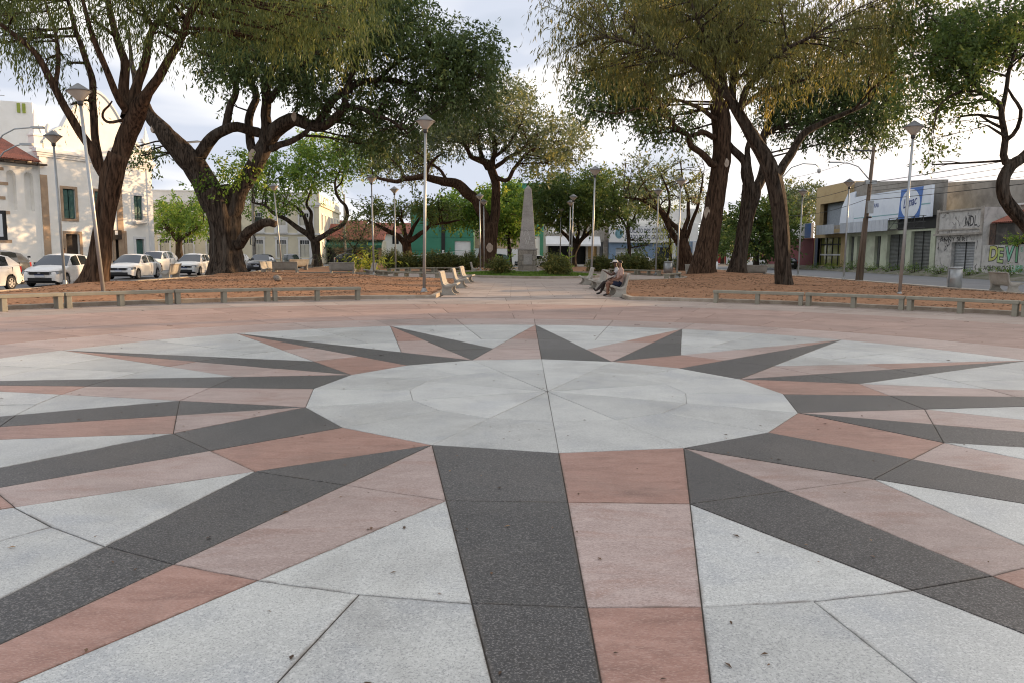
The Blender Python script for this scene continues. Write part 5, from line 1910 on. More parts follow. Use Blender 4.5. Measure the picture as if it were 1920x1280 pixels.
def tile_roof(par, x0, x1, y0, z0, y1, z1, nm='roof', course=.42, rows=True):
    """sloping roof whose clay-tile courses are rolls running down the slope"""
    root = MB()
    L = x1 - x0
    n = max(2, int(L / .24))
    vs, fs = [], []
    nrow = 10
    for r in range(nrow + 1):
        t = r / nrow
        for i in range(n * 4 + 1):
            x = x0 + L * i / (n * 4)
            bump_ = .055 * abs(math.sin(math.pi * i / 4)) + .02 * ((r % 2) - .5) * 0
            vs.append((x, y0 + (y1 - y0) * t, z0 + (z1 - z0) * t + bump_ - .02 * (t * nrow * 2 % 2)))
    w_ = n * 4 + 1
    for r in range(nrow):
        for i in range(n * 4):
            fs.append((r * w_ + i, r * w_ + i + 1, (r + 1) * w_ + i + 1, (r + 1) * w_ + i))
    root.add(vs, fs)
    root.add([(x0, y0, z0 - .05), (x1, y0, z0 - .05), (x1, y1, z1 - .05), (x0, y1, z1 - .05)], [(3, 2, 1, 0)])
    return root.build(nm, TILE, par)


# ---------------------------------------------------------------- church
ch = building('church', 'white colonial church with ochre stone pilasters and green shutters behind the left trees', -41.9, 68.0, 63.9)
W_, H_ = 11.4, 10.2
win_hi = [(2.0, 3.15, 4.4, 7.1), (5.1, 6.25, 4.4, 7.1), (9.25, 10.2, 4.6, 7.0)]
doors = [(2.05, 3.35, 0, 3.0), (5.0, 6.4, 0, 3.4), (7.0, 8.0, 0, 3.2), (9.3, 10.2, .2, 2.7)]
wall(ch, 'front_wall', WHITE_P, W_, H_, win_hi + doors, .35)
sides(ch, WHITE_P, W_, 24, H_)
for i, (a, b, c, d) in enumerate(win_hi + doors[3:]):
    wn_ = MB().box(a, b, .30, .36, c, d).build('window', GLASSD, ch)
    if i < 3:
        for x0_, x1_ in ((a, (a + b) / 2 - .02), ((a + b) / 2 + .02, b)):
            s = MB().box(x0_ + .03, x1_ - .03, .10, .15, c + .05, d - .08)
            for k in range(4):
                s.box(x0_ + .12, x1_ - .12, .07, .10, c + .2 + k * (d - c) / 4.2, c + .2 + (k + .75) * (d - c) / 4.2)
            s.build('shutter', GREEN_SH, wn_)
    else:
        MB().box(a + .05, b - .05, .12, .18, c + .03, d - .1).build('shutter', GREEN_SH, wn_)
    fm = STONE_TRIM if i < 2 else TRIMW
    fr = MB().box(a - .24, a, -.06, .06, c - .22, d + .24).box(b, b + .24, -.06, .06, c - .22, d + .24).box(a, b, -.06, .06, d, d + .24).box(a, b, -.08, .06, c - .22, c)
    fr.build('frame', fm, wn_)
for a, b, c, d in doors[:3]:
    dr = MB().box(a, b, .28, .34, c, d).build('door', WOODD, ch)
    MB().box(a - .26, a, -.07, .06, 0, d + .26).box(b, b + .26, -.07, .06, 0, d + .26).box(a, b, -.07, .06, d, d + .26).build('frame', STONE_TRIM, dr)
for x in (0.0, 7.35):
    n = 9
    pl = MB().box(x, x + .62, -.07, .02, 0, H_ * .80).build('pilaster', STONE_TRIM, ch)
MB().box(10.85, 11.42, -.07, .02, 0, H_).build('pilaster', TRIMW, ch)
MB().box(0, .62, -.07, .02, H_ * .80, H_).build('pilaster_top', WHITE_P, ch)
# balcony
bal = MB().box(9.0, 10.5, -.55, .0, 4.32, 4.46).box(9.15, 10.35, -.42, 0, 4.2, 4.32).build('balcony', TRIMW, ch)
rl = MB()
for k in range(11):
    x = 9.08 + k * .135
    rl.tube([(x, -.5, 4.46), (x, -.5, 5.2)], .012, 5)
rl.tube([(9.05, 0, 5.2), (9.05, -.5, 5.2), (10.45, -.5, 5.2), (10.45, 0, 5.2)], .02, 5)
rl.build('railing', STEEL_D, bal)
# cornice and curved gable with volutes and pinnacles
co = MB()
for k, (p, z0, z1) in enumerate(((.10, 9.75, 9.93), (.18, 9.93, 10.12), (.30, 10.12, 10.34), (.22, 10.34, 10.46))):
    co.box(-.1 - p, W_ + .1 + p, -p - .05, .3, z0, z1)
co.build('cornice', TRIMW, ch)
gp_ = [(0.4, 10.45)]
for t in np.linspace(0, 1, 10):
    gp_.append((.4 + 1.7 * t, 12.4 - 1.5 * math.cos(t * 1.57) + .5 * math.sin(t * 3.14)))
for t in np.linspace(0, 1, 12):
    gp_.append((2.2 + 3.5 * t, 12.3 + 4.0 * math.sin(t * 1.57)))
gp_ += [(W_ - a, b) for a, b in gp_[::-1][1:]]
MB().prism(gp_, .0, .45).build('gable', WHITE_P, ch)
gl = MB()
for (a, b), (c, d) in zip(gp_[1:-2], gp_[2:-1]):
    gl.add([(a, -.12, b), (c, -.12, d), (c, .5, d), (a, .5, b), (a, -.12, b + .22), (c, -.12, d + .22), (c, .5, d + .22), (a, .5, b + .22)], [(0, 1, 5, 4), (4, 5, 6, 7), (3, 2, 1, 0), (2, 3, 7, 6)])
gl.build('gable_moulding', TRIMW, ch)
for cx_, s in ((1.45, 1), (W_ - 1.45, -1)):
    v = MB()
    pts_ = []
    for t in np.linspace(0, 5.2, 26):
        r_ = .75 - .11 * t
        pts_.append((cx_ + s * r_ * math.cos(t + 2.2), -.1, 12.0 + r_ * math.sin(t + 2.2)))
    v.tube(pts_, [.17 - .004 * i for i in range(26)], 8)
    v.build('volute', TRIMW, ch, True)
for x in (.1, W_ - .1):
    p = MB().box(x - .42, x + .42, .0, .8, 10.4, 11.5).box(x - .5, x + .5, -.08, .88, 11.5, 11.65)
    p.add([(x - .36, .05, 11.65), (x + .36, .05, 11.65), (x + .36, .75, 11.65), (x - .36, .75, 11.65), (x, .4, 14.0)], [(0, 1, 4), (1, 2, 4), (2, 3, 4), (3, 0, 4)])
    p.build('pinnacle', WHITE_P, ch)
MB().lathe([(.55, 0), (.55, .12), (.4, .12)], 20, (0, 0, 0)).build('rose_window', GLASSD, ch)
ro = ch.children[-1]
ro.data.transform(Matrix.Translation((5.7, 0, 12.6)) @ Matrix.Rotation(math.pi / 2, 4, 'X'))
# low bell wing on the left: wall with two arched bell openings, quoins, tiled roof
wing = MB()
niches = [(-2.75, -1.95, 4.9, 8.3), (-1.25, -.45, 4.9, 8.3)]
wg = wall(ch, 'bell_wing_wall', WHITE_P, 3.6, 9.3, niches, .5, .25, -3.6)
MB().add([(-3.6, .25, 0), (-3.6, .25, 9.3), (-7.2, 6, 9.3), (-7.2, 6, 0)], [(0, 1, 2, 3)]).build('bell_wing_side', WHITE_P, ch)
for a, b, c, d in niches:
    nb = MB().box(a, b, .72, .76, c, d).build('bell_niche', WHITE_P, ch)
    n = 10
    arcp = [(a, d)] + [((a + b) / 2 - (b - a) / 2 * math.cos(math.pi * k / n), d - .42 + .42 * math.sin(math.pi * k / n)) for k in range(n + 1)] + [(b, d)]
    MB().prism(arcp[::-1], .26, .74).build('arch_head', WHITE_P, nb)
for k in range(7):
    z = .9 + k * 1.22
    MB().box(-3.68, -3.68 + (1.05 if k % 2 else .75), .20, .4, z, z + .26).build('quoin', STONE_TRIM, ch)
    s = MB().add([(-3.66, .22, z), (-3.66, .22, z + .26), (-4.2, 1.1, z + .26), (-4.2, 1.1, z), (-3.6, .3, z), (-3.6, .3, z + .26), (-4.1, 1.15, z + .26), (-4.1, 1.15, z)],
                 [(0, 1, 2, 3), (0, 3, 7, 4), (1, 5, 6, 2)]).build('quoin', STONE_TRIM, ch)
tile_roof(ch, -8.5, -.1, -.65, 9.2, 5.0, 11.6)
for k in range(4):
    MB().box(-3.3 + k * .95, -2.45 + k * .95, -.55, .25, 8.92, 9.06).build('eave_bracket', WOODD, ch)
# notice board at the church door
nbd = MB().box(6.55, 7.6, -.25, -.15, 2.6, 3.5).build('name_board', WOODD, ch)
MB().box(6.85, 7.15, -.27, -.25, 3.05, 3.45).build('badge', TRIMW, nbd)

# taller white block far behind the church
fb = building('rear_building', 'white roof-top of a taller building behind the church, far left', -78, 96, 20, group='distant buildings')
wall(fb, 'wall', WHITE_P, 16, 20.6)
sides(fb, WHITE_P, 16, 10, 20.6)
for k in range(2):
    MB().box(14.3 + k * .6, 14.65 + k * .6, -.15, .1, 19.2, 20.4).build('green_fin', mat('lime_fin', (.3, .36, .06), rough=.7), fb)
MB().box(0, 13, -.05, .05, 21.2, 21.28).box(0, .1, -.05, .05, 20.6, 21.2).box(10, 10.1, -.05, .05, 20.6, 21.2).build('roof_rail', STEEL, fb)

# ---------------------------------------------------------------- cream two-storey building
cb = building('cream_building', 'cream two-storey colonial building with white trim and parapet, behind the dark cars', -49.0, 96.4, 6.6)
CW, CH = 24.0, 7.9
gw, op1, op2 = [], [], []
for k in range(8):
    x = 1.2 + k * 2.9
    op1.append((x, x + 1.15, .25 if k in (2, 5) else .9, 3.05))
    op2.append((x, x + 1.15, 4.3, 6.5))
wall(cb, 'front_wall', CREAM, CW, CH, op1 + op2, .28)
for a, b, c, d in op1 + op2:
    up = c > 4
    wo = MB().box(a, b, .22, .27, c, d).build('window', GLASSD, cb)
    MB().box(a + .04, (a + b) / 2 - .02, .12, .17, c, d - .55).box((a + b) / 2 + .02, b - .04, .12, .17, c, d - .55).build('shutter', PALE_BLIND if not up or a > 16 else GLASSD, wo)
    MB().box(a, b, .15, .2, d - .56, d - .50).box((a + b) / 2 - .025, (a + b) / 2 + .025, .15, .2, d - .5, d).box(a + .27, a + .31, .15, .2, d - .5, d).box(b - .31, b - .27, .15, .2, d - .5, d).build('transom', TRIMW, wo)
    MB().box(a - .22, a, -.05, .05, c - .15, d + .2).box(b, b + .22, -.05, .05, c - .15, d + .2).box(a - .3, b + .3, -.09, .05, d + .2, d + .42).box(a, b, -.05, .05, d, d + .2).box(a - .25, b + .25, -.08, .05, c - .28, c - .15).build('frame', TRIMW, wo)
    if up:
        MB().box(a - .3, b + .3, -.3, 0, c - .42, c - .29).box(a - .25, b + .25, -.26, -.2, c - .28, c + .65).build('balcony', TRIMW, wo)
for x in (-.05, 11.3, 22.7):
    MB().box(x, x + .65, -.08, .02, 0, CH).build('pilaster', TRIMW, cb)
MB().box(-.1, CW + .12, -.16, .05, 3.75, 3.98).build('string_course', TRIMW, cb)
MB().box(-.15, CW + .2, -.25, .05, CH - .35, CH).box(-.1, CW + .1, -.15, .05, CH - .55, CH - .35).build('cornice', TRIMW, cb)
MB().box(0, CW, .0, .3, CH, CH + 1.15).box(-.05, CW + .05, -.06, .36, CH + 1.15, CH + 1.3).build('parapet', TRIMW, cb)
# side facing right
ow = [(k * 3.6 + 2.2, k * 3.6 + 3.2, z0, z1) for k in range(6) for z0, z1 in ((.9, 2.9), (4.5, 6.5))]
sw = wall(cb, 'side_wall', CREAM, 24, CH, ow, .25)
sw.rotation_euler = (0, 0, math.pi / 2)
sw.location = (CW, 0, 0)
for a, b, c, d in ow:
    wo = MB().box(CW - .27, CW - .22, a, b, c, d).build('window', PALE_BLIND, cb)
    MB().box(CW - .02, CW + .06, a - .18, a, c - .15, d + .18).box(CW - .02, CW + .06, b, b + .18, c - .15, d + .18).box(CW - .02, CW + .06, a, b, d, d + .18).build('frame', TRIMW, wo)
MB().box(CW - .05, CW + .25, -.1, 24, CH - .35, CH).box(CW - .3, CW, 0, 24, CH, CH + 1.15).build('side_parapet', CREAM, cb)
for k in range(12):
    MB().box(CW - .005, CW + .045, .8 + k * 1.9, 2.0 + k * 1.9, CH + .25, CH + .95).build('parapet_panel', TRIMW, cb)
MB().box(0, CW, .4, 24, CH - .3, CH - .1).build('roof', CONC, cb)

# ---------------------------------------------------------------- restaurant with tiled roof and green awning, houses behind
rs = building('restaurant', 'low restaurant with clay tile roof and dark green awning behind the feathery tree', -27.3, 104.5, 4)
wall(rs, 'front_wall', mat('warm_wall', (.5, .33, .2), rough=.9), 9, 3.2, [(.6, 3, .1, 2.4), (3.8, 5.4, .1, 2.5), (6.3, 8.5, .1, 2.4)], .3, 2.0)
for a, b in ((.6, 3), (3.8, 5.4), (6.3, 8.5)):
    MB().box(a, b, 2.26, 2.3, .1, 2.45).build('shopfront', GLASSD, rs)
MB().box(5.5, 6.1, 1.5, 2.0, 0, 2.6).build('door', mat('orange_door', (.5, .22, .06), rough=.6), rs)
tile_roof(rs, -.5, 9.5, 1.0, 3.3, 6.5, 5.6)
aw = MB()
aw.add([(-.3, 0, 2.55), (9.2, 0, 2.55), (9.2, 2, 3.25), (-.3, 2, 3.25), (-.3, 0, 2.2), (9.2, 0, 2.2)], [(0, 1, 2, 3), (4, 5, 1, 0)])
aw.build('awning', mat('green_awning', (.02, .11, .075), rough=.8), rs)
sides(rs, CREAM, 9, 9, 3.2, y0=2.0)
for i, (x, y, w, h, rz, lab) in enumerate(((-34, 125, 9, 5.0, 0, 'white house with red tile roof behind the restaurant, left'), (-24.5, 128, 8, 4.8, 3, 'white house with red tile roof behind the restaurant, right'))):
    hs = building('tiled_house', lab, x, y, rz, group='houses behind the restaurant')
    ops = [(1.5, 2.7, 3.0, 4.3), (4.2, 5.3, 3.0, 4.3), (6.6, 7.6, 3.0, 4.3)]
    wall(hs, 'wall', WHITE_P, w, h, ops, .2)
    sides(hs, WHITE_P, w, 9, h)
    for a, b, c, d in ops:
        MB().box(a, b, .15, .2, c, d).build('window', GLASSD, hs)
    tile_roof(hs, -.4, w + .4, -.5, h - .1, 5, h + 1.9)

# ---------------------------------------------------------------- green building
gb_ = building('green_building', 'low green painted building with white door and small sign boards behind the left hedge', -15.4, 115.0, 1)
GW, GH = 9.4, 8.6
wall(gb_, 'front_wall', GREENW, GW, GH, [(6.6, 9.0, .4, 3.4)], .25)
sides(gb_, GREENW, GW, 14, GH)
MB().box(6.6, 9.0, .2, .25, .4, 3.4).build('door', TRIMW, gb_)
for z in (1.9, 3.9, 5.6, 7.3):
    MB().box(0, GW, -.03, .0, z, z + .05).build('groove_band', mat('green_band', (.03, .15, .1), rough=.7), gb_)
MB().box(4.6, 5.15, -.12, 0, 1.2, 8.2).build('black_pilaster', BLACK, gb_)
MB().box(4.72, 5.03, -.14, -.12, 1.6, 2.0).build('meter_box', TRIMW, gb_)
MB().box(5.3, 6.3, -.1, 0, 5.9, 6.75).build('sign_board', BLACK, gb_)
MB().box(6.35, 8.0, -.14, 0, 5.85, 6.8).build('sign_board', TRIMW, gb_)
MB().box(8.05, 9.2, -.1, 0, 5.9, 6.75).build('sign_board', BLACK, gb_)
MB().box(5.45, 6.0, -.12, -.1, 6.1, 6.55).box(8.25, 9.1, -.12, -.1, 6.05, 6.2).box(8.5, 9.1, -.12, -.1, 6.3, 6.6).build('sign_print', TRIMW, gb_)
MB().box(6.6, 7.7, -.16, -.14, 6.42, 6.58).box(6.6, 7.6, -.16, -.14, 6.1, 6.16).build('sign_print', mat('grey_print', (.2, .22, .25), rough=.8), gb_)
rp = MB()
for k in range(9):
    rp.tube([(-.5 + k * 1.15, -1.6, .0 + k * .1), (-.5 + k * 1.15, -1.6, 1.0 + k * .12)], .035, 6)
for dz in (.55, 1.0):
    rp.tube([(-.5, -1.6, dz), (8.7, -1.6, dz + .95)], .035, 6)
rp.build('ramp_rail', TRIMW, gb_)
MB().prism([(-.6, 0), (8.9, 0), (8.9, .9), (7, .8)], -1.55, 0).build('ramp', CONC, gb_)
tg = building('tall_green_building', 'taller green building with a window behind the obelisk top', -1.8, 132, 0, group='distant buildings')
wall(tg, 'front_wall', GREENW, 7.4, 13.6, [(4.6, 6.6, 8.6, 10.8), (5.2, 6.5, .2, 4.6)], .3)
sides(tg, GREENW, 7.4, 14, 13.6)
wo = MB().box(4.6, 6.6, .25, .3, 8.6, 10.8).build('window', GLASSD, tg)
MB().box(4.4, 6.8, -.05, .05, 8.4, 8.6).build('sill', TRIMW, wo)
MB().box(5.2, 6.5, .25, .3, .2, 4.6).build('door', TRIMW, tg)
MB().box(5.0, 6.4, -.12, 0, 5.6, 6.0).build('street_sign', mat('blue_plate', (.02, .09, .35), rough=.5), tg)
# stone-clad front with white lower wall between the green buildings
SC = mat('cut_stone', (.55, .44, .30), (.44, .34, .23), scale=2, rough=.9, vary=.22)
sf = building('stone_clad_front', 'front clad in squared beige stone over a white wall, behind the central trunk', -5.9, 116.5, 0)
MB().box(0, 7.2, .05, .4, 0, 6.4).build('core_wall', CREAM, sf)
MB().box(0, 7.2, -.05, .05, .0, 2.3).build('lower_wall', TRIMW, sf)
for r_ in range(8):
    x = 0
    q = random.Random(r_)
    while x < 7.15:
        w = min(q.uniform(.55, 1.0), 7.2 - x)
        MB().box(x + .012, x + w - .012, -.03 - q.uniform(0, .03), .05, 2.34 + r_ * .5, 2.34 + r_ * .5 + .485).build('stone', SC, sf)
        x += w

# ---------------------------------------------------------------- shops right of the obelisk
sh = building('awning_shop', 'old shop with a long white awning over dark openings, right of the obelisk', 5.0, 113, 0)
sh.scale = (.8125, 1, 1)
OLDW = mat('weathered_plaster', (.46, .43, .39), (.30, .28, .25), scale=1.2, rough=.95, stain=(.13, .12, .11), stain_scale=.8, stain_amt=.7, bump=.3, bscale=8)
wall(sh, 'front_wall', OLDW, 9.6, 6.4, [(.3, 4.2, .1, 3.0), (4.8, 7.2, .1, 3.0), (7.6, 9.2, .9, 3.0)], .4)
sides(sh, OLDW, 9.6, 12, 6.4)
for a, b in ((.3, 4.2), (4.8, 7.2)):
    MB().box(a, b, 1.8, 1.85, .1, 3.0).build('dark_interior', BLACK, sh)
MB().box(7.6, 9.2, .3, .35, .9, 3.0).build('hatch_panel', mat('ochre_panel', (.46, .30, .13), rough=.8), sh)
MB().add([(-.2, -1.5, 3.0), (9.7, -1.5, 3.0), (9.7, 0, 4.2), (-.2, 0, 4.2), (-.2, -1.5, 2.75), (9.7, -1.5, 2.75)], [(0, 1, 2, 3), (4, 5, 1, 0)]).build('awning', TRIMW, sh)
MB().box(.2, 3.6, -.1, 0, 4.6, 6.0).build('sign_board', WHITE_P, sh)
rl = MB()
for k in range(9):
    rl.tube([(7.4 + k * .3, -1.7, 0), (7.4 + k * .3, -1.7, 1.1)], .02, 5)
rl.tube([(7.4, -1.7, 1.1), (9.8, -1.7, 1.1)], .025, 5)
rl.build('railing', STEEL_D, sh)
ru = building('old_stone_front', 'narrow weathered stone front with dark doorway left of the blue sign building', 12.82, 113.2, 0)
ru.scale = (.42, 1, 1)
wall(ru, 'front_wall', OLDW, 3.2, 6.0, [(.2, 1.5, .1, 3.4)], .4)
sides(ru, OLDW, 3.2, 9, 6.0)
MB().box(.2, 1.5, .35, .4, .1, 3.4).build('door', P_GREY, ru)
for k in range(7):
    q = random.Random(k)
    MB().box(1.7 + q.uniform(0, .3), 2.9, -.08, 0, .3 + k * .8, .95 + k * .8).build('stone', STONE_D, ru)
un = building('union_office', 'light blue office with a wide white sign board with dark lettering, behind the right hedge', 14.2, 112.6, -1)
un.scale = (.8, 1, 1)
BLUEW = mat('light_blue_wall', (.20, .28, .40), (.165, .24, .35), scale=.8, rough=.8)
wall(un, 'front_wall', BLUEW, 16.4, 3.6, [(1.3, 6.3, .4, 2.55), (8.6, 11.2, .1, 2.7)], .4)
sides(un, BLUEW, 16.4, 12, 3.6)
MB().box(0, 16.4, .2, 12, 3.6, 6.3).build('upper_wall', WHITE_P, un)
wo = MB().box(1.3, 6.3, .3, .35, .4, 2.55).build('window', mat('grey_pane', (.42, .45, .47), rough=.35), un)
for k in range(6):
    MB().box(1.3 + k * .98, 1.37 + k * .98, .2, .3, .4, 2.55).build('mullion', TRIMW, wo)
MB().box(1.3, 6.3, .2, .3, 1.85, 1.93).build('mullion', TRIMW, wo)
MB().box(8.6, 11.2, .3, .35, .1, 2.7).build('doorway', GLASSD, un)
for x in (11.6, 15.4):
    MB().box(x, x + .6, -.5, .1, 0, 3.55).build('column', TRIMW, un)
sb = MB().box(-.1, 12.6, -.45, -.12, 3.35, 5.75).build('sign_board', TRIMW, un)
SGN = plain('sign_navy', (.035, .045, .09), .6)
text_obj('SINDICATO DOS COMERCIÁRIOS DO', .92, SGN, sb, (2.9, -.462, 4.75), sx=.66, extrude=.005, offset=.012)
text_obj('ESTADO DO RIO GRANDE DO NORTE', .92, SGN, sb, (2.9, -.462, 3.85), sx=.66, extrude=.005, offset=.012)
em = MB().lathe([(.72, 0), (.72, .02), (.56, .02), (.56, 0)], 24).lathe([(.4, 0), (.4, .012)], 20)
eo = em.build('emblem', mat('emblem_teal', (.20, .36, .42), rough=.6), sb)
eo.data.transform(Matrix.Translation((1.75, -.455, 4.62)) @ Matrix.Rotation(math.pi / 2, 4, 'X'))
rp = MB()
for k in range(8):
    rp.tube([(6.8 + k * 1.2, -2.2, 0), (6.8 + k * 1.2, -2.2, 1.0)], .03, 6)
rp.tube([(6.8, -2.2, 1.0), (15.2, -2.2, 1.0)], .035, 6).tube([(6.8, -2.2, .55), (15.2, -2.2, .55)], .03, 6)
rp.build('ramp_rail', TRIMW, un)
MB().box(-.4, 17.0, .5, 11, 6.3, 8.4).build('roof_storey', WHITE_P, un)
# far kiosk
ki = building('red_white_kiosk', 'small white kiosk with red doors and a blue roof strip far down the road', 35.6, 141, 0, group='distant buildings')
wall(ki, 'front_wall', TRIMW, 15, 3.4, [(1.5, 4, .1, 2.6), (6, 8.4, .1, 2.6), (10.5, 13, .1, 2.6)], .2)
sides(ki, TRIMW, 15, 6, 3.4)
for a, b in ((1.5, 4), (6, 8.4), (10.5, 13)):
    MB().box(a, b, .15, .2, .1, 2.6).build('door', mat('red_door', (.36, .03, .03), rough=.6), ki)
MB().box(-.3, 15.3, -.8, .2, 3.4, 4.4).build('roof_strip', mat('blue_strip', (.10, .25, .45), rough=.6), ki)

# ---------------------------------------------------------------- right-hand street front (x = 39, facing the square)
FX = 39.0


def front(name, label, y_far, y_near, **k):
    b = building(name, label, FX, y_far, -90, z=.38, **k)
    return b, y_far - y_near


MAROON = mat('maroon_wall', (.20, .055, .065), (.17, .045, .055), scale=.8, rough=.8, stain=(.25, .12, .12), stain_scale=.5, stain_amt=.4)
b, w = front('maroon_shop', 'maroon-walled shop with a long white sign, across the road', 120, 98.9)
wall(b, 'front_wall', MAROON, w, 3.55, [], .2)
sides(b, MAROON, w, 10, 3.55)
sb = MB().box(0, w - .1, -.35, -.02, 3.55, 5.5).build('sign_board', TRIMW, b)
MB().box(w - 2.2, w - .1, -.37, -.35, 3.6, 5.45).build('blue_end', plain('sign_blue', (.06, .16, .45), .5), sb)
MB().box(w - 9, w - 6, -.37, -.35, 4.35, 4.5).box(w - 9, w - 6.3, -.37, -.35, 3.95, 4.05).build('sign_print', mat('grey_print', (.2, .22, .25), rough=.8), sb)

BRICKY = mat('yellow_brick', (.50, .385, .215), (.41, .31, .17), scale=9, rough=.9, stain=(.33, .22, .11), stain_scale=1, stain_amt=.5, bump=.3, bscale=20)
b, w = front('yellow_brick_building', 'yellow brick building with recessed balcony and glass doors', 98.6, 89.2)
ops = [(1.3, 8.2, 4.5, 7.75), (1.2, 8.0, .05, 3.5)]
wall(b, 'front_wall', BRICKY, w, 9.9, ops, .5)
sides(b, BRICKY, w, 3.2, 9.9)
MB().box(1.3, 8.2, .95, 1.05, 4.5, 7.75).build('balcony_back_wall', mat('blue_grey_wall', (.36, .41, .48), rough=.8), b)
MB().box(5.9, 8.0, .88, .94, 4.9, 7.6).build('balcony_window', GLASSD, b)
MB().box(1.3, 8.2, .1, .4, 4.4, 4.95).build('balcony_rubble', OLDW, b)
MB().box(.35, 1.2, -.04, .3, 0, 3.5).build('blue_pilaster', mat('slate_pilaster', (.12, .15, .22), rough=.7), b)
gd = MB().box(1.2, 8.0, .42, .47, .05, 3.5).build('glass_doors', plain('yellowish_glass', (.26, .26, .09), .12, 0, .7), b)
for x in (1.2, 3.0, 4.7, 6.4, 7.85):
    MB().box(x, x + .15, .34, .42, .05, 3.5).build('door_frame', BLACK, gd)
MB().box(1.2, 8.0, .33, .41, 2.6, 2.75).build('door_frame', BLACK, gd)
MB().box(1.2, 8.0, .33, .40, 1.32, 1.5).build('door_band', TRIMW, gd)

PALEG = mat('pale_green_wall', (.56, .61, .48), (.47, .52, .40), scale=.9, rough=.9, stain=(.26, .26, .21), stain_scale=.7, stain_amt=.55)
SHUT = mat('grey_roller_shutter', (.16, .17, .165), (.11, .12, .115), scale=2.5, rough=.6, metal=.3, stain=(.22, .21, .19), stain_scale=1, stain_amt=.4)
SHUT_L = mat('light_roller_shutter', (.36, .38, .40), (.29, .31, .33), scale=2.5, rough=.6, metal=.3, stain=(.2, .2, .2), stain_scale=1, stain_amt=.4)


def shutter(par, a, b, c, d, m, y=.3, name='roller_shutter'):
    mb = MB()
    n = int((d - c) / .13)
    vs, fs = [], []
    for i in range(n * 2 + 1):
        z = c + (d - c) * i / (n * 2)
        yy = y + (.035 if i % 2 else 0)
        vs += [(a, yy, z), (b, yy, z)]
    fs = [(2 * i, 2 * i + 1, 2 * i + 3, 2 * i + 2) for i in range(n * 2)]
    o = MB().add(vs, fs).build(name, m, par)
    MB().box((a + b) / 2 - .04, (a + b) / 2 + .04, y - .05, y - .01, c, d).build('centre_rail', BLACK, o)
    return o


b, w = front('shuttered_shop', 'long shop with grey roller shutters, panelled canopy and big white sign', 89.0, 70.4)
ops = [(.6, 1.9, 0, 3.5), (2.7, 4.3, 0, 3.5), (6.9, 8.2, 0, 3.4), (9.6, 13.4, 0, 3.5), (14.3, 17.8, 0, 3.7)]
wall(b, 'front_wall', PALEG, w, 4.9, ops, .35)
sides(b, PALEG, w, 14, 4.9)
for a, bb, c, d in ops:
    shutter(b, a, bb, c, d, SHUT)
GREYW = mat('grey_cement_wall', (.36, .34, .31), (.26, .24, .215), scale=.9, rough=.95, stain=(.10, .09, .08), stain_scale=.5, stain_amt=.6, bump=.2, bscale=8)
up = MB()
up.prism([(0, 4.9), (w, 4.9), (w, 8.3), (0, 9.75)], .5, .8)
up.build('upper_cement_wall', GREYW, b)
cn = MB().box(-6.2, 11.6, -1.15, .0, 3.9, 3.98).build('canopy', CONC, b)
x = -6.2
i = 0
PANEL = mat('canopy_panel', (.50, .54, .60), (.42, .46, .52), scale=1.5, rough=.55, vary=.12)
while x < 11.5:
    if not (-1.1 < x < .6):
        MB().box(x + .012, x + .83, -1.2, -1.15, 3.85, 5.0).build('panel', PANEL, cn)
    x += .86
tr = MB()
for z in (3.95, 4.5, 5.05):
    tr.tube([(11.7, -1.0, z), (w, -1.0, z)], .03, 5)
for k in range(5):
    tr.tube([(11.8 + k * 1.6, -1.0, 3.95), (11.8 + k * 1.6, -1.0, 5.05)], .03, 5)
    if k < 4:
        tr.tube([(11.8 + k * 1.6, -1.0, 3.95), (13.4 + k * 1.6, -1.0, 5.05)], .025, 5)
tr.build('bare_canopy_frame', STEEL_D, b)
MB().box(11.7, w, -.06, -.02, 3.9, 5.1).build('dark_canopy_back', BLACK, b)
SIGNW = mat('sign_panel_white', (.76, .83, .92), (.70, .77, .88), scale=.6, rough=.5, stain=(.5, .56, .66), stain_scale=.6, stain_amt=.3)
sb = MB().box(2.6, w - .2, -.55, -.3, 4.95, 7.85).build('sign_board', SIGNW, b)
lg = MB().add([(12.6, -.565, 4.97), (16.6, -.565, 4.97), (17.0, -.565, 7.83), (12.9, -.565, 7.83)], [(0, 1, 2, 3)]).build('blue_field', plain('logo_blue', (.05, .16, .50), .5), sb)
ov = MB().lathe([(1.0, 0), (1.0, .01)], 32).build('logo_oval', SIGNW, sb)
ov.data.transform(Matrix.Translation((14.8, -.57, 6.35)) @ Matrix.Diagonal((1.75, 1, 1.38, 1)) @ Matrix.Rotation(math.pi / 2, 4, 'X'))
text_obj('Limac', 1.25, plain('logo_navy', (.02, .05, .22), .5), sb, (13.5, -.592, 5.95), extrude=.004, shear=.35, sx=.85, rot=(math.pi / 2, -.12, 0), offset=.012)
text_obj('ÃO E TRAB', .62, plain('logo_navy', (.02, .05, .22), .5), sb, (5.6, -.562, 6.4), extrude=.004, sx=.9)
text_obj('OS', .62, plain('logo_navy', (.02, .05, .22), .5), sb, (5.6, -.562, 5.6), extrude=.004, sx=.9)
MB().box(2.7, 12.6, -.562, -.55, 5.42, 5.52).box(16.7, w - .25, -.562, -.55, 6.1, 6.22).build('teal_line', plain('sign_teal', (.22, .42, .46), .5), sb)
MB().add([(-1.2, -.5, 4.95), (2.4, -.5, 4.95), (2.55, -.45, 8.5), (.4, -.4, 8.4), (-.9, -.45, 6.9)], [(0, 1, 2, 3, 4)]).add([(-1.2, -.4, 4.95), (2.4, -.4, 4.95), (2.55, -.35, 8.5), (.4, -.3, 8.4), (-.9, -.35, 6.9)], [(4, 3, 2, 1, 0)]).build('torn_sign_panel', SIGNW, b)

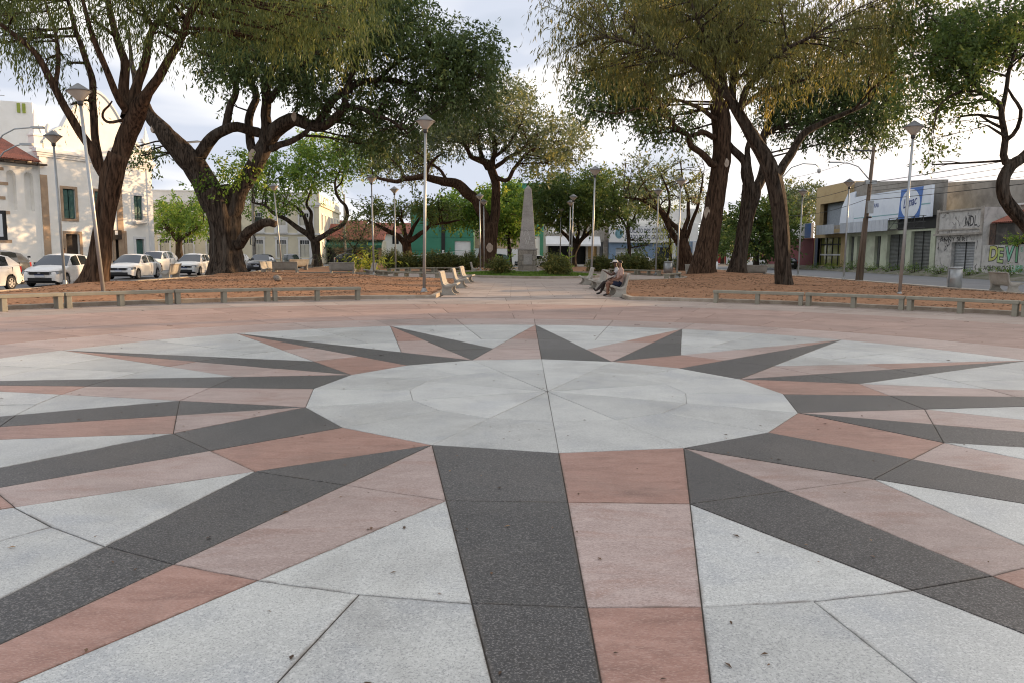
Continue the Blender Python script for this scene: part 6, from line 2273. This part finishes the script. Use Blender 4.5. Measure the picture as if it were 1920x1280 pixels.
GRAF = mat('graffiti_plaster', (.58, .575, .56), (.46, .455, .44), scale=1.1, rough=.95, stain=(.19, .19, .20), stain_scale=1.5, stain_amt=.75, bump=.2, bscale=10)
b, w = front('graffiti_shop', 'small derelict shop covered in scrawls with a light roller shutter', 70.2, 63.4)
ops = [(2.5, 5.9, 0, 2.55)]
wall(b, 'front_wall', GRAF, w, 5.4, ops, .3)
sides(b, GRAF, w, 14, 5.4)
shutter(b, 2.5, 5.9, 0, 2.55, SHUT_L)
MB().box(-.05, w + .05, -.3, 0, 3.15, 3.33).box(.3, w - .3, -.08, 0, 3.6, 3.72).build('ledge', OLDW, b)
MB().box(-.05, .25, -.12, 0, 3.33, 5.5).box(w - .25, w + .05, -.12, 0, 3.33, 5.5).box(.25, w - .25, -.12, 0, 5.25, 5.4).build('panel_frame', OLDW, b)
INK = plain('black_spray', (.03, .03, .035), .8)
gq = random.Random(8)
sc = MB()
for i in range(30):
    x, z = gq.uniform(.3, w - .4), gq.choice([gq.uniform(3.8, 5.1), gq.uniform(2.6, 3.1), gq.uniform(.4, 2.6)])
    if 2.3 < x < 6 and z < 2.55:
        continue
    p = [(x, -.012, z)]
    for k in range(5):
        p.append((p[-1][0] + gq.uniform(-.22, .3), -.012, min(5.2, max(.2, p[-1][2] + gq.uniform(-.4, .4)))))
    sc.tube(p, .014, 4)
sc.build('scrawls', INK, b)
text_obj('NDL', 1.25, INK, b, (4.2, -.012, 3.9), extrude=.003, sx=.7)
text_obj('ANNY SERT', .55, INK, b, (.6, -.012, 2.62), extrude=.003, sx=1.5)

b, w = front('graffiti_wall', 'low white wall with a green and yellow graffiti piece below a dark ruined upper wall', 63.2, 44.0, cat='wall')
MB().box(0, w, 0, .3, -.3, 2.25).build('lower_wall', GRAF, b)
DARKW = mat('mouldy_wall', (.085, .08, .075), (.045, .043, .04), scale=1.4, rough=1, stain=(.24, .20, .17), stain_scale=.9, stain_amt=.6, bump=.5, bscale=6)
MB().box(.8, w, .35, .7, 1.8, 4.1).build('upper_wall', DARKW, b)
MB().box(.25, 1.0, .3, .6, 2.25, 4.0).build('brick_stub', mat('broken_brick', (.13, .085, .065), (.06, .05, .045), scale=5, rough=1, bump=.6, bscale=10), b)
tile_roof(b, .4, w, .2, 4.05, 2.6, 5.1)
MB().box(.4, w, 2.6, 3.2, 4.0, 5.5).build('rear_wall', OLDW, b)
MB().box(.2, w, 2.3, 3.4, 5.52, 5.66).build('roof_sheet', TRIMW, b)
bigw = MB()
bigw.prism([(-12, 5.4), (w, 5.4), (w, 6.6), (6, 7.2), (-7, 8.2), (-12, 8.5)], 3.5, 4.0)
bigw.build('rear_cement_wall', GREYW, b)
# graffiti piece: outlined letters with a yellow-green to teal fill
cols = [(.50, .52, .16), (.42, .55, .22), (.20, .50, .36), (.14, .36, .20)]
for i, (chh, xo) in enumerate(zip('DEVI', (.85, 1.95, 2.95, 4.15))):
    rt_ = (math.pi / 2, (-.07, .06, -.05, .08)[i], 0)
    zz_ = .95 + (.04, -.05, .03, 0)[i]
    text_obj(chh, 1.6, INK, b, (xo, -.008, zz_), 'graffiti_outline', .003, .10, sx=.98, rot=rt_, shear=(.12, -.05, .1, -.1)[i])
    text_obj(chh, 1.6, plain('graffiti_fill_%d' % i, cols[i], .7), b, (xo, -.014, zz_), 'graffiti_letter', .003, .03, sx=.98, rot=rt_, shear=(.12, -.05, .1, -.1)[i])
text_obj('S', .5, plain('graffiti_fill_2', cols[2], .7), b, (4.75, -.014, 1.7), 'graffiti_letter', .003, .01)
text_obj('ACRE  XLOGA', .55, INK, b, (.3, -.008, .2), 'graffiti_tag', .003, 0)
text_obj('LUPE', .7, plain('graffiti_fill_2', cols[2], .7), b, (3.6, -.008, .15), 'graffiti_tag', .003, .02)
shrub('wall_top_shrub', 'bright green shrub growing on top of the graffiti wall at the right edge', 0, 58.6, 2.6, .8, LEAF_BRIGHT, 'shrub', .16, 30, None, 271, .5, tone=(.1, .4), z0=2.6, x=39.3, depth=.4)
# the row of shops goes on along the road, outside the photograph
b, w = front('corner_shop_row', 'plain two-storey shop row continuing along the road beyond the right edge', 43.8, -30, group='shops along the road')
wall(b, 'front_wall', GRAF, w, 8.0, [(3 + k * 7.4, 6.5 + k * 7.4, 0, 2.9) for k in range(9)], .3)
sides(b, GRAF, w, 14, 8.0)
for k in range(9):
    shutter(b, 3 + k * 7.4, 6.5 + k * 7.4, 0, 2.9, SHUT)
MB().box(-.05, w, -.6, 0, 3.3, 3.45).build('ledge', OLDW, b)

# ---------------------------------------------------------------- poles, road lamps and wires
WOODP = mat('weathered_pole', (.17, .13, .10), (.11, .085, .065), scale=3, rough=.95, stretch=(3, 3, .3), bump=.3, bscale=20)
up_ = thing('utility_pole', 'leaning wooden utility pole with cross-arm and boxes at the right-hand road', 'pole', (22.6, 49.2, .05))
MB().tube([(0, 0, -.1), (.12, 0, 4.2), (.32, 0, 8.5)], [.15, .13, .10], 12).build('pole', WOODP, up_, True)
MB().tube([(-.25, .05, -.1), (.02, .05, 4.0)], [.09, .08], 8).build('brace_pole', WOODP, up_, True)
MB().box(-1.05, .45, -.05, .05, 8.2, 8.3).tube([(-.5, 0, 8.22), (.25, 0, 7.6)], .025, 6).build('cross_arm', STEEL_D, up_)
MB().box(.05, .42, -.28, -.06, 4.3, 5.1).build('meter_box', STEEL, up_)
MB().lathe([(.16, 0), (.16, .1)], 14, (.2, -.2, 4.0)).build('cable_coil', BLACK, up_)
MB().box(-.1, .6, -.1, .1, 6.15, 6.4).build('bracket', STEEL, up_)
ar = MB().tube([(.1, 0, 6.5), (-.6, 0, 7.25), (-1.2, 0, 7.45), (-1.9, 0, 7.5)], .035, 8).build('lamp_arm', STEEL, up_, True)
MB().box(-2.45, -1.85, -.1, .1, 7.46, 7.54).build('lamp_head', STEEL, ar)

cp = thing('camera_pole', 'tall concrete pole with a curved arm and dome camera behind the curved trunk', 'pole', (23.9, 68.5, .0))
MB().tube([(0, 0, -.1), (0, 0, 9.0)], [.18, .12], 12).build('pole', CONC, cp, True)
am = MB().tube([(0, 0, 8.5), (.8, 0, 9.4), (1.8, 0, 9.75), (2.9, 0, 9.7), (3.25, 0, 9.45)], .045, 8).build('arm', STEEL, cp, True)
MB().lathe([(.05, .25), (.16, .2), (.18, 0), (.12, -.14), (.02, -.2)], 14, (3.28, 0, 9.1)).build('dome_camera', TRIMW, am, True)
lp = thing('road_lamp_pole', 'concrete pole with two curved lamp arms at the far left', 'pole', (-30.2, 44.5, -.1))
MB().tube([(0, 0, 0), (0, 0, 8.2)], [.19, .14], 12).build('pole', CONC, lp, True)
for dz, l in ((.0, 2.6), (-.95, 1.9)):
    am = MB().tube([(0, 0, 7.3 + dz), (.8, 0, 8.2 + dz), (1.5, 0, 8.55 + dz), (l, 0, 8.65 + dz)], .04, 8).build('lamp_arm', STEEL, lp, True)
    MB().box(l - .1, l + .6, -.12, .12, 8.58 + dz, 8.70 + dz).build('lamp_head', STEEL, am)
MB().box(.1, .75, -.3, -.1, 2.2, 3.9).build('notice_panel', BLACK, lp)
MB().box(.35, .65, -.32, -.3, 2.4, 3.7).build('notice_sheet', TRIMW, lp)
pp = thing('concrete_pole', 'concrete pole with cable loops in front of the cream building', 'pole', (-27.2, 80.0, -.1))
MB().tube([(0, 0, 0), (0, 0, 9.0)], [.2, .14], 12).build('pole', CONC, pp, True)
MB().tube([(-.25, -.2, 3.2), (-.3, -.25, 2.4), (.1, -.25, 2.2), (.25, -.2, 3.0), (.0, -.2, 3.4)], .05, 6).build('cable_loop', BLACK, pp)
p2 = thing('road_lamp_pole', 'distant pole with a curved lamp arm above the restaurant roof', 'pole', (-20.4, 92.5, -.1))
MB().tube([(0, 0, 0), (0, 0, 8.6)], [.16, .11], 10).build('pole', CONC, p2, True)
MB().tube([(0, 0, 8.0), (-.4, 0, 9.6), (-.9, 0, 10.4)], .05, 8).build('lamp_arm', STEEL, p2, True)
p3 = thing('concrete_pole', 'slim wooden pole seen between the reddish trunk and the grey forked trunk', 'pole', (22.5, 84.0, -.1))
MB().tube([(0, 0, 0), (0, 0, 9.5)], [.15, .11], 10).build('pole', WOODP, p3, True)
MB().tube([(0, 0, 0), (0, 0, 1.0)], [.22, .20], 10).build('white_base', TRIMW, p3, True)


def wire(a, b, sag, label, r=.014):
    a, b = Vector(a), Vector(b)
    pts_ = [a + (b - a) * t + Vector((0, 0, -sag * 4 * t * (1 - t))) for t in np.linspace(0, 1, 15)]
    o = MB().tube(pts_, r, 5).build('overhead_wire', BLACK)
    tag(o, label, 'wire', 'overhead wires')


top = Vector((22.9, 49.2, 8.2))
ptb = lambda z: (22.75, 49.2, z)
wire(ptb(8.25), (23.5, 8, 8.6), .5, 'topmost overhead wire running right from the utility pole cross-arm')
for i, (z0, z1) in enumerate(((6.3, 6.6), (6.0, 6.25), (5.75, 5.9), (5.5, 5.65), (5.2, 5.3))):
    wire(ptb(z0), (23.4, 8, z1), .35, ('highest', 'second', 'middle', 'fourth', 'lowest')[i] + ' of the five cables crossing the big white sign', .018 if i in (0, 4) else .012)
wire(ptb(6.3), (23.9, 68.5, 6.4), .3, 'upper cable from the utility pole across the yellow brick building', .018)
wire(ptb(5.3), (23.9, 68.5, 5.2), .4, 'lower cable from the utility pole across the yellow brick building', .016)
wire((23.9, 68.5, 8.4), ptb(8.2), .3, 'high cable between the camera pole and the utility pole')
wire((-20.4, 92.5, 8.2), (-6, 98, 7.2), .5, 'cable from the distant lamp pole over the restaurant')
# ================================================================ people
SKIN_A = mat('tanned_skin', (.20, .098, .062), (.16, .078, .05), scale=8, rough=.55)
SKIN_B = mat('brown_skin', (.095, .048, .033), (.075, .038, .026), scale=8, rough=.55)
SALMON = mat('salmon_shirt', (.40, .275, .235), (.33, .22, .185), scale=9, rough=.9, bump=.2, bscale=30)
NAVY = mat('navy_cloth', (.018, .022, .05), (.012, .015, .035), scale=9, rough=.9)
DARKT = mat('dark_trousers', (.04, .032, .03), (.03, .024, .022), scale=9, rough=.9)
GREYT = mat('grey_white_shirt', (.40, .40, .41), (.33, .33, .34), scale=9, rough=.9)
HAIR = mat('black_hair', (.018, .014, .012), (.01, .009, .008), scale=30, rough=.7)
SHOE = mat('dark_shoe', (.03, .026, .024), (.02, .018, .017), scale=9, rough=.7)
SOLE = plain('pale_sole', (.5, .48, .45), .8)
CAPW = mat('white_cap', (.62, .58, .56), (.5, .46, .44), scale=6, rough=.9)


def person(label, loc, rotz, J, skin, shirt, legs, shoes, hair='hair', sleeve=.6, leg_cover=.55, cap=None, hands=('l', 'r')):
    """J: joints in metres in the person's own frame, facing -x. One continuous skinned body; cloth regions by nearest bone."""
    root = thing('person', label, 'person', loc, rotz)
    names = ['pelvis', 'waist', 'chest', 'neck', 'jaw', 'head', 'crown', 'nose']
    P = {k: Vector(v) for k, v in J.items()}
    rad = dict(pelvis=(.17, .14), waist=(.175, .15), chest=(.195, .14), neck=(.06, .06), jaw=(.066, .06), head=(.088, .08), crown=(.07, .066), nose=(.018, .018))
    edges = [('pelvis', 'waist'), ('waist', 'chest'), ('chest', 'neck'), ('neck', 'jaw'), ('jaw', 'head'), ('head', 'crown')]
    for s in ('l', 'r'):
        rad.update({s + 'sho': (.085, .08), s + 'elb': (.052, .052), s + 'wri': (.031, .026), s + 'palm': (.042, .02), s + 'hip': (.125, .12), s + 'knee': (.075, .075), s + 'calf': (.072, .07), s + 'ank': (.046, .046), s + 'toe': (.052, .036), s + 'heel': (.04, .036)})
        if s + 'calf' not in P:
            P[s + 'calf'] = P[s + 'knee'].lerp(P[s + 'ank'], .35) + Vector((.03, 0, 0))
        f_ = (P[s + 'toe'] - P[s + 'ank'])
        if s + 'palm' not in P:
            P[s + 'palm'] = P[s + 'wri'] + (P[s + 'wri'] - P[s + 'elb']).normalized() * .085
        edges += [('chest', s + 'sho'), (s + 'sho', s + 'elb'), (s + 'elb', s + 'wri'), (s + 'wri', s + 'palm'), ('pelvis', s + 'hip'), (s + 'hip', s + 'knee'), (s + 'knee', s + 'calf'), (s + 'calf', s + 'ank'), (s + 'ank', s + 'toe')]
    d = (P['crown'] - P['jaw']).normalized()
    keys = list(dict.fromkeys([k for e in edges for k in e]))
    me = bpy.data.meshes.new('body')
    me.from_pydata([P[k] for k in keys], [(keys.index(a), keys.index(b)) for a, b in edges], [])
    o = bpy.data.objects.new('body', me)
    COL.objects.link(o)
    o.modifiers.new('skin', 'SKIN')
    sub = o.modifiers.new('sub', 'SUBSURF')
    sub.levels = sub.render_levels = 2
    sv = me.skin_vertices[0].data
    for i, k in enumerate(keys):
        sv[i].radius = rad[k]
        sv[i].use_root = (k == 'pelvis')
    bpy.context.view_layer.update()
    m2 = bpy.data.meshes.new_from_object(o.evaluated_get(bpy.context.evaluated_depsgraph_get()))
    bpy.data.objects.remove(o)
    verts = [v.co.copy() for v in m2.vertices]
    faces = [tuple(p.vertices) for p in m2.polygons]
    mid = []
    for f in faces:
        c = sum((verts[i] for i in f), Vector()) / len(f)
        best, bt, bd = None, 0, 9
        for a, b in edges:
            A, B = P[a], P[b]
            t = max(0, min(1, (c - A).dot(B - A) / max((B - A).length_squared, 1e-6)))
            dd = (c - A - (B - A) * t).length - (rad[a][0] * (1 - t) + rad[b][0] * t)
            if dd < bd:
                best, bt, bd = (a, b), t, dd
        a, b = best
        if b in ('waist', 'chest') or b.endswith('sho') or (b == 'neck' and bt < .35):
            mid.append(1)
        elif b.endswith('elb'):
            mid.append(1 if bt < sleeve else 0)
        elif b.endswith('hip') or b == 'pelvis':
            mid.append(2)
        elif b.endswith('knee'):
            mid.append(2 if bt < leg_cover else 0)
        elif b.endswith('calf') or (b.endswith('ank')):
            mid.append(2 if leg_cover > 1 and not (b.endswith('ank') and bt > .85) else 0)
        elif b.endswith('toe'):
            mid.append(3)
        else:
            mid.append(0)
    # fingers: five bent chains rooted in each palm
    fm = MB()
    for s in ('l', 'r'):
        pa, w = P[s + 'palm'], P[s + 'wri']
        fwd = (pa - w).normalized()
        sd_ = fwd.cross(Vector((0, 0, 1)))
        sd_ = sd_.normalized() if sd_.length > .1 else Vector((0, 1, 0))
        dn = fwd.cross(sd_).normalized()
        if dn.z > 0:
            dn = -dn
        for k, ln in enumerate((.062, .074, .08, .072)):
            b0 = pa + sd_ * (k - 1.5) * .019 + fwd * .01
            fm.tube([b0, b0 + fwd * ln * .5 + dn * .006, b0 + fwd * ln * .85 + dn * .03, b0 + fwd * ln + dn * .05], [.0095, .009, .008, .006], 6)
        t0 = w.lerp(pa, .5) + sd_ * (-.035)
        fm.tube([t0, t0 - sd_ * .025 + fwd * .03, t0 - sd_ * .03 + fwd * .06 + dn * .01], [.012, .0105, .008], 6)
    b0 = len(verts)
    verts += [Vector(v) for v in fm.v]
    faces += [tuple(i + b0 for i in f) for f in fm.f]
    mid += [0] * len(fm.f)
    body = mk('body', verts, faces, [skin, shirt, legs, shoes], root, True, mid)
    # head details
    hc = P['head']
    fwd = Vector((-1, 0, 0))
    up = d
    nz = MB().add([hc + Vector((-.078, -.016, -.02)), hc + Vector((-.078, .016, -.02)), hc + Vector((-.112, 0, -.03)), hc + Vector((-.078, 0, .035))], [(0, 2, 3), (2, 1, 3), (0, 1, 2), (0, 3, 1)]).build('nose', skin, body)
    for s in (-1, 1):
        bm = bmesh.new()
        bmesh.ops.create_uvsphere(bm, u_segments=8, v_segments=6, radius=.012)
        e = bpy.data.meshes.new('eye')
        bm.to_mesh(e)
        e.materials.append(HAIR)
        link_obj('eye', e, body, hc + Vector((-.078, s * .033, .012)))
        MB().obox(hc + Vector((.0, s * .086, -.01)), (1, 0, 0), (0, 1, 0), (0, 0, 1), .035, .018, .055).build('ear', skin, body)
    MB().obox(hc + Vector((-.082, 0, -.062)), (1, 0, 0), (0, 1, 0), (0, 0, 1), .01, .045, .01).build('mouth', SHOE, body)
    # hair or cap
    bm = bmesh.new()
    bmesh.ops.create_uvsphere(bm, u_segments=18, v_segments=12, radius=1)
    bmesh.ops.delete(bm, geom=[v for v in bm.verts if v.co.z < (-.1 if v.co.x > -.1 else .35)], context='VERTS')
    for v in bm.verts:
        v.co = Vector((v.co.x * .112, v.co.y * .100, v.co.z * .108)) * (1 + .06 * noise.noise(v.co * 6)) + hc + Vector((.012, 0, .035))
    hm = bpy.data.meshes.new('hair')
    bm.to_mesh(hm)
    hm.materials.append(HAIR)
    for p in hm.polygons:
        p.use_smooth = True
    link_obj('hair', hm, body)
    if cap:
        bm = bmesh.new()
        bmesh.ops.create_uvsphere(bm, u_segments=18, v_segments=12, radius=1)
        bmesh.ops.delete(bm, geom=[v for v in bm.verts if v.co.z < .12], context='VERTS')
        for v in bm.verts:
            v.co = Vector((v.co.x * .122, v.co.y * .110, v.co.z * .118)) + hc + Vector((.008, 0, .04))
        cm = bpy.data.meshes.new('cap')
        bm.to_mesh(cm)
        cm.materials.append(cap)
        for p in cm.polygons:
            p.use_smooth = True
        co_ = link_obj('cap', cm, body)
        MB().add([hc + Vector((-.09, -.07, .055)), hc + Vector((-.09, .07, .055)), hc + Vector((-.19, .05, .035)), hc + Vector((-.19, -.05, .035)), hc + Vector((-.09, -.07, .067)), hc + Vector((-.09, .07, .067)), hc + Vector((-.19, .05, .043)), hc + Vector((-.19, -.05, .043))],
                 [(0, 1, 2, 3), (7, 6, 5, 4), (2, 6, 7, 3), (0, 3, 7, 4), (1, 5, 6, 2)]).build('cap_peak', cap, co_)
    return root


seatA = dict(pelvis=(.02, 0, .50), waist=(.07, 0, .70), chest=(.09, 0, .93), neck=(.055, 0, 1.09), jaw=(.03, 0, 1.17), head=(.015, 0, 1.245), crown=(.03, 0, 1.32),
             lhip=(-.02, -.10, .47), rhip=(-.02, .10, .47), lknee=(-.46, -.13, .53), rknee=(-.44, .15, .52), lank=(-.47, -.13, .09), rank=(-.36, .16, .09), ltoe=(-.63, -.14, .045), rtoe=(-.52, .18, .045),
             lsho=(.09, -.19, .99), rsho=(.09, .19, .99), lelb=(.0, -.26, .72), relb=(-.02, .26, .72), lwri=(-.24, -.19, .63), rwri=(-.26, .17, .63))
person('seated man in a salmon T-shirt and navy shorts, nearer of the two on the bench', (4.06, 28.92, 0), R(4), seatA, SKIN_A, SALMON, NAVY, SHOE, sleeve=.7, leg_cover=.6)
seatB = dict(pelvis=(.0, 0, .50), waist=(.04, 0, .70), chest=(.03, 0, .92), neck=(-.015, 0, 1.08), jaw=(-.05, 0, 1.16), head=(-.065, 0, 1.235), crown=(-.05, 0, 1.31),
             lhip=(-.04, -.10, .47), rhip=(-.04, .10, .47), lknee=(-.50, -.12, .52), rknee=(-.47, .13, .50), lank=(-.80, -.14, .17), rank=(-.60, .14, .09), ltoe=(-.90, -.15, .30), rtoe=(-.77, .15, .045),
             lsho=(.02, -.19, .98), rsho=(.03, .19, .98), lelb=(-.22, -.24, .80), relb=(-.02, .27, .72), lwri=(-.45, -.22, .93), rwri=(-.26, .19, .64))
person('seated man in a white cap, one arm held out, farther on the bench', (4.06, 29.62, 0), R(-3), seatB, SKIN_B, GREYT, DARKT, SHOE, sleeve=.5, leg_cover=1.2, cap=CAPW)
stand = dict(pelvis=(0, 0, .95), waist=(0, 0, 1.12), chest=(.01, 0, 1.32), neck=(0, 0, 1.49), jaw=(-.02, 0, 1.56), head=(-.025, 0, 1.635), crown=(-.01, 0, 1.71),
             lhip=(0, -.10, .92), rhip=(0, .10, .92), lknee=(-.04, -.11, .50), rknee=(.03, .11, .50), lank=(.04, -.11, .09), rank=(.14, .11, .10), ltoe=(-.13, -.12, .04), rtoe=(-.02, .12, .04),
             lsho=(.01, -.20, 1.39), rsho=(.01, .20, 1.39), lelb=(.03, -.26, 1.12), relb=(-.02, .26, 1.12), lwri=(-.06, -.26, .90), rwri=(-.12, .25, .92))
person('distant pedestrian in a white shirt standing right of the obelisk', (4.3, 97.0, -.1), R(-70), stand, SKIN_B, GREYT, DARKT, SHOE, sleeve=.6, leg_cover=1.2)
person('person behind the white hatchback, only the head showing over its roof', (-24.6, 41.6, -.1), R(150), stand, SKIN_A, GREYT, DARKT, SHOE, sleeve=.6, leg_cover=1.2)
